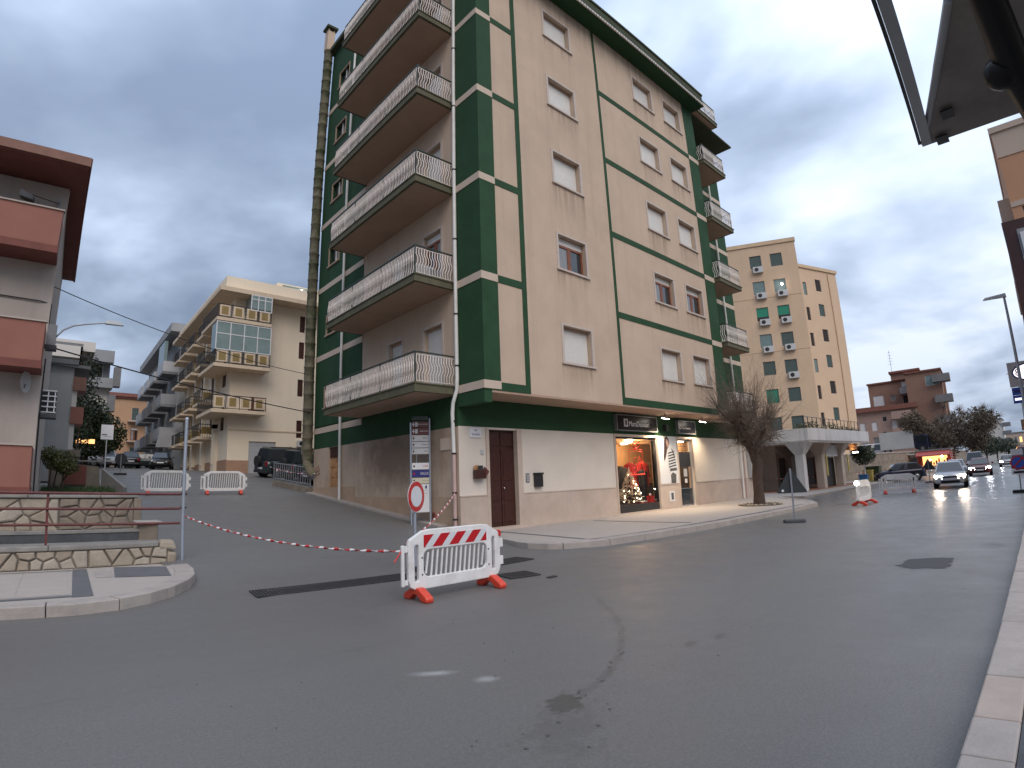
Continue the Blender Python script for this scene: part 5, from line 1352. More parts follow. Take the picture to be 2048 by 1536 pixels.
tape((36.95, 16.3, 1.05), (49.0, 12.1, 0.95), 0.08, 0.06, 'pale tape stretched along the white arcade', 2, 0.5, 60)
tape((9.55, 29.6, zside(29.6) + 0.95), (10.05, 24.6, zside(24.6) + 0.95), 0.12, 0.06, 'red and white tape hanging over the small side-street fence', 2, 0.4, 40)
MB().tube([(4.12, 6.95, 0.73), (4.05, 6.93, 0.66), (3.98, 6.92, 0.58)], 0.012, 5).build('tape_tail', 'tape_red', origin=(4.0, 6.9, 0.6), label='loose red tape end knotted at the left of the striped barrier', cat='tape')
rg = MB()
for k in range(3): rg.tube([(5.94 + 0.02 * cos(a), 6.955 + 0.05 * sin(a), 0.80 + 0.03 * k + 0.01 * cos(2 * a)) for a in [2 * pi * j / 10 for j in range(11)]], 0.012, 5)
rg.build('tape_knot', 'tape_red', origin=(5.94, 6.95, 0.8), label='red tape wound round the right hook of the striped barrier', cat='tape')

# --- direction sign board by the side wall
ds = root('direction_signs', (9.65, 15.05, 0.39), 'tall stack of brown, grey, blue and white direction panels between two grey posts', 'sign')
Pl, Pr = Vector((9.38, 15.19, 0)), Vector((9.93, 14.92, 0))
du = (Pr - Pl).normalized(); FD = Fr(Pl, du, Vector((du.y, -du.x, 0)))
WD = (Pr - Pl).length
for u, zt in ((0, 3.66), (WD, 3.80)):
    MB().tube([tuple(FD.p(u, 0, 0.35)), tuple(FD.p(u, 0, zt))], 0.034, 8).build('post', 'galv', ds)
def dpanel(z0, z1, m, txt='', tm='black', arrow='black', sz=0.07, tri=False, sub=None):
    g = MB(); FD.box(g, 0.035, WD - 0.035, 0.0, 0.03, z0 + 0.006, z1 - 0.006); o = g.build('panel', m, ds)
    zc = (z0 + z1) / 2
    if arrow:
        a = MB()
        if tri: a.extrude([FD.p(0.06, 0.032, zc), FD.p(0.12, 0.032, zc + 0.05), FD.p(0.12, 0.032, zc - 0.05)], FD.n * 0.002)
        else:
            FD.box(a, 0.06, 0.125, 0.031, 0.034, zc - 0.01, zc + 0.01)
            a.extrude([FD.p(0.05, 0.0345, zc), FD.p(0.095, 0.0345, zc + 0.065), FD.p(0.110, 0.0345, zc + 0.065), FD.p(0.075, 0.0345, zc), FD.p(0.110, 0.0345, zc - 0.065), FD.p(0.095, 0.0345, zc - 0.065)], FD.n * 0.001)
        a.build('arrow', arrow, o)
    if txt: text_part('lettering', txt, sz, tm, FD, WD - 0.05, 0.033, zc, o, align='RIGHT', depth=0.002, xs=0.8)
    if sub:
        g = MB(); FD.box(g, 0.14, 0.22, 0.031, 0.034, zc - 0.07, zc + 0.07); g.build('pictogram', sub, o)
    return o
dpanel(3.50, 3.70, 'signbrown', 'CENTRO STORICO', 'signwhite', 'signwhite', 0.05, sub='signgrey')
dpanel(3.26, 3.49, 'signbrown', 'MUSEO CIVICO', 'signwhite', 'signwhite', 0.05, sub='signgrey')
dpanel(3.05, 3.25, 'signgrey', 'OSPEDALE', 'fabric_dark', 'black', 0.05)
dpanel(2.84, 3.04, 'signgrey', 'TRIBUNALE', 'fabric_dark', 'black', 0.05)
dpanel(2.63, 2.83, 'signgrey', 'I.P.S.I.A.', 'fabric_dark', 'black', 0.055)
dpanel(2.14, 2.36, 'signwhite', 'CASA', 'reflex_red', 'black', 0.09, tri=True)
dpanel(1.89, 2.13, 'signblue', 'SALUS', 'signwhite', 'reflex_red', 0.12, tri=True)
dpanel(1.69, 1.88, 'signyellow', 'RESIDENCE', 'sideplinth', 'black', 0.05, tri=True)
o = dpanel(0.78, 1.68, 'signwhite', '', 'black', None)
g = MB(); g.lathe(FD.p(WD - 0.12, 0.032, 1.58), [(0.055, 0.0), (0.055, -0.002)], 14, 'y'); g.build('logo', 'signblue', o)
text_part('lettering', 'hotel', 0.07, 'signblue', FD, 0.30, 0.033, 1.56, o, depth=0.002)
g = MB(); FD.box(g, 0.30, WD - 0.08, 0.031, 0.034, 1.38, 1.40); FD.box(g, 0.25, WD - 0.08, 0.031, 0.034, 1.47, 1.485); g.build('print_lines', 'signgrey', o)
g = MB(); FD.box(g, 0.04, WD - 0.06, 0.0, 0.07, 3.74, 3.86); g.build('header_lamp', 'railgreen', ds)
# --- round sign with a red rim on its own post
ne = root('round_sign', (5.80, 9.27, 0.02), 'round white sign with a broad red rim behind the striped barrier', 'sign')
MB().tube([(5.80, 9.27, 0.03), (5.80, 9.27, 1.68)], 0.030, 10).build('post', 'galv', ne)
MB().lathe((5.80, 9.27, 0.02), [(0.18, 0.0), (0.18, 0.05), (0.05, 0.08)], 12).build('base', 'rubber', ne)
na = radians(296); nv = Vector((cos(na), sin(na), 0)); tv = Vector((-sin(na), cos(na), 0))
def disc(parent, c, r, th, m, name, off, n=32):
    c = Vector(c) + nv * off
    MB().extrude([c + tv * (r * cos(2 * pi * k / n)) + Vector((0, 0, r * sin(2 * pi * k / n))) for k in range(n)], nv * th).build(name, m, parent)
C0 = (5.80, 9.27, 1.43)
disc(ne, C0, 0.300, 0.010, 'reflex_grey', 'edge', 0.032); disc(ne, C0, 0.292, 0.003, 'reflex_red', 'rim', 0.0425); disc(ne, C0, 0.200, 0.003, 'reflex_grey', 'face', 0.046)

# --- triangular warning signs on weighted stands, seen from behind
def tri_sign(loc, ang, label, m='signback'):
    r = root('warning_sign', (0, 0, 0), label, 'sign', 'triangular signs on stands')
    MB().prism([(-0.28, -0.20), (0.28, -0.20), (0.34, 0.0), (0.28, 0.20), (-0.28, 0.20), (-0.34, 0.0)], 0.0, 0.09).build('base', 'concrete_dark', r, bevel=0.02)
    MB().box(-0.025, 0.025, -0.045, 0.005, 0.09, 1.66).build('post', 'steel', r)
    MB().extrude([(-0.45, 0.012, 0.93), (-0.42, 0.012, 0.90), (0.42, 0.012, 0.90), (0.45, 0.012, 0.93), (0.03, 0.012, 1.64), (-0.03, 0.012, 1.64)], (0, 0.02, 0)).build('plate_back', m, r)
    MB().extrude([(-0.43, 0.034, 0.915), (0.43, 0.034, 0.915), (0.0, 0.034, 1.63)], (0, 0.003, 0)).build('plate_face', 'reflex_red', r)
    MB().extrude([(-0.30, 0.038, 0.99), (0.30, 0.038, 0.99), (0.0, 0.038, 1.49)], (0, 0.003, 0)).build('plate_centre', 'signwhite', r)
    MB().lathe((-0.27, 0.011, 0.98), [(0.04, 0.0), (0.04, -0.003)], 10, 'y').build('sticker', 'signwhite', r)
    r.location = loc; r.rotation_euler = (0, 0, ang)
    return r
tri_sign((17.5, 6.48, 0.0), radians(-66), 'back of a dark triangular warning sign on a stand in the road by the pavement')
t2_ = tri_sign((46.0, 6.9, 0.0), radians(-80), 'distant triangular warning sign on a stand in front of the red kiosk')

# ================================================================== TREES
def tube_low(g, a, b, r0, r1, n=3):
    a, b = Vector(a), Vector(b); t = (b - a)
    if t.length < 1e-5: return
    t.normalize(); u = t.orthogonal().normalized(); v = t.cross(u)
    vs = [a + (u * cos(2 * pi * k / n) + v * sin(2 * pi * k / n)) * r0 for k in range(n)] + [b + (u * cos(2 * pi * k / n) + v * sin(2 * pi * k / n)) * r1 for k in range(n)]
    g.add(vs, [(k, (k + 1) % n, n + (k + 1) % n, n + k) for k in range(n)], True)
def twig(g, p, d, L, r0, rnd, seg=3, curl=0.25, upb=0.1, sub=0):
    p = Vector(p); d = Vector(d).normalized()
    for i in range(seg):
        d2 = (d + Vector((rnd.gauss(0, curl), rnd.gauss(0, curl), rnd.gauss(0, curl) + upb))).normalized()
        q = p + d2 * (L / seg); r1 = r0 * (0.72 if i < seg - 1 else 0.4)
        tube_low(g, p, q, r0, r1)
        for _ in range(sub):
            if rnd.random() < 0.75: twig(g, q, (d2 + Vector((rnd.gauss(0, 0.8), rnd.gauss(0, 0.8), rnd.gauss(0, 0.6)))), L * 0.45, r1 * 0.75, rnd, 2, curl, upb, 0)
        p, d, r0 = q, d2, r1
    return p
rt = random.Random(21)
tr_ = root('street_tree', (24.0, 10.38, 0.17), 'bare pollarded street tree with a dense brown tangle of twigs on the pavement', 'tree')
trunk = MB()
tp = [(24.0, 10.38, 0.12), (24.02, 10.37, 0.7), (23.98, 10.36, 1.4), (24.0, 10.30, 1.95), (23.93, 10.44, 2.5), (23.86, 10.60, 3.0), (23.8, 10.72, 3.5)]
trunk.tube(tp, [0.27, 0.225, 0.22, 0.235, 0.20, 0.20, 0.16], 12)
trunk.build('trunk', 'bark', tr_)
lg = MB(); heads = []
for k in range(9):
    a = 2 * pi * k / 9 + rt.uniform(-0.2, 0.2); base = Vector(tp[4 + (k % 3)])
    p = base; d = Vector((cos(a), sin(a), 0.75)); r_ = 0.105
    pts = [p]; rr = [r_]
    for j in range(3):
        d = (d + Vector((rt.gauss(0, 0.2), rt.gauss(0, 0.2), rt.gauss(0, 0.15)))).normalized(); p = p + d * rt.uniform(0.34, 0.62); r_ *= 0.72; pts.append(p); rr.append(r_)
        heads.append((p.copy(), d.copy()))
    lg.tube(pts, rr, 7)
heads.append((Vector(tp[5]), Vector((0, 0, 1)))); heads.append((Vector(tp[6]), Vector((0, 0, 1))))
lg.build('limbs', 'bark', tr_)
tw = MB()
for k in range(1200):
    p, d = rt.choice(heads)
    dd = Vector((rt.gauss(0, 1), rt.gauss(0, 1), rt.gauss(0.12, 0.75))).normalized()
    twig(tw, p + Vector((rt.gauss(0, 0.13), rt.gauss(0, 0.13), rt.gauss(0, 0.16))), dd, rt.uniform(0.45, 1.35), rt.uniform(0.007, 0.013), rt, 3, 0.33, -0.02)
for k in range(240):
    p, d = rt.choice(heads)
    dd = (d + Vector((rt.gauss(0, 0.5), rt.gauss(0, 0.5), 0.9 + rt.random()))).normalized()
    twig(tw, p, dd, rt.uniform(1.2, 3.3) if k % 3 else rt.uniform(0.9, 1.8), rt.uniform(0.012, 0.020), rt, 5, 0.10, 0.04, 1)
for k in range(8):
    p, d = heads[k]
    twig(tw, p, (0.3 + rt.gauss(0, 0.3), -1.0 + rt.gauss(0, 0.3), 0.9), rt.uniform(2.0, 3.0), 0.022, rt, 6, 0.08, 0.05, 1)
cw = tw.build('crown', 'twig', tr_); cw['kind'] = 'stuff'
def leaf_cloud(g, c, rad, n, size, rnd, shell=0.35, flat=1.0, squash=None):
    c = Vector(c)
    for k in range(n):
        while True:
            v = Vector((rnd.uniform(-1, 1), rnd.uniform(-1, 1), rnd.uniform(-1, 1)))
            if shell < v.length <= 1: break
        p = c + Vector((v.x * rad[0], v.y * rad[1], v.z * rad[2]))
        d = (v + Vector((rnd.gauss(0, 0.6), rnd.gauss(0, 0.6), rnd.gauss(0, 0.6)))).normalized(); a = d.orthogonal().normalized(); b = d.cross(a)
        an = rnd.random() * pi; a, b = a * cos(an) + b * sin(an), b * cos(an) - a * sin(an)
        s = size * rnd.uniform(0.6, 1.4)
        g.add([p - a * s, p - b * s * 0.45, p + a * s, p + b * s * 0.45], [(0, 1, 2, 3)])
# ================================================================== LEFT SIDE AND UP THE SIDE STREET
# ---- pink and cream house on the left edge
H = root('apartment_house', (-0.65, 18.0, 1.45), 'cream house with salmon balcony panels and a red eave on the left edge', 'house')
FW = Fr((0, 18.0, 0), (1, 0, 0), (0, -1, 0)); FS = Fr((-0.66, 0, 0), (0, 1, 0), (1, 0, 0))
ops = [(-4.2, -2.9, 2.0, 4.2), (-4.2, -2.9, 5.0, 7.2), (-4.2, -2.9, 8.1, 10.1)]
FW.wall(MB(), -14, -0.66, 0.8, 10.2, ops, 0.2).build('front_wall', 'pinkwall', H)
for h in ops: window(H, FW, *h, kind='shutter', depth=0.18, name='balcony_door', tm=0.08)
FS.wall(MB(), 18.0, 26.8, 0.8, 10.25).build('side_wall', 'pinkwall', H)
MB().box(-14, -0.66, 18.01, 26.79, 10.0, 10.18).build('ceiling_slab', 'pinkwall', H)
g = MB(); g.hexa([(-14, 16.45, 10.21), (-0.22, 16.45, 10.21), (-0.22, 26.9, 10.30), (-14, 26.9, 10.30), (-14, 16.45, 10.36), (-0.22, 16.45, 10.36), (-0.22, 26.9, 10.46), (-14, 26.9, 10.46)])
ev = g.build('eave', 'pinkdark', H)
MB().box(-14, -0.20, 16.40, 16.47, 10.24, 10.50).build('fascia', 'eave_red', ev)
MB().box(-0.24, -0.17, 16.47, 26.9, 10.26, 10.52).build('fascia', 'pinkdark', ev)
for zt in (9.03, 5.90, 2.72):
    # solid salmon balcony fronts, dark red undersides
    o = MB().box(-14, -0.66, 16.98, 17.08, zt - 1.02, zt).build('balcony', 'pinkpanel', H)
    MB().box(-0.76, -0.66, 17.08, 17.99, zt - 1.02, zt).build('end_panel', 'pinkpanel', o)
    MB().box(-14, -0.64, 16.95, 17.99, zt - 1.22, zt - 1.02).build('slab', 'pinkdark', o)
    MB().box(-14.0, -0.62, 16.94, 17.12, zt, zt + 0.04).build('coping', 'pinkwall', o)
MB().box(-14, -0.60, 17.02, 17.5, 1.45, 2.72 - 1.22).build('base_course', 'pinkwall', H)
g = MB(); FS.box(g, 18.0, 18.25, 0.0, 0.03, 0.9, 10.15); g.build('corner_strip', 'pinkwall', H)
MB().tube([(-0.60, 18.3, 1.5), (-0.60, 18.3, 5.2)], 0.02, 6).build('cable', 'darkmetal', H)
MB().tube([(-3, 17.96, 6.75), (-0.9, 17.95, 6.72), (-0.62, 18.05, 6.70), (-0.62, 18.1, 5.9)], 0.018, 6).build('cable', 'darkmetal', H)
# floodlight bracket
r = root('floodlight', (-0.8, 17.98, 9.3), 'old floodlight on a triangular wall bracket under the red eave', 'lamp')
MB().box(-0.86, -0.82, 17.94, 17.98, 8.9, 9.75).build('wall_bar', 'steel', r)
MB().tube([(-0.84, 17.95, 9.65), (-1.5, 17.2, 9.42)], 0.012, 5).build('stay', 'darkmetal', r)
MB().tube([(-0.84, 17.95, 9.15), (-1.5, 17.2, 9.36)], 0.016, 5).build('arm', 'steel', r)
MB().hexa([(-1.78, 17.0, 9.26), (-1.45, 17.05, 9.22), (-1.42, 17.3, 9.22), (-1.75, 17.25, 9.26), (-1.78, 17.0, 9.44), (-1.45, 17.05, 9.34), (-1.42, 17.3, 9.34), (-1.75, 17.25, 9.44)]).build('head', 'concrete_dark', r)
# satellite dish, window box grille, meter box with lamp arm
r = root('satellite_dish', (-0.95, 17.9, 4.2), 'pale satellite dish on the cream house below the middle balcony', 'dish')
dsh = MB(); prof = [(0.01, 0.0), (0.12, 0.02), (0.22, 0.06), (0.29, 0.11)]
dsh.lathe((-0.98, 17.78, 4.42), [(a, -b) for a, b in prof], 18, 'y'); dsh.v = [(-0.98 + (x + 0.98) * 0.42, y + (x + 0.98) * 0.55, z) for x, y, z in dsh.v]; dsh.build('reflector', 'signgrey', r)
MB().tube([(-0.98, 17.8, 4.40), (-0.98, 17.3, 4.2)], 0.014, 5).build('feed_arm', 'darkmetal', r)
r = root('window_grille_box', (-0.5, 18.6, 3.65), 'white grille box on a dark bracket at the corner of the cream house', 'grille')
for kx in range(3): MB().box(-0.62 + kx * 0.17, -0.59 + kx * 0.17, 18.50, 18.56, 3.75, 4.35).build('bar', 'signwhite', r)
for kz in range(5): MB().box(-0.62, -0.22, 18.48, 18.50, 3.74 + kz * 0.15, 3.77 + kz * 0.15).build('bar', 'signwhite', r)
MB().box(-0.62, -0.22, 18.57, 18.9, 3.76, 4.34).build('case', 'darkmetal', r)
MB().box(-0.72, -0.20, 18.45, 18.95, 3.60, 3.70).build('bracket', 'concrete_dark', r)
sl_ = root('street_lamp', (-0.45, 18.3, 5.6), 'curved grey street lamp arm reaching from the corner of the cream house', 'street lamp')
MB().box(-0.64, -0.40, 18.02, 18.30, 5.55, 6.12).build('control_box', 'greydark', sl_)
MB().box(-0.72, -0.36, 17.98, 18.32, 5.42, 5.54).build('bracket', 'darkmetal', sl_)
MB().tube([(-0.42, 18.1, 5.78), (-0.25, 18.1, 6.02), (0.0, 18.1, 6.18), (0.35, 18.1, 6.28), (0.82, 18.1, 6.38)], [0.026, 0.026, 0.024, 0.022, 0.02], 8).build('arm', 'steel', sl_)
MB().hexa([(0.80, 18.02, 6.35), (1.30, 18.04, 6.36), (1.30, 18.16, 6.36), (0.80, 18.18, 6.35), (0.84, 18.04, 6.46), (1.18, 18.05, 6.47), (1.18, 18.15, 6.47), (0.84, 18.16, 6.46)]).build('lamp_head', 'truckbox', sl_)
# overhead wires across to the corner building
def wire(a, b, sag, r_, label):
    a, b = Vector(a), Vector(b)
    MB().tube([a + (b - a) * (i / 24) + Vector((0, 0, -sag * 4 * (i / 24) * (1 - i / 24))) for i in range(25)], r_, 5).build('overhead_wire', 'darkmetal', origin=a, label=label, cat='wire', group='wires over the side street')
wire((-0.62, 18.1, 7.22), (10.0, 25.1, 7.0), 0.28, 0.014, 'upper overhead wire from the cream house to the green building')
wire((-0.50, 18.1, 5.50), (9.9, 24.9, 5.15), 0.10, 0.022, 'lower thick cable from the lamp box to the green building')

# ---- plant bed, low wall and bush beside the house
pb = root('garden_wall', (0.6, 27.5, 2.4), 'low rough garden wall with a sloping end beside the side street', 'wall')
g = MB(); g.hexa([(-0.4, 26.9, 1.4), (1.55, 27.0, 1.4), (1.55, 27.35, 1.4), (-0.4, 27.3, 1.4), (-0.4, 26.9, 2.78), (1.45, 27.0, 2.60), (1.45, 27.35, 2.60), (-0.4, 27.3, 2.78)]); g.build('wall', 'stonewall', pb)
MB().hexa([(1.55, 26.9, 1.4), (2.35, 26.0, 1.4), (2.5, 26.3, 1.4), (1.65, 27.3, 1.4), (1.55, 26.9, 2.52), (2.35, 26.0, 1.75), (2.5, 26.3, 1.75), (1.65, 27.3, 2.52)]).build('ramp_end', 'concrete', pb)
MB().box(0.18, 0.98, 26.86, 26.90, 1.85, 2.62).build('rusty_panel', 'pinkdark', pb)
MB().box(-0.45, 1.5, 26.85, 27.4, 2.785, 2.84).build('coping', 'concrete', pb)
gr = MB(); rg_ = random.Random(3)
for k in range(1500):
    x, y = rg_.uniform(-0.6, 2.0), rg_.uniform(24.6, 26.8); z = 1.40 + max(0, zside(y) + 0.1 - 1.40)
    h = rg_.uniform(0.06, 0.26); dx, dy = rg_.gauss(0, 0.05), rg_.gauss(0, 0.05)
    gr.add([(x - 0.012, y, z), (x + 0.012, y, z), (x + dx, y + dy, z + h)], [(0, 1, 2)])
gr.build('grass', 'grass', label='strip of short green grass in the bed beside the cream house', cat='grass', kind='stuff')
bu = root('shrub', (-0.15, 25.2, 1.5), 'olive-green shrub on crooked stems at the corner of the cream house', 'shrub')
g = MB(); rb = random.Random(5)
for k in range(4): g.tube([(-0.3 + 0.15 * k, 25.2, 1.45), (-0.25 + 0.16 * k + rb.gauss(0, 0.06), 25.2, 1.9), (-0.3 + 0.22 * k, 25.2, 2.4)], [0.035, 0.03, 0.02], 6)
g.build('stems', 'bark', bu)
g = MB(); leaf_cloud(g, (0.0, 25.2, 2.72), (0.62, 0.6, 0.42), 1500, 0.055, rb); leaf_cloud(g, (-0.35, 25.2, 2.95), (0.4, 0.5, 0.30), 600, 0.055, rb); leaf_cloud(g, (0.25, 25.1, 2.45), (0.45, 0.4, 0.3), 500, 0.055, rb)
g.build('foliage', 'leaf_olive', bu)

# ---- generic block for houses farther off
def block(name, F, w, depth, zb, zt, m, wins, label, kind='shutgreen', cat='building', rows=None, frame='signgrey', dep=0.12, roofm=None, winfn=None):
    o = root(name, F.p(w / 2, 0, zb), label, cat)
    F.wall(MB(), 0, w, zb, zt, [h[:4] for h in wins], dep).build('front_wall', m, o)
    g = MB(); p = F.p; 
    for (u, rev) in ((0, False), (w, True)):
        a, b, c, d = p(u, 0, zb), p(u, -depth, zb), p(u, -depth, zt), p(u, 0, zt)
        g.quad(a, b, c, d)
    g.quad(p(0, -depth, zb), p(w, -depth, zb), p(w, -depth, zt), p(0, -depth, zt))
    g.build('side_wall', m, o)
    g = MB(); F.box(g, -0.15, w + 0.15, -depth, 0.25, zt, zt + 0.22); g.build('roof', roofm or m, o)
    for h in wins:
        kd = h[4] if len(h) > 4 else kind
        window(o, F, *h[:4], kind=kd, depth=dep, trim=False, sillm=frame)
    return o
# grey-walled house just beyond
FGW = Fr((-6.0, 29.5, 0), (1, 0, 0), (0, -1, 0))
gw = block('apartment_house', FGW, 6.25, 9, 2.0, 7.2, 'greywall', [], 'plain grey-walled house behind the cream house', cat='house', roofm='greydark')
MB().hexa([(-6, 29.3, 7.42), (0.9, 29.3, 7.05), (0.9, 38.5, 7.05), (-6, 38.5, 7.42), (-6, 29.3, 7.55), (0.9, 29.3, 7.18), (0.9, 38.5, 7.18), (-6, 38.5, 7.55)]).build('tile_roof', 'greydark', gw)
for i, (z0, z1, m) in enumerate(((6.05, 6.65, 'eave_red'), (4.55, 5.3, 'pinkpanel'), (3.1, 3.4, 'stonewall'), (2.0, 2.7, 'panelyellow'))):
    MB().box(0.25, 0.78, 29.3 + i * 0.01, 30.6, z0, z1).build('balcony_end', m, gw)
MB().box(0.25, 0.45, 29.45, 33, 3.4, 6.05).build('pilaster', 'whitefar', gw)
# white flat block and dark overgrown block behind
FWB = Fr((-7.0, 44.0, 0), (1, 0, 0), (0, -1, 0))
wb = block('apartment_house', FWB, 7.6, 8, 3.0, 11.2, 'greydark', [(5.6, 6.8, 5.0, 6.6), (5.6, 6.8, 8.2, 9.8)], 'dark house overgrown with ivy beyond the grey wall', cat='house')
MB().box(-7, 0.6, 43.6, 44.4, 10.4, 11.2).build('cornice', 'whitefar', wb)
MB().box(-7, 1.55, 45.0, 52, 11.2, 11.9).build('upper_cornice', 'whitefar', wb)
iv = root('ivy', (0.9, 43.6, 3.6), 'dark ivy hanging over the corner of the overgrown house', 'ivy')
g = MB(); ri = random.Random(8)
leaf_cloud(g, (1.0, 44.2, 6.8), (0.9, 0.9, 3.6), 1600, 0.10, ri, 0.1); leaf_cloud(g, (1.3, 45.0, 9.6), (0.9, 1.0, 1.6), 700, 0.10, ri, 0.1)
g.build('foliage', 'leaf_ivy', iv)
MB().tube([(0.9, 43.9, 3.4), (1.0, 44.1, 6.0), (1.1, 44.3, 9.0)], [0.08, 0.06, 0.03], 6).build('stem', 'bark', iv)
# mauve-grey tower with stepped balconies
FT = Fr((-3.5, 60.0, 0), (1, 0, 0), (0, -1, 0))
tw_ = block('apartment_tower', FT, 7.0, 10, 3.5, 14.2, 'greydark', [(4.2, 6.4, 12.0, 13.4)], 'narrow mauve-grey apartment tower with stepped balconies far up the street', cat='building', kind='shopdark')
MB().box(0.2, 3.7, 58.6, 59.9, 13.3, 14.4).build('top_band', 'greyblue', tw_)
for i, z in enumerate((11.6, 9.3, 7.2, 5.3)):
    x1 = 3.75 - (0 if i == 0 else 0.3 * i)
    o = MB().box(0.0 if i else 0.4, x1, 58.2, 59.99, z - 0.75, z + 0.15).build('balcony', 'greyblue' if i == 0 else 'greywall', tw_)
    MB().box(0.1 if i else 0.5, x1 - 0.15, 59.2, 59.99, z - 2.2, z - 0.76).build('loggia', 'whitefar', o)
    MB().box(x1, x1 + 0.6, 58.0, 59.0, z - 0.6, z + 0.9 if i else z + 1.2).build('side_panel', 'greydark', o)
    if i: MB().box(0.7, 1.5, 59.1, 59.2, z - 1.9, z - 0.95).build('window', 'shopdark', o)
# tan house closing the street
FN = Fr((5.2, 85.0, 0), (1, 0, 0), (0, -1, 0))
wins = []
for z in (5.6, 8.2, 10.9): wins += [(2.9, 3.8, z, z + 1.7, 'shutgreen' if z != 8.2 else 'wood')]
tn = block('apartment_house', FN, 5.6, 8, 4.0, 13.8, 'tanfar', wins, 'tan house with small balconies closing the far end of the side street', cat='house', roofm='pinkdark')
for z in (5.5, 8.1, 10.8):
    MB().box(7.6, 10.2, 84.0, 84.99, z - 0.15, z).build('balcony', 'bldband', tn)
MB().box(5.1, 11, 84.6, 93, 14.02, 14.5).build('roof_edge', 'rooftile', tn)
# dark evergreen in the street
dt = root('evergreen_tree', (1.6, 50.0, 3.9), 'large dark round evergreen standing over the parked cars uphill', 'tree')
MB().tube([(1.6, 50, 3.0), (1.6, 50, 6.0)], [0.3, 0.2], 8).build('trunk', 'bark', dt)
g = MB(); rd = random.Random(9)
for c, ra, n in (((1.4, 50, 6.9), (2.0, 2.0, 2.2), 3600), ((3.0, 50, 5.9), (1.6, 1.6, 1.6), 1900), ((0.2, 50, 6.2), (1.5, 1.5, 1.7), 1600), ((2.2, 49.5, 5.2), (1.8, 1.4, 1.2), 1500)):
    leaf_cloud(g, c, ra, n, 0.14, rd, 0.2)
g.build('crown', 'leaf_dark', dt)
r = root('street_lamp', (0.35, 46, 3.3), 'bright lamp glowing in front of the dark evergreen', 'street lamp')
MB().tube([(0.35, 46, 3.4), (0.35, 46, 5.4)], 0.05, 8).build('post', 'darkmetal', r)
MB().ball((0.35, 46, 5.5), 0.17, None, None, 10, 8).build('globe', 'lamp_white', r)
r = root('shop_fascia', (1.6, 46.5, 4.9), 'warm lit shop panel under the dark evergreen', 'sign')
MB().box(0.9, 2.1, 46.5, 46.7, 4.9, 5.2).build('panel', 'kioskwarm', r)
MB().tube([(0.95, 46.6, 3.5), (0.95, 46.6, 4.9)], 0.04, 6).build('post', 'darkmetal', r)

# ---- cream corner block on the right of the side street
YC, XC = 38.6, 9.55
cb = root('apartment_building', (XC, YC, 2.8), 'cream apartment block with yellow-panelled balconies and a grey garage door uphill', 'building')
FC = Fr((XC, YC, 0), (1, 0, 0), (0, -1, 0)); FCs = Fr((XC, YC, 0), (0, 1, 0), (-1, 0, 0))
hC = [(1.42, 3.28, 2.4, 4.85)] + [(4.72, 5.12, z, z + 1.25) for z in (5.2, 8.2, 11.0, 13.0)]
FC.wall(MB(), 0, 12, 1.5, 14.75, hC, 0.15).build('front_wall', 'creamfar', cb)
for h in hC[1:]: window(cb, FC, *h, kind='wood_dark', depth=0.12, trim=False, sillm='wood_dark')
gd = MB(); FC.box(gd, 1.42, 3.28, -0.14, -0.10, 2.4, 4.85); gd_ = gd.build('garage_door', 'signgrey', cb)
g = MB()
for k in range(22): FC.box(g, 1.44, 3.26, -0.10, -0.085, 2.6 + k * 0.10, 2.68 + k * 0.10)
q = g.build('slats', 'signgrey', gd_); q['kind'] = 'stuff'
g = MB(); FC.box(g, 0, 1.40, 0, 0.03, 1.5, 3.55); FC.box(g, 3.3, 12, 0, 0.03, 1.5, 3.45); g.build('plinth', 'creamplinth', cb)
g = MB(); FC.box(g, 0.0, 12, 0.0, 0.04, 5.55, 5.65); g.build('string_course', 'creamedge', cb)
hS = []
for k in range(4):
    for u in (1.2, 4.6, 8.0, 11.4, 14.2): hS.append((u, u + 1.1, 5.75 + 2.45 * 0 + 3.05 * k - 0.1, 7.9 + 3.05 * k - 0.1))
hS = [h for h in hS if h[3] < 14.7]
FCs.wall(MB(), 0, 16.4, 2.0, 14.75, hS, 0.15).build('side_wall', 'creamfar', cb)
for h in hS: window(cb, FCs, *h, kind='wood_dark', depth=0.12, trim=False, sillm='wood_dark', name='balcony_door')
g = MB(); FCs.box(g, 0, 16.4, 0, 0.03, 2.0, 3.6); g.build('plinth', 'creamplinth', cb)
for u in (2.6, 6.4, 10.2): 
    g = MB(); FCs.box(g, u, u + 0.9, 0.0, 0.25, 2.2, 5.6); g.build('pier', 'creamfar', cb)
MB().box(XC - 1.35, XC + 12, YC - 1.35, YC + 16.5, 14.75, 15.05).build('eave', 'creamedge', cb)
MB().box(XC - 0.9, XC + 12, YC - 0.9, YC + 16.0, 15.05, 15.95).build('parapet', 'creamfar', cb)
MB().box(XC + 3.2, XC + 12, YC + 1.0, YC + 10, 15.9, 16.9).build('penthouse', 'creamfar', cb)
g = MB(); g.box(XC + 3.6, XC + 6.0, YC + 0.9, YC + 1.0, 16.0, 16.75); g.build('penthouse_glazing', 'glass_pale', cb)
MB().ball((XC + 5.0, YC + 0.7, 16.5), 0.09, None, None, 8, 6).build('roof_lamp', 'lamp_white', cb)
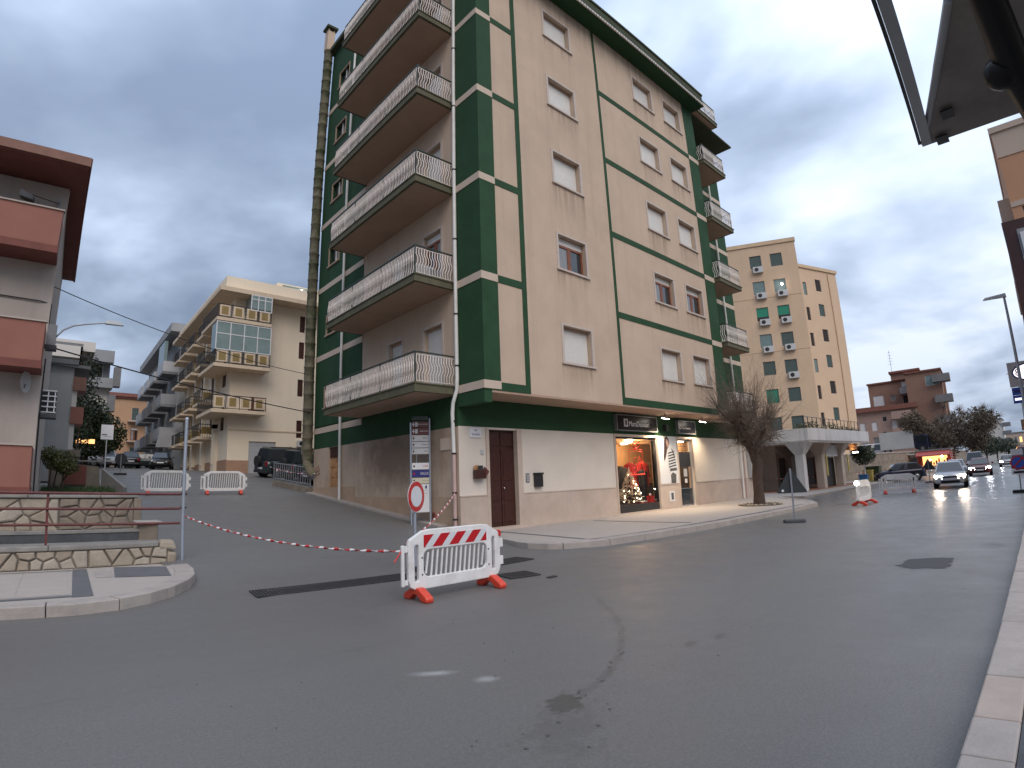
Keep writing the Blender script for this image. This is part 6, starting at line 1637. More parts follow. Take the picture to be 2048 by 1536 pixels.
def cbal(z, u1, u0=-1.45, dep=1.4, glazed=0, panels=4, nm='balcony', colr='panelyellow', first='pinkdark'):
    s = MB(); FC.box(s, u0, u1, -0.01 if u0 > -0.1 else -0.01, dep, z - 0.22, z); o = s.build(nm, 'creamedge', cb)
    if u0 < 0:
        s = MB(); s.box(XC + u0, XC - 0.005, YC + 0.011, YC + 3.2, z - 0.22, z); s.build('slab_return', 'creamedge', o)
    g = MB(); zz = z
    FC.box(g, u0 + 0.05, u1 - 0.05, dep - 0.07, dep - 0.04, zz + 0.88, zz + 0.93); FC.box(g, u0 + 0.05, u1 - 0.05, dep - 0.07, dep - 0.04, zz + 0.05, zz + 0.09)
    for k in range(panels + 1):
        u = u0 + 0.05 + (u1 - u0 - 0.1) * k / panels; FC.box(g, u - 0.02, u + 0.02, dep - 0.075, dep - 0.035, zz, zz + 0.95)
    g.box(XC + u0 + 0.03, XC + u0 + 0.07, YC - dep + 0.07, YC + 3.1, zz + 0.88, zz + 0.93)
    for k in range(18): y = YC - dep + 0.2 + k * 0.25; g.box(XC + u0 + 0.03, XC + u0 + 0.06, y, y + 0.03, zz, zz + 0.88)
    q = g.build('railing', 'darkmetal', o)
    for k in range(panels):
        a = u0 + 0.05 + (u1 - u0 - 0.1) * (k + 0.12) / panels; b = u0 + 0.05 + (u1 - u0 - 0.1) * (k + 0.88) / panels
        ins = MB(); FC.box(ins, a, b, dep - 0.065, dep - 0.05, zz + 0.12, zz + 0.86); ins_ = ins.build('rail_panel', 'creamedge', q)
        ins = MB(); FC.box(ins, a + 0.12, b - 0.12, dep - 0.05, dep - 0.035, zz + 0.22, zz + 0.76); ins.build('rail_inset', colr, q)
    return o
b_top = cbal(12.85, 2.2, panels=4); b_mid = cbal(9.75, 2.25, panels=4); b_low = cbal(6.75, 2.1, panels=4)
# enclosed glazed verandas on the two upper balconies
def glazed(o, u0, u1, z0, z1, cols, rows, dep=1.4):
    f = MB(); 
    for k in range(cols + 1): u = u0 + (u1 - u0) * k / cols; FC.box(f, u - 0.03, u + 0.03, dep - 0.10, dep - 0.03, z0, z1)
    for zz in [z0, z1] + rows: FC.box(f, u0, u1, dep - 0.095, dep - 0.035, zz - 0.03, zz + 0.03)
    v = f.build('veranda_frame', 'signwhite', o)
    rs = [z0] + rows + [z1]
    for k in range(cols):
        for j in range(len(rs) - 1):
            a, b = u0 + (u1 - u0) * k / cols + 0.03, u0 + (u1 - u0) * (k + 1) / cols - 0.03
            p = MB(); FC.box(p, a, b, dep - 0.075, dep - 0.055, rs[j] + 0.03, rs[j + 1] - 0.03); p.build('pane', 'glass_pale', o)
    p = MB(); FC.box(p, u0, u0 + 0.03, 0.0, dep - 0.1, z0, z1); p.build('side_pane', 'glass_pale', o)
glazed(b_mid, -1.4, 2.2, 10.68, 12.55, 4, [11.75]); glazed(b_top, 0.75, 2.15, 13.65, 14.74, 3, [14.45])
MB().box(XC + 1.15, XC + 2.0, YC - 1.2, YC - 0.5, 6.76, 7.7).build('planter_box', 'potted', b_low)
# street-side balconies receding
for k, z in enumerate((4.9 + 0.5, 7.9, 10.7, 13.0)):
    for u in (3.9, 7.6, 11.0, 14.0):
        s = MB(); FCs.box(s, u, u + 2.4, 0.0, 1.15, z - 0.2, z); o = s.build('balcony', 'creamedge', cb)
        g = MB(); FCs.box(g, u + 0.04, u + 2.36, 1.06, 1.10, z + 0.86, z + 0.92); FCs.box(g, u + 0.04, u + 0.08, 0.0, 1.06, z + 0.86, z + 0.92)
        for i in range(14): uu = u + 0.06 + i * 0.17; FCs.box(g, uu, uu + 0.025, 1.07, 1.09, z, z + 0.86)
        for i in range(6): d_ = 0.1 + i * 0.17; FCs.box(g, u + 0.05, u + 0.07, d_, d_ + 0.025, z, z + 0.86)
        g.build('railing', 'darkmetal', o)
        ins = MB(); FCs.box(ins, u + 0.02, u + 0.04, 0.2, 0.9, z + 0.2, z + 0.7); ins.build('end_panel', 'panelyellow', o)
        pn = MB(); FCs.box(pn, u - 1.0, u - 0.55, 0.0, 0.3, z - 2.0, z + 0.8); pn.build('pilaster', 'creamfar', cb)
r = root('air_conditioner', (XC + 5.3, YC - 0.2, 4.5), 'white air conditioner on the cream block above the parked cars', 'air conditioner')
g = MB(); FC.box(g, 4.75, 5.45, 0.05, 0.35, 4.55, 5.0); g.build('case', 'acwhite', r)
MB().lathe(FC.p(5.0, 0.352, 4.78), [(0.16, 0.0), (0.16, -0.01)], 14, 'y').build('fan', 'darkmetal', r)
# ---- grey block behind the cream one
FGs = Fr((9.1, 56.0, 0), (0, 1, 0), (-1, 0, 0))
gb = root('apartment_building', (9.1, 56.0, 4.5), 'grey apartment block with stacked concrete balconies beyond the cream block', 'building')
hh = [(u, u + 1.2, z, z + 2.0) for u in (2, 7, 12, 17) for z in (6.6, 9.7, 12.8)]
FGs.wall(MB(), 0, 22, 3.0, 16.2, hh, 0.15).build('street_wall', 'greywall', gb)
for h in hh: window(gb, FGs, *h, kind='greydark', depth=0.12, trim=False, name='balcony_door')
MB().add([(9.1, 56, 3), (20, 56, 3), (20, 56, 16.2), (9.1, 56, 16.2)], [(0, 1, 2, 3)]).build('end_wall', 'greywall', gb)
MB().box(8.0, 20, 55.2, 78.4, 16.2, 17.0).build('roof_band', 'greyblue', gb)
for z in (6.4, 9.5, 12.6):
    for u, w, m in ((0.5, 4.0, 'greyblue'), (6.2, 3.6, 'greydark'), (11.0, 3.6, 'greydark'), (16.0, 4.0, 'greywall')):
        s = MB(); FGs.box(s, u, u + w, 0.0, 1.35, z - 0.25, z); o = s.build('balcony', 'greydark', gb)
        g = MB(); FGs.box(g, u, u + w, 1.25, 1.35, z, z + 0.95); FGs.box(g, u, u + 0.1, 0.0, 1.25, z, z + 0.95); g.build('parapet', m if z != 12.6 else 'signgrey', o)
g = MB(); FGs.box(g, 1.0, 4.4, 1.0, 1.3, 13.6, 15.6); g.build('veranda', 'glass_pale', gb)
r = root('awning', (8.4, 55.5, 5.9), 'dark blue-grey awning low on the grey block uphill', 'awning')
MB().hexa([(7.2, 53.6, 5.3), (9.0, 53.6, 5.3), (9.0, 54.0, 5.3), (7.2, 54.0, 5.3), (7.5, 53.8, 6.9), (9.05, 53.8, 6.9), (9.05, 54.05, 6.9), (7.5, 54.05, 6.9)]).build('canvas', 'greyblue', r)
# ---- small fence behind the corner building
fe = root('fence', (9.9, 26.5, 1.5), 'short grey slatted fence on a kerb beyond the green building', 'fence')
def fy(t): return 25.15 + t * 3.9
def fx(t): return 10.02 - t * 0.42
MB().hexa([(9.55, 29.1, 1.2), (9.75, 29.1, 1.2), (10.12, 25.1, 1.2), (9.92, 25.1, 1.2), (9.55, 29.1, zside(29.1) + 0.28), (9.75, 29.1, zside(29.1) + 0.28), (10.12, 25.1, zside(25.1) + 0.28), (9.92, 25.1, zside(25.1) + 0.28)]).build('kerb', 'stonewall', fe)
for k in range(17):
    t = k / 16; y, x = fy(t), fx(t); z = zside(y) + 0.28
    w = 0.05 if k in (0, 16) else 0.022
    MB().box(x - 0.02, x + 0.02, y - w, y + w, z - 0.05, z + (1.0 if k in (0, 16) else 0.88)).build('slat', 'steel', fe)
for dz in (0.90, 0.12):
    MB().tube([(fx(0), fy(0), zside(fy(0)) + 0.28 + dz), (fx(1), fy(1), zside(fy(1)) + 0.28 + dz)], 0.03, 6).build('rail', 'steel', fe)
# ---- white parking sign on a post and small sign far up the street
r = root('notice_sign', (2.45, 39.6, 2.85), 'white rectangular sign on a thin post in front of the parked cars uphill', 'sign')
MB().tube([(2.45, 39.6, 2.7), (2.45, 39.6, 5.6)], 0.035, 8).build('post', 'signgrey', r)
MB().box(2.10, 2.80, 39.53, 39.56, 4.70, 5.60).build('plate', 'signwhite', r)
MB().box(2.16, 2.45, 39.52, 39.53, 4.96, 5.01).build('print_line', 'black', r); MB().box(2.25, 2.70, 39.52, 39.53, 4.86, 4.90).build('print_line', 'signgrey', r)
r = root('temporary_sign', (3.02, 35.9, 2.5), 'small dark sign plate on a weighted stand in the side street', 'sign')
MB().box(2.7, 3.34, 35.7, 36.1, zside(35.9), zside(35.9) + 0.1).build('base', 'rubber', r)
MB().tube([(3.02, 35.9, 2.5), (3.02, 35.9, 3.6)], 0.03, 6).build('post', 'steel', r)
MB().lathe((3.02, 35.93, 3.35), [(0.32, 0), (0.32, -0.03)], 18, 'y').build('disc', 'darkmetal', r)
# ================================================================== RIGHT SIDE: ARCADE, TOWER, WALL, KIOSK, HOUSES
# ---- white arcade with a roof terrace
ac = root('arcade_building', (41, 14, 0.1), 'low arcade building with a stained white roof fascia and flared pillars', 'building')
CP = [(36.4, 25.0), (36.6, 15.2), (37.25, 12.35), (37.6, 12.2), (49.8, 11.6), (50.4, 12.0), (50.4, 25.0)]
def lane(poly, z0, z1, m, nm, th=0.18):
    n = len(poly); g = MB()
    for i in range(n - 1):
        a, b = Vector((*poly[i], 0)), Vector((*poly[i + 1], 0)); t = (b - a).normalized(); nn = Vector((-t.y, t.x, 0)) * th
        g.hexa([(a.x, a.y, z0), (b.x, b.y, z0), (b.x + nn.x, b.y + nn.y, z0), (a.x + nn.x, a.y + nn.y, z0), (a.x, a.y, z1), (b.x, b.y, z1), (b.x + nn.x, b.y + nn.y, z1), (a.x + nn.x, a.y + nn.y, z1)])
    return g.build(nm, m, ac)
lane(CP, 3.28, 4.22, 'canopy', 'fascia')
MB().prism([(x, y) for x, y in CP], 3.30, 3.42).build('roof_slab', 'arcade', ac)
MB().prism([(36.9, 16.0), (37.6, 12.9), (49.6, 12.3), (50.2, 25), (36.9, 25)], -0.1, 0.16).build('arcade_floor', 'terracotta', ac)
def pillar(x, y, w, d, m='arcade', flare=True, h=3.3):
    g = MB().box(x - w, x + w, y - d, y + d, 0.1, 2.5 if flare else h); o = g.build('pillar', m, ac)
    if flare: MB().hexa([(x - w - 0.002, y - d - 0.002, 2.5), (x + w + 0.002, y - d - 0.002, 2.5), (x + w + 0.002, y + d + 0.002, 2.5), (x - w - 0.002, y + d + 0.002, 2.5), (x - w - 0.5, y - d - 0.45, h), (x + w + 0.5, y - d - 0.45, h), (x + w + 0.5, y + d + 0.45, h), (x - w - 0.5, y + d + 0.45, h)]).build('capital', m, o)
pillar(37.65, 13.15, 0.30, 0.26, 'canopy'); pillar(37.5, 16.75, 0.30, 0.30); pillar(41.3, 13.05, 0.32, 0.26); pillar(45.2, 12.85, 0.32, 0.26); pillar(37.4, 20.5, 0.3, 0.3)
# back wall of the arcade with dark shop openings
FAc = Fr((39.6, 15.6, 0), (1, 0, 0), (0, -1, 0))
ho = [(0.5, 2.1, 0.2, 2.5, 'shopdark'), (3.0, 5.4, 0.2, 2.6, 'darkmetal'), (6.4, 8.6, 0.2, 2.5, 'shopdark')]
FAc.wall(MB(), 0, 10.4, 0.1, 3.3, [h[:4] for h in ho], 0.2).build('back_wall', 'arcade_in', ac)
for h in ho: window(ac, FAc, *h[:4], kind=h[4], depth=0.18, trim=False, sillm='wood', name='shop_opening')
FAl = Fr((39.6, 15.6, 0), (0, 1, 0), (-1, 0, 0))
h2 = [(1.2, 2.4, 0.2, 2.5, 'arcade'), (4.2, 6.4, 0.2, 2.6, 'shopdark')]
FAl.wall(MB(), 0, 9, 0.1, 3.3, [h[:4] for h in h2], 0.2).build('back_wall', 'arcade', ac)
for h in h2: window(ac, FAl, *h[:4], kind=h[4], depth=0.18, trim=False, sillm='wood', name='shop_opening')
MB().box(42.6, 45.0, 13.2, 13.35, 0.17, 2.3).build('entrance_screen', 'darkmetal', ac)
MB().box(41.9, 44.6, 12.75, 12.85, 2.35, 3.2).build('hanging_sign', 'canopy', ac)
MB().box(46.2, 48.6, 12.3, 12.6, 2.80, 3.25).build('orange_sign', 'orange', ac)
for (x, y) in ((41.75, 12.74), (46.3, 12.5)):
    MB().box(x - 0.12, x + 0.12, y - 0.03, y + 0.03, 1.0 if x < 43 else 1.2, 2.5).build('yellow_banner', 'yellowpaint', ac)
lm_ = MB().lathe((47.2, 12.1, 2.55), [(0.22, 0), (0.22, 0.08)], 12).build('ceiling_lamp', 'lamp_white', ac)
# terrace railing and planting on the roof
for k in range(15):
    x = 38.2 + k * 0.82; y = 12.9 - (x - 38.2) * 0.05
    MB().box(x - 0.02, x + 0.02, y - 0.02, y + 0.02, 3.42, 5.1).build('terrace_post', 'darkmetal', ac)
MB().tube([(38.2, 12.9, 5.08), (49.7, 12.33, 5.08)], 0.02, 5).build('terrace_rail', 'darkmetal', ac)
MB().tube([(38.2, 12.9, 4.6), (49.7, 12.33, 4.6)], 0.012, 5).build('terrace_rail', 'darkmetal', ac)
hd = root('hedge', (43, 13.3, 3.42), 'dull green planting along the terrace above the white fascia', 'hedge')
g = MB(); rh = random.Random(4)
for k in range(14): leaf_cloud(g, (38 + k * 0.9, 13.2 - k * 0.04, 4.15 + rh.uniform(-0.1, 0.25)), (0.7, 0.4, rh.uniform(0.4, 0.65)), 110, 0.09, rh, 0.2)
g.build('foliage', 'leaf_olive', hd)
mb = MB().box(38.0, 49.5, 13.05, 13.45, 3.42, 3.95); mb.build('planter', 'concrete', hd)
# motorbike parked in the arcade
mo = root('motor_scooter', (40.6, 16.9, 0.0), 'dark scooter parked inside the arcade behind the tree', 'scooter')
for dx in (-0.55, 0.55): 
    w_ = MB().lathe((39.1, 17.3 + dx, 0.30 + 0.16), [(0.28, -0.05), (0.28, 0.05)], 16, 'x').build('wheel', 'tyre', mo)
    MB().lathe((39.1, 17.3 + dx, 0.46), [(0.13, -0.056), (0.13, 0.056)], 12, 'x').build('rim', 'rim', w_)
MB().box(38.95, 39.25, 16.95, 17.75, 0.55, 0.95).build('body', 'paint_darkblue', mo, bevel=0.08)
MB().box(38.95, 39.25, 17.3, 17.95, 0.95, 1.10).build('seat', 'rubber', mo, bevel=0.04)
MB().box(38.98, 39.22, 16.62, 16.80, 0.5, 1.25).build('leg_shield', 'paint_red', mo, bevel=0.04)
MB().tube([(38.7, 16.72, 1.28), (39.5, 16.72, 1.28)], 0.02, 6).build('handlebar', 'darkmetal', mo)
MB().ball((38.92, 16.68, 1.15), 0.09, None, None, 8, 6).build('headlamp', 'chrome', mo)

# ---- tall ochre tower
ty = root('apartment_tower', (61, 21.5, 0.0), 'tall ochre apartment tower with green shutters and window air conditioners', 'building')
def pol(az, D): return Vector((D * cos(radians(az)), D * sin(radians(az)), 0))
p0, p1 = pol(23.9, 64.3), pol(17.15, 65.0)
uT = (p1 - p0).normalized(); nT = Vector((uT.y, -uT.x, 0)); 
if nT.dot(-p0) < 0: nT = -nT
FT1 = Fr(p0, uT, nT); WT = (p1 - p0).length
ZR = 27.2
wT = []
colors = [['shutgreen', 'shutgreen'], ['shutteal', 'shutteal'], ['awngreen', 'awngreen'], ['shutteal', 'shutgreen'], ['shutgreen', 'shutgreen'], ['awngreen', 'shutgreen'], ['shutgreen', 'shutgreen']]
for i in range(7):
    zt = 26.05 - 3.13 * i
    wT += [(2.45, 3.75, zt - 1.55, zt, colors[i][0]), (4.75, 6.05, zt - 1.55, zt, colors[i][1])]
FT1.wall(MB(), 0, WT, 0, ZR, [h[:4] for h in wT], 0.14).build('front_wall', 'yellow', ty)
for h in wT: 
    o = window(ty, FT1, *h[:4], kind=h[4], depth=0.12, trim=False, sillm='greydark')
    if h[4] == 'awngreen' and h[2] > 10:
        g = MB(); FT1.box(g, h[0] + 0.03, h[1] - 0.03, -0.09, -0.05, h[2], h[2] + 0.45); g.build('dark_gap', 'shopdark', o)
for i, c in ((0, 0), (1, 0), (1, 1), (2, 0), (2, 1), (3, 0), (3, 1), (4, 1)):
    h = wT[i * 2 + c]; zt = h[2] - 0.05
    g = MB(); FT1.box(g, h[0] + 0.25, h[1] + 0.05, 0.05, 0.40, zt - 0.55, zt + 0.15); a_ = g.build('air_conditioner', 'acwhite', ty)
    cfan = FT1.p(h[0] + 0.62, 0.402, zt - 0.2)
    MB().extrude([cfan + FT1.u * (0.23 * cos(2 * pi * k / 14)) + Vector((0, 0, 0.23 * sin(2 * pi * k / 14))) for k in range(14)], FT1.n * 0.01).build('fan', 'darkmetal', a_)
MB().ball(FT1.p(5.55, 0.5, wT[3][2] + 0.75), 0.13, None, None, 8, 6).build('window_bright_ball', 'lamp_white', ty)  # small glowing ball, a bright spot at one window
# other faces
back = FT1.n * -12
g = MB(); a, b = FT1.p(0, 0, 0), FT1.p(WT, 0, 0)
c2 = a + back + FT1.u * 0.5 + Vector((0, 0, 0)); d2 = b + back * 0.28
Zv = lambda z: Vector((0, 0, z))
sl2 = a + Vector((3.0, 5.5, 0))
g.quad(a, a + Zv(ZR), sl2 + Zv(ZR), sl2); g.build('left_wall', 'yellow', ty)
g = MB(); g.quad(b, d2, d2 + Zv(ZR), b + Zv(ZR)); g.build('return_wall', 'yellow', ty)
g = MB(); FT1.box(g, -0.1, WT + 0.1, -8, 0.12, ZR, ZR + 0.45); g.build('roof_edge', 'yellow_edge', ty)
g = MB(); FT1.box(g, 0.0, WT, 0.0, 0.03, 14.6, 14.68); g.build('string_course', 'yellow_edge', ty)
g = MB(); FT1.box(g, 0.0, WT, 0.0, 0.03, 20.9, 20.98); g.build('string_course', 'yellow_edge', ty)
q0, q1 = pol(17.2, 68.5), pol(13.92, 74.0)
uq = (q1 - q0).normalized(); nq = Vector((uq.y, -uq.x, 0)); nq = nq if nq.dot(-q0) > 0 else -nq
FT2 = Fr(q0, uq, nq); WQ = (q1 - q0).length
wq = []
for i in range(7):
    zt = 24.0 - 3.13 * i
    wq.append((2.7, 3.7, zt - 1.5, zt, 'shutgreen' if i % 2 else 'shopdark'))
    wq.append((0.4, 1.0, zt - 2.2, zt - 0.6, 'shopdark' if i % 3 else 'shutteal'))
FT2.wall(MB(), 0, WQ, 0, 25.2, [h[:4] for h in wq], 0.14).build('wing_wall', 'yellow', ty)
for h in wq: window(ty, FT2, *h[:4], kind=h[4], depth=0.12, trim=False, sillm='greydark')
g = MB(); FT2.box(g, -0.2, WQ + 0.15, -6, 0.15, 25.2, 25.6); g.build('wing_roof', 'yellow_edge', ty)
MB().tube([tuple(FT2.p(5.2, 0.08, 0)), tuple(FT2.p(5.2, 0.08, 25.0))], 0.06, 6).build('drainpipe', 'yellow_edge', ty)
g = MB(); x_ = FT2.p(WQ, 0, 0); y_ = x_ + Vector((4, 6, 0)); g.quad(x_, y_, y_ + Zv(25.2), x_ + Zv(25.2)); g.build('wing_end', 'yellow', ty)

# ---- retaining wall with raised ground and things parked on it
rwl = root('retaining_wall', (62, 14, 0.0), 'rough stone retaining wall behind the parked blue car', 'wall')
W0, W1, W2 = Vector((52.0, 16.2, 0)), Vector((73.5, 11.9, 0)), Vector((120, 11.0, 0))
for a, b in ((W0, W1), (W1, W2)):
    n = int((b - a).length / 2.2)
    for k in range(n):
        p, q = a + (b - a) * (k / n), a + (b - a) * ((k + 1) / n - 0.001)
        h_ = 2.55; t = (b - a).normalized(); nn = Vector((-t.y, t.x, 0)) * 0.4
        for j in range(3):
            z0, z1 = h_ * j / 3, h_ * (j + 1) / 3 - 0.02; o_ = R.uniform(-0.02, 0.02)
            MB().hexa([p + Zv(z0) - nn * o_, q + Zv(z0) - nn * o_, q + nn + Zv(z0), p + nn + Zv(z0), p + Zv(z1) - nn * o_, q + Zv(z1) - nn * o_, q + nn + Zv(z1), p + nn + Zv(z1)]).build('stone_block', 'stonewall', rwl)
    MB().hexa([a + Zv(2.55) - nn * 0.15, b + Zv(2.55) - nn * 0.15, b + nn * 1.1 + Zv(2.55), a + nn * 1.1 + Zv(2.55), a + Zv(2.68) - nn * 0.15, b + Zv(2.68) - nn * 0.15, b + nn * 1.1 + Zv(2.68), a + nn * 1.1 + Zv(2.68)]).build('coping', 'kerb', rwl)
up_ = MB().prism([(52, 16.8), (73.5, 12.5), (120, 11.6), (120, 60), (52, 60)], 0.0, 2.5).build('upper_yard', 'concrete', kind='structure'); up_['label'] = 'raised yard on top of the stone retaining wall'
kb = MB().prism([(31.5, 11.0), (36.5, 10.9), (37.0, 11.0), (52, 10.4), (76, 8.6), (120, 7.5), (120, 11.5), (73, 12.2), (52, 16.4), (31.5, 16.4)], -0.05, 0.115).build('sidewalk', 'kerb', kind='structure'); kb['label'] = 'far pavement in front of the arcade and kiosk'
# ---- pink apartment house and brown block
FP = Fr((86.5, 21.8, 0), (0.13, -1, 0), (-1, -0.13, 0))
wp = []
for j, z in enumerate((3.9, 6.1)):
    for u in (0.6, 2.2, 4.8, 6.3): wp.append((u, u + 0.75, z, z + 1.3, 'signwhite' if (j + int(u)) % 2 else 'greydark'))
wp += [(3.5, 4.1, 5.2, 5.9, 'shopdark'), (3.7, 4.3, 7.3, 8.0, 'shopdark')]
pk = block('apartment_house', FP, 8.3, 8, 0, 8.9, 'pinkapt', wp, 'dusty pink apartment house with a tiled roof above the retaining wall', cat='house', roofm='rooftile')
for z in (5.3, 7.6):
    g = MB(); FP.box(g, 5.0, 7.6, 0.0, 1.1, z - 0.15, z); FP.box(g, 5.0, 7.6, 1.0, 1.1, z, z + 0.9); g.build('balcony', 'pinkapt', pk)
g = MB(); FP.box(g, -0.2, 8.4, 0.0, 0.55, 8.85, 9.5); g.build('tiled_eave', 'rooftile', pk)
FBr = Fr((92, 20.6, 0), (0.10, -1, 0), (-1, -0.10, 0))
wbz = [(0.5, 2.0, 10.0, 11.6, 'signwhite'), (3.0, 3.6, 10.6, 11.4, 'greydark'), (4.6, 6.6, 9.9, 11.2, 'shopdark'), (4.6, 6.6, 12.4, 13.2, 'signwhite')]
br = block('apartment_building', FBr, 10.4, 9, 0, 13.3, 'brownapt', wbz, 'brown apartment block with white verandas rising behind the pink house', roofm='rooftile')
g = MB(); FBr.box(g, 3.4, 7.2, -6, 0.5, 13.5, 14.5); g.build('roof_storey', 'brownapt', br)
g = MB(); FBr.box(g, 3.2, 7.4, -6.2, 0.9, 14.5, 14.8); g.build('top_roof', 'rooftile', br)
g = MB(); FBr.box(g, 4.4, 7.2, 0.02, 1.3, 11.3, 12.2); g.build('balcony', 'greywall', br)
g = MB(); FBr.box(g, 5.6, 7.2, 0.9, 1.3, 12.2, 13.2); g.build('veranda', 'signwhite', br)
FBr2 = Fr((88, 14.6, 0), (0.08, -1, 0), (-1, -0.08, 0))
w2 = [(2.5, 4.2, 11.6, 13.0, 'glass_pale')]
b2 = block('apartment_building', FBr2, 4.5, 12, 0, 13.6, 'brownapt', w2, 'narrow brown stair tower with a bay window behind the big tree', roofm='rooftile', frame='signwhite')
for z in (4.5, 7.3, 10.1, 12.9): 
    g = MB(); FBr2.box(g, 3.4, 5.6, -1.2, 1.0, z - 1.0, z); g.build('balcony', 'greydark', b2)
# box truck and vans on the upper yard
tk_ = root('box_truck', (76.5, 14.3, 2.5), 'grey box truck on the yard above the red kiosk', 'truck')
MB().box(75.6, 77.4, 12.6, 16.4, 3.1, 5.2).build('cargo_box', 'truckbox', tk_)
MB().box(75.7, 77.3, 11.0, 12.55, 2.9, 4.6).build('cab', 'paint_darkblue', tk_, bevel=0.15)
MB().box(75.65, 75.69, 11.2, 12.2, 3.8, 4.4).build('cab_window', 'carglass', tk_)
for y in (11.7, 15.6): 
    w_ = MB().lathe((75.75, y, 2.95), [(0.42, -0.12), (0.42, 0.12)], 16, 'x').build('wheel', 'tyre', tk_)
    MB().lathe((75.62, y, 2.95), [(0.2, -0.01), (0.2, 0.01)], 12, 'x').build('rim', 'rim', w_)
# ---- red kiosk, lit inside
ki = root('kiosk', (71, 10, 0.1), 'red kiosk with a warm lit counter below the retaining wall', 'kiosk')
FK = Fr((70.6, 11.6, 0), (0, -1, 0), (-1, 0, 0))
FK.wall(MB(), 0, 3.3, 0.1, 2.5, [(0.5, 3.0, 0.95, 1.95)], 0.15).build('front_wall', 'kioskred', ki)
g = MB(); FK.box(g, 0.0, 3.3, -2.2, -2.1, 0.1, 2.5); FK.box(g, 0.0, 0.08, -2.1, -0.16, 0.1, 2.5); FK.box(g, 3.22, 3.3, -2.1, -0.16, 0.1, 2.5); g.build('rear_wall', 'kioskred', ki)
g = MB(); FK.box(g, 0.1, 3.2, -1.2, -1.1, 0.5, 2.4); g.build('lit_shelves', 'kioskwarm', ki)
for k in range(9):
    g = MB(); FK.box(g, 0.6 + k * 0.27, 0.74 + k * 0.27, -1.08, -0.9, 1.0, 1.25 + 0.2 * (k % 3)); g.build('goods', 'cloth_red' if k % 2 else 'shopdark', ki)
g = MB(); FK.box(g, 0.4, 3.1, -0.3, 0.25, 0.88, 0.95); g.build('counter', 'kioskwarm', ki)
g = MB(); g.hexa([FK.p(0.0, 0.0, 2.05), FK.p(3.3, 0.0, 2.05), FK.p(3.3, 1.1, 1.95), FK.p(0.0, 1.1, 1.95), FK.p(0.0, 0.0, 2.5), FK.p(3.3, 0.0, 2.5), FK.p(3.3, 1.1, 2.05), FK.p(0.0, 1.1, 2.05)][::1]); g.build('awning', 'kioskred', ki)
g = MB(); FK.box(g, -0.15, 3.45, -2.4, 0.1, 2.5, 2.68); g.build('roof', 'greydark', ki)
MB().ball(FK.p(2.5, 0.1, 1.85), 0.11, None, None, 8, 6).build('lamp', 'lamp_warm', ki)
MB().ball(FK.p(1.3, 0.0, 1.55), 0.08, None, None, 8, 6).build('lamp', 'lamp_warm', ki)
g = MB(); FK.box(g, -2.6, -1.0, -0.3, 0.05, 0.1, 2.2); vm = g.build('vending_machine', 'kioskred', ki)
g = MB(); FK.box(g, -2.3, -1.3, 0.05, 0.08, 0.8, 2.0); g.build('vending_front', 'signwhite', vm)
g = MB(); FK.box(g, -2.9, -0.2, -0.4, 0.3, 2.25, 2.32); g.build('vending_canopy', 'signwhite', vm)
g = MB(); FK.box(g, -0.6, 2.0, 0.6, 0.9, 0.1, 0.95); g.build('chest_freezer', 'bldband', ki)
# ---- big trees by the kiosk
def big_tree(name, c, h, rad, label, seed, nl, leafm, twm, dense=1.0, trunk_r=0.32):
    rr = random.Random(seed); o = root(name, c, label, 'tree', 'big street trees by the kiosk')
    x, y, z = c; g = MB(); ends = []
    g.tube([(x, y, z), (x + 0.1, y, z + h * 0.2), (x, y + 0.1, z + h * 0.36)], [trunk_r, trunk_r * 0.8, trunk_r * 0.7], 9)
    for k in range(9):
        a = 2 * pi * k / 9; p = Vector((x, y, z + h * rr.uniform(0.24, 0.38))); d = Vector((cos(a), sin(a), rr.uniform(0.5, 1.4))).normalized(); r0 = trunk_r * 0.45
        pts, rs = [p], [r0]
        for j in range(4):
            d = (d + Vector((rr.gauss(0, 0.25), rr.gauss(0, 0.25), rr.gauss(0.1, 0.2)))).normalized(); p = p + d * rad * rr.uniform(0.22, 0.34); r0 *= 0.62; pts.append(p); rs.append(r0); ends.append((p.copy(), d.copy()))
        g.tube(pts, rs, 6)
    g.build('trunk', 'bark', o)
    t = MB()
    for k in range(int(1500 * dense)):
        p, d = rr.choice(ends); twig(t, p, (d + Vector((rr.gauss(0, 0.9), rr.gauss(0, 0.9), rr.gauss(0.2, 0.6)))), rr.uniform(0.12, 0.32) * rad, 0.02, rr, 3, 0.2, 0.05)
    q = t.build('twigs', twm, o); q['kind'] = 'stuff'
    if nl:
        t = MB()
        for k in range(16):
            p, d = rr.choice(ends); leaf_cloud(t, p, (rad * 0.34,) * 3, nl // 16, 0.15, rr, 0.0)
        t.build('crown', leafm, o)
    return o
big_tree('street_tree', (79.0, 9.3, 0.1), 9.0, 4.6, 'wide brown-leaved tree spreading over the red kiosk', 31, 7000, 'leaf_brown', 'twig', 1.2, 0.4)
big_tree('street_tree', (84.0, 7.0, 0.1), 8.0, 3.8, 'olive-brown street tree right of the kiosk', 33, 3600, 'leaf_brown', 'twig', 0.9)
big_tree('street_tree', (90.0, 7.6, 0.1), 11.5, 4.0, 'taller bare grey tree rising behind the kiosk trees', 35, 0, 'leaf_brown', 'twig_grey', 1.3)
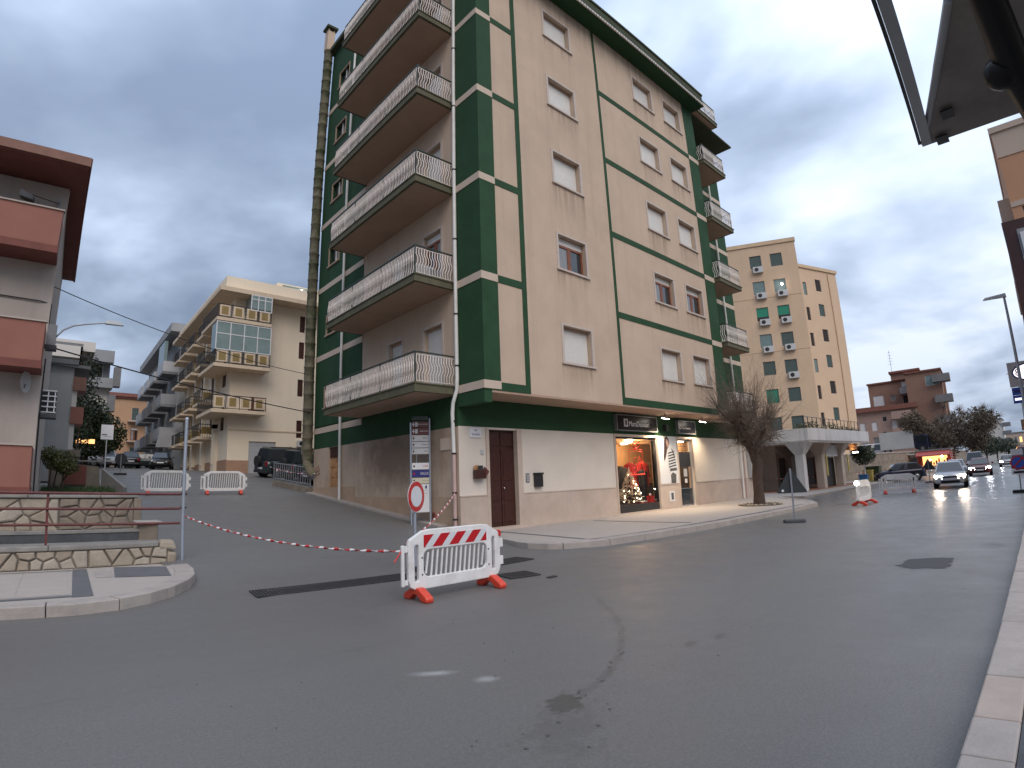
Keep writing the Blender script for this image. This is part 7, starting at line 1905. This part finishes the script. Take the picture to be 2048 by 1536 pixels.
# small clipped tree with a white post in front of the arcade
rt_ = root('clipped_tree', (50.9, 12.45, 0.1), 'small dark round clipped tree on a pale trunk by the arcade', 'tree')
MB().tube([(50.9, 12.45, 0.1), (50.88, 12.47, 1.0), (50.9, 12.45, 2.0)], [0.07, 0.06, 0.05], 8).build('trunk', 'signwhite', rt_)
g = MB(); leaf_cloud(g, (50.9, 12.45, 2.35), (1.0, 1.0, 0.85), 2200, 0.085, random.Random(12), 0.15); leaf_cloud(g, (50.8, 12.75, 2.7), (0.8, 0.75, 0.5), 700, 0.085, random.Random(13), 0.1)
g.build('crown', 'leaf_dark', rt_)
for (x, y, w, h, m, lb) in ((52.5, 12.6, 0.35, 1.0, 'yellowpaint', 'yellow wheelie bin beside the blue car'), (53.6, 12.4, 0.55, 1.3, 'leaf_dark', 'dark green waste container behind the blue car'), (47.6, 11.8, 0.3, 0.75, 'binblue', 'blue crate at the edge of the arcade')):
    r = root('bin', (x, y, 0.1), lb, 'bin')
    MB().hexa([(x - w * 0.85, y - w * 0.85, 0.12), (x + w * 0.85, y - w * 0.85, 0.12), (x + w * 0.85, y + w * 0.85, 0.12), (x - w * 0.85, y + w * 0.85, 0.12), (x - w, y - w, h), (x + w, y - w, h), (x + w, y + w, h), (x - w, y + w, h)]).build('body', m, r)
    MB().box(x - w - 0.03, x + w + 0.03, y - w - 0.03, y + w + 0.03, h, h + 0.09).build('lid', m, r)
# ---- far houses at the end of the main road
FF = Fr((168, 12.6, 0), (0, -1, 0), (-1, 0, 0))
fw = block('apartment_building', FF, 5.4, 12, 0, 10.0, 'whitefar', [], 'far white apartment gable above the trees at the end of the road', roofm='greydark')
for z in (3, 5, 7, 9): 
    g = MB(); FF.box(g, 5.4, 7.2, -3, 0.2, z - 0.9, z); g.build('balcony', 'greydark', fw)
g = MB(); FF.box(g, -2.6, -0.0, -4, -0.5, 0, 5.0); g.build('low_wing', 'tanfar', fw)
FF2 = Fr((190, 7.6, 0), (0.1, -1, 0), (-1, -0.1, 0))
w3 = [(0.6 + k * 1.3, 1.3 + k * 1.3, z, z + 1.5, 'greydark' if (k + int(z)) % 2 else 'kioskwarm') for k in range(5) for z in (1.8, 4.2)]
block('apartment_building', FF2, 11, 10, 0, 6.8, 'bldband', w3, 'low tan building closing the far end of the main road', roofm='greydark')
for i, (x, y, s_) in enumerate(((120, 8.2, 1.6), (132, 7.2, 1.4), (150, 6.0, 1.5))):
    r = root('street_tree', (x, y, 0.1), ('first', 'second', 'third')[i] + ' dark leafy tree in the far roadside row', 'tree', 'dark far roadside trees')
    MB().tube([(x, y, 0.1), (x, y, 2.4)], 0.15, 6).build('trunk', 'bark', r)
    g = MB(); leaf_cloud(g, (x, y, 3.2), (s_ * 1.6, s_ * 1.6, s_ * 1.2), 1200, 0.22, random.Random(40 + i), 0.1); g.build('crown', 'leaf_ivy', r)

an = root('tv_antenna', (96, 19.6, 14.8), 'thin television aerial on the brown apartment block', 'antenna')
MB().tube([(93.5, 17.2, 13.5), (93.5, 17.2, 18.3)], 0.03, 5).build('mast', 'steel', an)
for k in range(5): MB().tube([(93.5, 16.8 + 0.04 * k, 16.2 + 0.45 * k), (93.5, 17.6 - 0.04 * k, 16.2 + 0.45 * k)], 0.018, 4).build('element', 'steel', an)
# ================================================================== CARS
def make_car(paint, kind, label, head=None, tail='taillight_off', group=None):
    L_, W_, H_, belt, hood, xr0, xr1, xf1, xf0 = dict(
        hatch=(3.85, 1.66, 1.45, 0.93, 0.86, -1.78, -1.35, 0.35, 0.98),
        sedan=(4.35, 1.72, 1.43, 0.93, 0.88, -1.55, -0.95, 0.40, 1.10),
        suv=(4.45, 1.78, 1.80, 1.08, 1.02, -2.12, -1.95, 0.45, 1.00),
        wagon=(4.5, 1.74, 1.50, 0.95, 0.88, -2.10, -1.75, 0.45, 1.15),
        van=(4.9, 1.90, 2.05, 1.20, 1.15, -2.35, -2.25, 1.15, 1.75))[kind]
    r = root('van' if kind == 'van' else 'car', (0, 0, 0), label, 'van' if kind == 'van' else 'car', group)
    h2 = L_ / 2; w = W_ / 2
    # lower body loft: (x, half width, z bottom, z top)
    st = [(-h2, w * 0.80, 0.42, belt * 0.86), (-h2 + 0.06, w * 0.92, 0.30, belt * 0.95), (-h2 + 0.30, w * 0.985, 0.24, belt), (-h2 * 0.45, w, 0.22, belt), (0.1, w, 0.22, belt * 0.99), (xf0, w * 0.99, 0.22, belt * 0.96), (h2 - 0.55, w * 0.97, 0.24, hood * 0.96), (h2 - 0.20, w * 0.91, 0.26, hood * 0.86), (h2 - 0.04, w * 0.80, 0.30, hood * 0.74), (h2, w * 0.70, 0.40, hood * 0.62)]
    rings = []
    for x, ww, z0, z1 in st:
        hh = z1 - z0
        half = [(ww * 0.86, z0), (ww * 0.97, z0 + 0.10 * hh), (ww, z0 + 0.45 * hh), (ww * 0.985, z0 + 0.72 * hh), (ww * 0.93, z0 + 0.93 * hh), (ww * 0.78, z1)]
        rings.append([(x, -y, z) for y, z in half] + [(x, y, z) for y, z in half[::-1]])
    n = 12; vs = [p for g_ in rings for p in g_]; fs = []
    for i in range(len(rings) - 1):
        for k in range(n): fs.append((i * n + k, (i + 1) * n + k, (i + 1) * n + (k + 1) % n, i * n + (k + 1) % n))
    fs += [tuple(range(n)), tuple(range(len(vs) - 1, len(vs) - n - 1, -1))]
    g = MB(); g.add(vs, fs, True); body = g.build('body', paint, r)
    # greenhouse
    wb, wr = w * 0.90, w * 0.70
    zb = belt - 0.02
    def ring2(x0, x1, zz, ww): return [(x0, -ww, zz), (x1, -ww, zz), (x1, ww, zz), (x0, ww, zz)]
    b4, t4 = ring2(xr0, xf0, zb, wb), ring2(xr1, xf1, H_ - 0.06, wr)
    g = MB(); g.hexa(b4 + t4)
    cab = g.build('cabin', paint, r)
    g = MB(); g.hexa(ring2(xr1, xf1, H_ - 0.06, wr) + [(xr1 + 0.12, -wr * 0.86, H_), (xf1 - 0.15, -wr * 0.86, H_), (xf1 - 0.15, wr * 0.86, H_), (xr1 + 0.12, wr * 0.86, H_)]); g.build('roof', paint, r)
    def lerp3(a, b, t): return tuple(a[i] + (b[i] - a[i]) * t for i in range(3))
    def pane(a, b, c, d, ins, nm, off):
        q = [Vector(a), Vector(b), Vector(c), Vector(d)]; ce = sum(q, Vector()) / 4
        nn = (q[1] - q[0]).cross(q[2] - q[0]).normalized()
        q = [ce + (p - ce) * ins + nn * off for p in q]; MB().extrude(q, nn * -0.012).build(nm, 'carglass', r)
    pane(b4[1], b4[2], t4[2], t4[1], 0.90, 'windscreen', 0.008)
    pane(b4[3], b4[0], t4[0], t4[3], 0.84, 'rear_window', 0.008)
    for s in (0, 1):
        A, Bq, C_, D_ = (b4[0], b4[1], t4[1], t4[0]) if s == 0 else (b4[2], b4[3], t4[3], t4[2])
        for k, (f0, f1) in enumerate(((0.04, 0.48), (0.52, 0.96))):
            pane(lerp3(A, Bq, f0), lerp3(A, Bq, f1), lerp3(D_, C_, f1), lerp3(D_, C_, f0), 0.86, 'side_window', 0.008)
    # wheels
    rw = 0.31 if kind in ('hatch', 'sedan', 'wagon') else 0.36
    for x in (-h2 + 0.75, h2 - 0.80):
        for s in (-1, 1):
            MB().lathe((x, s * (w - 0.015), rw), [(rw + 0.06, -0.03), (rw + 0.06, 0.022)], 20, 'y').build('arch_shade_disc', 'black', r)  # flat black disc paints the shaded wheel opening
            wl_ = MB().lathe((x, s * (w - 0.075), rw), [(rw * 0.9, -0.11), (rw, -0.08), (rw, 0.08), (rw * 0.9, 0.115)], 20, 'y').build('wheel', 'tyre', r)
            MB().lathe((x, s * (w + 0.035), rw), [(rw * 0.62, -0.012), (rw * 0.62, 0.008), (rw * 0.15, 0.014)] if s > 0 else [(rw * 0.15, -0.014), (rw * 0.62, -0.008), (rw * 0.62, 0.012)], 14, 'y').build('rim', 'rim', wl_)
    # lights, bumpers, plates, mirrors
    hz = hood * 0.74
    for s in (-1, 1):
        MB().hexa([(h2 - 0.19, s * w * 0.60, hz - 0.10), (h2 + 0.005, s * w * 0.48, hz - 0.11), (h2 - 0.05, s * w * 0.80, hz - 0.10), (h2 - 0.25, s * w * 0.92, hz - 0.08), (h2 - 0.25, s * w * 0.60, hz + 0.075), (h2 - 0.06, s * w * 0.50, hz + 0.045), (h2 - 0.13, s * w * 0.80, hz + 0.07), (h2 - 0.30, s * w * 0.915, hz + 0.085)]).build('headlight', head or 'chrome', r)
        MB().box(-h2 - 0.012, -h2 + 0.10, s * w * 0.62 if s > 0 else -w * 0.86, s * w * 0.86 if s > 0 else -w * 0.62, belt * 0.66, belt * 0.92).build('taillight', tail, r, bevel=0.02)
        MB().box(xf0 - 0.28, xf0 - 0.12, s * (w + 0.02), s * (w + 0.18), belt - 0.02, belt + 0.12).build('mirror', paint, r, bevel=0.03)
    MB().box(h2 - 0.06, h2 + 0.015, -w * 0.42, w * 0.42, hz - 0.07, hz + 0.015).build('grille', 'black', r)
    MB().box(h2 - 0.10, h2 + 0.03, -w * 0.55, w * 0.55, 0.30, 0.42).build('air_intake', 'black', r)
    MB().box(h2 + 0.0, h2 + 0.035, -0.26, 0.26, 0.44, 0.545).build('number_plate', 'signwhite', r)
    MB().box(-h2 - 0.03, -h2 + 0.04, -0.26, 0.26, 0.52, 0.63).build('number_plate', 'signwhite', r)
    MB().box(-h2 - 0.035, -h2 + 0.15, -w * 0.84, w * 0.84, 0.27, 0.43).build('rear_bumper', 'rubber' if kind == 'suv' else paint, r, bevel=0.03)
    if kind == 'suv':
        MB().lathe((-h2 - 0.10, 0.15, 0.98), [(0.33, -0.09), (0.35, 0.0), (0.33, 0.09)], 18, 'x').build('spare_wheel', 'tyre', r)
        for s in (-1, 1): MB().tube([(xr1 + 0.1, s * wr * 0.86, H_ + 0.04), (xf1 - 0.2, s * wr * 0.86, H_ + 0.04)], 0.02, 6).build('roof_rail', 'black', r)
    return r
def put(o, x, y, z, deg, slope=False):
    o.location = (x, y, z); o.rotation_euler = (0, 0, radians(deg))
    if slope:   # parked along or across the climbing side street
        fwd = Vector((cos(radians(deg)), sin(radians(deg)), 0)); nrm = Vector((0, -0.1, 1)).normalized()
        fx_ = (fwd - nrm * fwd.dot(nrm)).normalized(); fy_ = nrm.cross(fx_)
        o.rotation_euler = Matrix((fx_, fy_, nrm)).transposed().to_euler()
    return o
GP, GO = 'cars parked up the side street', 'cars on the main road'
put(make_car('paint_white', 'hatch', 'white hatchback driving towards the camera with dazzling headlights', 'headlight', group=GO), 37.6, 4.55, 0, 186)
put(make_car('paint_red', 'hatch', 'dark red car with one bright lamp following the white hatchback', 'headlight_cool', group=GO), 55.5, 4.4, 0, 184)
put(make_car('paint_silver', 'hatch', 'pale grey car behind the white hatchback near the kerb', None, group=GO), 58.5, 6.5, 0, 184)
put(make_car('paint_grey', 'van', 'grey van farther back beyond the kiosk trees', None, group=GO), 72, 6.1, 0, 184)
put(make_car('paint_silver', 'hatch', 'distant oncoming car with a cool bright headlight', 'headlight_cool', group=GO), 84, 3.6, 0, 181)
put(make_car('paint_black', 'suv', 'black car driving away at the right side of the road', None, group=GO), 74, 1.9, 0, 1)
put(make_car('paint_white', 'van', 'far van with warm lights at the end of the road', 'headlight', group=GO), 96, 2.2, 0, 181)
put(make_car('paint_red', 'van', 'dark red van just behind the no-parking sign', None, group=GO), 58, 0.9, 0, 0)
put(make_car('paint_darkblue', 'hatch', 'dark blue car parked nose to the wall beside the arcade'), 52.2, 10.1, 0.05, 112)
put(make_car('paint_white', 'van', 'white van roof showing over the stone retaining wall'), 78, 18.2, 2.0, 95)
put(make_car('paint_silver', 'hatch', 'pale car roof on the yard above the kiosk roof'), 80, 10.9, 2.5, 90)
# up the side street
put(make_car('paint_suvgreen', 'suv', 'left dark green off-roader with a rear spare wheel parked by the garage', group=GP), 12.7, 35.0, zside(35.0), 12, True)
put(make_car('paint_suvgreen', 'suv', 'right dark green off-roader parked beside the small fence', group=GP), 13.4, 32.3, zside(32.3), 10, True)
put(make_car('paint_grey', 'hatch', 'grey car nose-out at the right of the two off-roaders', None, group=GP), 13.3, 29.6, zside(29.6), 190, True)
put(make_car('paint_black', 'hatch', 'black hatchback seen from behind in the middle of the side street', None, group=GP), 5.6, 58.0, zside(58.0), 88, False)
put(make_car('paint_black', 'hatch', 'black car parked against the cream block uphill', None, group=GP), 7.6, 52.5, zside(52.5), 258, False)
put(make_car('paint_darkgreen', 'sedan', 'long dark green car parked across behind the black hatchback', None, group=GP), 7.4, 63.0, zside(63.0), 165, False)
put(make_car('paint_silver', 'wagon', 'silver estate car parked behind the garden wall uphill', None, group=GP), 1.3, 58.0, zside(58.0) + 0.05, 170, False)
put(make_car('paint_white', 'suv', 'white car facing downhill beside the white sign', None, group=GP), 4.1, 64.0, zside(64.0), 266, False)
put(make_car('paint_white', 'hatch', 'white car farther back between the silver estate and the evergreen', None, group=GP), 3.0, 68, zside(68.0), 200, False)
put(make_car('paint_silver', 'hatch', 'pale car highest up the side street', None, group=GP), 8.2, 72.0, zside(72.0), 200, False)
put(make_car('paint_red', 'hatch', 'car with a red tail lamp far up the side street', None, 'taillight', group=GP), 5.0, 70.0, zside(70.0), 90, False)
# ================================================================== RIGHT EDGE, NEAR THE CAMERA
def dirv(az, el): return Vector((cos(radians(el)) * cos(radians(az)), cos(radians(el)) * sin(radians(az)), sin(radians(el))))
# shop canopy over the pavement: front bar parallel to the road, sagging dark cloth end
ZC = 2.78
def onz(az, el, z): d = dirv(az, el); return EYE + d * ((z - EYE.z) / d.z)
cn = root('shop_canopy', (2.2, -0.9, 2.6), 'dark frayed shop canopy with a pale front bar over the near pavement', 'canopy')
C_ = onz(3.83, 26.6, ZC); bar_end = Vector((0.7, C_.y, ZC + 0.0))
def barbox(y0, y1, z0, z1, nm, m):
    k = C_.y / C_.x
    MB().hexa([(0.5, 0.5 * k + y0, z0), (C_.x, C_.y + y0, z0), (C_.x, C_.y + y1, z0), (0.5, 0.5 * k + y1, z0), (0.5, 0.5 * k + y0, z1), (C_.x, C_.y + y0, z1), (C_.x, C_.y + y1, z1), (0.5, 0.5 * k + y1, z1)]).build(nm, m, cn)
barbox(-0.026, 0.008, ZC, ZC + 0.045, 'front_bar', 'awnbar'); barbox(0.009, 0.020, ZC + 0.012, ZC + 0.034, 'bar_groove', 'darkmetal')
e1 = onz(-1.87, 36.8, ZC + 0.06); e0 = onz(1.2, 31.9, ZC + 0.03); f1 = onz(-4.83, 27.2, ZC + 0.02)
far_r = Vector((C_.x + 0.1, -1.6, ZC + 0.05)); near_r = Vector((1.0, -1.6, ZC + 0.3)); near_m = Vector((0.9, e1.y - 0.15, ZC + 0.15))
poly = [C_, e0, e1, near_m, near_r, far_r]
g = MB(); n = len(poly)
top = [p + Vector((0, 0, 0.03)) for p in poly]
g.add(poly + top, [tuple(range(n)), tuple(range(2 * n - 1, n - 1, -1))] + [(i, (i + 1) % n, n + (i + 1) % n, n + i) for i in range(n)]); g.build('cloth', 'awning', cn)
MB().tube([C_ + Vector((0, 0, 0.015)), e0 + Vector((0, 0, -0.005)), e1 + Vector((0, 0, -0.005))], 0.012, 6).build('hem', 'awnbar', cn)
for a_, l_ in ((0.12, 0.3), (0.5, 0.4)):
    p = C_ + (e0 - C_) * a_ + Vector((0.02, -0.05, -0.012)); MB().box(p.x - 0.03, p.x + 0.03, p.y - 0.02, p.y + 0.02, p.z - 0.006, p.z).build('clip', 'darkmetal', cn)
# folding arm with elbow below the cloth
A1 = EYE + dirv(-5.0, 37.3) * 1.75; A2 = EYE + dirv(-5.0, 30.2) * 1.9; A3 = EYE + dirv(-5.8, 25.0) * 2.05
A0 = A1 + (A1 - A2) * 1.2
MB().tube([A0, A1, A2, A3, A3 + (A3 - A2) * 1.5], [0.04, 0.04, 0.045, 0.04, 0.04], 10).build('folding_arm', 'black', cn)
MB().ball(A2 + Vector((0.0, 0.03, -0.01)), 0.046, None, None, 12, 8).build('arm_elbow', 'black', cn)
MB().box(0.6, 3.6, -1.75, -1.55, 2.7, 3.3).build('cassette', 'darkmetal', cn)
# dark framed projecting sign
ps = root('projecting_sign', (6.2, -0.4, 3.0), 'dark framed hanging sign at the right edge above the pavement', 'sign')
t0 = EYE + dirv(-0.5, 18.7) * 6.6
MB().box(t0.x, t0.x + 0.12, t0.y - 1.1, t0.y, 2.15, t0.z).build('frame', 'wood_dark', ps)
MB().box(t0.x - 0.01, t0.x, t0.y - 1.0, t0.y - 0.11, 2.25, t0.z - 0.10).build('panel', 'greyblue', ps)
MB().box(t0.x - 0.03, t0.x - 0.01, t0.y - 0.30, t0.y - 0.13, t0.z - 0.34, t0.z - 0.14).build('emblem', 'signwhite', ps)
# right-hand buildings of the main road
ob = root('apartment_building', (27, -2.5, 0.1), 'orange apartment block with pale bands on the right side of the road', 'building')
FO = Fr((26.0, -0.72, 0), (0, -1, 0), (-1, 0, 0))
FO.wall(MB(), 0.0, 6.0, 0.1, 14.2, [(0.35, 1.1, 9.7, 10.9), (0.35, 1.1, 6.4, 7.6)], 0.3).build('gable_wall', 'bldorange', ob)
for z in (9.7, 6.4): window(ob, FO, 0.35, 1.1, z, z + 1.2, kind='shopdark', depth=0.2, trim=False)
for z in (13.1, 10.95, 8.6, 5.5):
    g = MB(); FO.box(g, 0.0, 6.0, 0.0, 0.03, z, z + (1.1 if z > 13 else 0.22)); g.build('band', 'bldband', ob)
FO2 = Fr((26.0, -0.72, 0), (1, 0, 0), (0, 1, 0))
FO2.wall(MB(), 0, 22, 0.1, 14.2).build('street_wall', 'bldorange', ob)
for z in (4.4, 7.6, 10.8):
    for u in (1.0, 8.0, 15.0):
        g = MB(); FO2.box(g, u, u + 5, 0.0, 0.42, z - 0.2, z + 0.95); g.build('balcony', 'bldband', ob)
MB().box(25.9, 48.2, -6.8, -0.66, 14.2, 14.45).build('roof', 'bldband', ob)
# tall street lamps on the right
def street_lamp(x, y, h, label, al=1.0):
    r = root('street_lamp', (x, y, 0.1), label, 'street lamp', 'tall lamps along the right-hand pavement')
    MB().tube([(x, y, 0.1), (x, y, h * 0.5), (x, y, h)], [0.085, 0.07, 0.05], 8).build('post', 'galv', r)
    MB().lathe((x, y, 0.1), [(0.14, 0), (0.13, 0.5), (0.09, 0.55)], 10).build('base', 'galv', r)
    MB().hexa([(x - 0.12, y - 0.10, h - 0.02), (x + 0.12, y - 0.10, h - 0.02), (x + 0.10, y + 0.85 * al, h + 0.02), (x - 0.10, y + 0.85 * al, h + 0.02), (x - 0.10, y - 0.08, h + 0.14), (x + 0.10, y - 0.08, h + 0.14), (x + 0.07, y + 0.75 * al, h + 0.11), (x - 0.07, y + 0.75 * al, h + 0.11)]).build('lamp_head', 'truckbox', r)
street_lamp(30.0, 0.30, 8.45, 'nearest tall street lamp at the right edge')
street_lamp(62.0, 0.80, 8.6, 'smaller street lamp farther along the right edge')
# lit shop totem with oval logo and blue panels
tt = root('shop_totem', (42, 0.2, 4.5), 'lit hanging sign with a white oval logo above two blue panels', 'sign')
FTt = Fr((42.0, 1.02, 0), (0, -1, 0), (-1, 0, 0))
g = MB(); FTt.box(g, 0.0, 2.2, -0.25, 0.0, 5.55, 7.05); g.build('panel', 'signgrey', tt)
def oval(u, z, ru, rz, m, d, nm): MB().extrude([FTt.p(u + ru * cos(2 * pi * k / 32), d, z + rz * sin(2 * pi * k / 32)) for k in range(32)], FTt.n * 0.015).build(nm, m, tt)
oval(1.25, 6.38, 1.05, 0.56, 'signblue', 0.0, 'logo_rim'); oval(1.25, 6.38, 0.96, 0.47, 'signlit', 0.016, 'logo_face')
text_part('lettering', '8', 0.62, 'reflex_red', FTt, 0.52, 0.035, 6.38, tt)
text_part('lettering', 'S', 0.55, 'fabric_dark', FTt, 1.0, 0.035, 6.38, tt)
for z0, z1 in ((5.05, 5.50), (4.55, 5.02)):
    g = MB(); FTt.box(g, 0.05, 0.75, -0.2, 0.0, z0, z1); o = g.build('blue_panel', 'signblue2', tt)
    g = MB(); FTt.box(g, 0.14, 0.66, 0.0, 0.01, (z0 + z1) / 2 - 0.07, (z0 + z1) / 2 + 0.07); g.build('print_line', 'signlit' if z0 < 5 else 'signblue', o)
g = MB(); FTt.box(g, 0.85, 1.8, -0.2, 0.0, 4.9, 5.5); g.build('orange_panel', 'kioskwarm', tt)
MB().box(42.05, 42.2, -0.3, 0.1, 0.1, 5.6).build('post', 'steel', tt)
g = MB(); FTt.box(g, 0.25, 1.2, -0.2, 0.0, 2.9, 3.55); g.build('brown_panel', 'sideplinth', tt)
# no-parking sign on a weighted stand
npk = root('no_parking_sign', (28.6, 0.86, 0.0), 'round blue no-parking sign with red rim on a weighted stand', 'sign')
MB().prism([(28.4, 0.55), (28.8, 0.55), (28.85, 0.86), (28.8, 1.17), (28.4, 1.17), (28.35, 0.86)], 0.0, 0.11).build('base', 'rubber', npk)
MB().tube([(28.6, 0.86, 0.1), (28.6, 0.84, 1.6)], 0.025, 8).build('post', 'steel', npk)
MB().lathe((28.56, 0.84, 1.22), [(0.29, -0.02), (0.29, 0.0)], 24, 'x').build('disc', 'reflex_red', npk)
MB().lathe((28.535, 0.84, 1.22), [(0.23, -0.003), (0.23, 0.0)], 24, 'x').build('face', 'signblue2', npk)
MB().extrude([(28.525, 0.84 + a, 1.22 + b) for a, b in ((-0.18, 0.14), (-0.14, 0.18), (0.18, -0.14), (0.14, -0.18))], (-0.004, 0, 0)).build('bar', 'reflex_red', npk)
MB().box(28.55, 28.57, 0.62, 1.06, 1.53, 1.78).build('upper_plate', 'signwhite', npk)
MB().box(28.55, 28.57, 0.58, 1.12, 0.74, 0.92).build('lower_plate', 'signwhite', npk)
MB().box(28.54, 28.55, 0.66, 1.04, 0.79, 0.87).build('lower_print', 'black', npk)
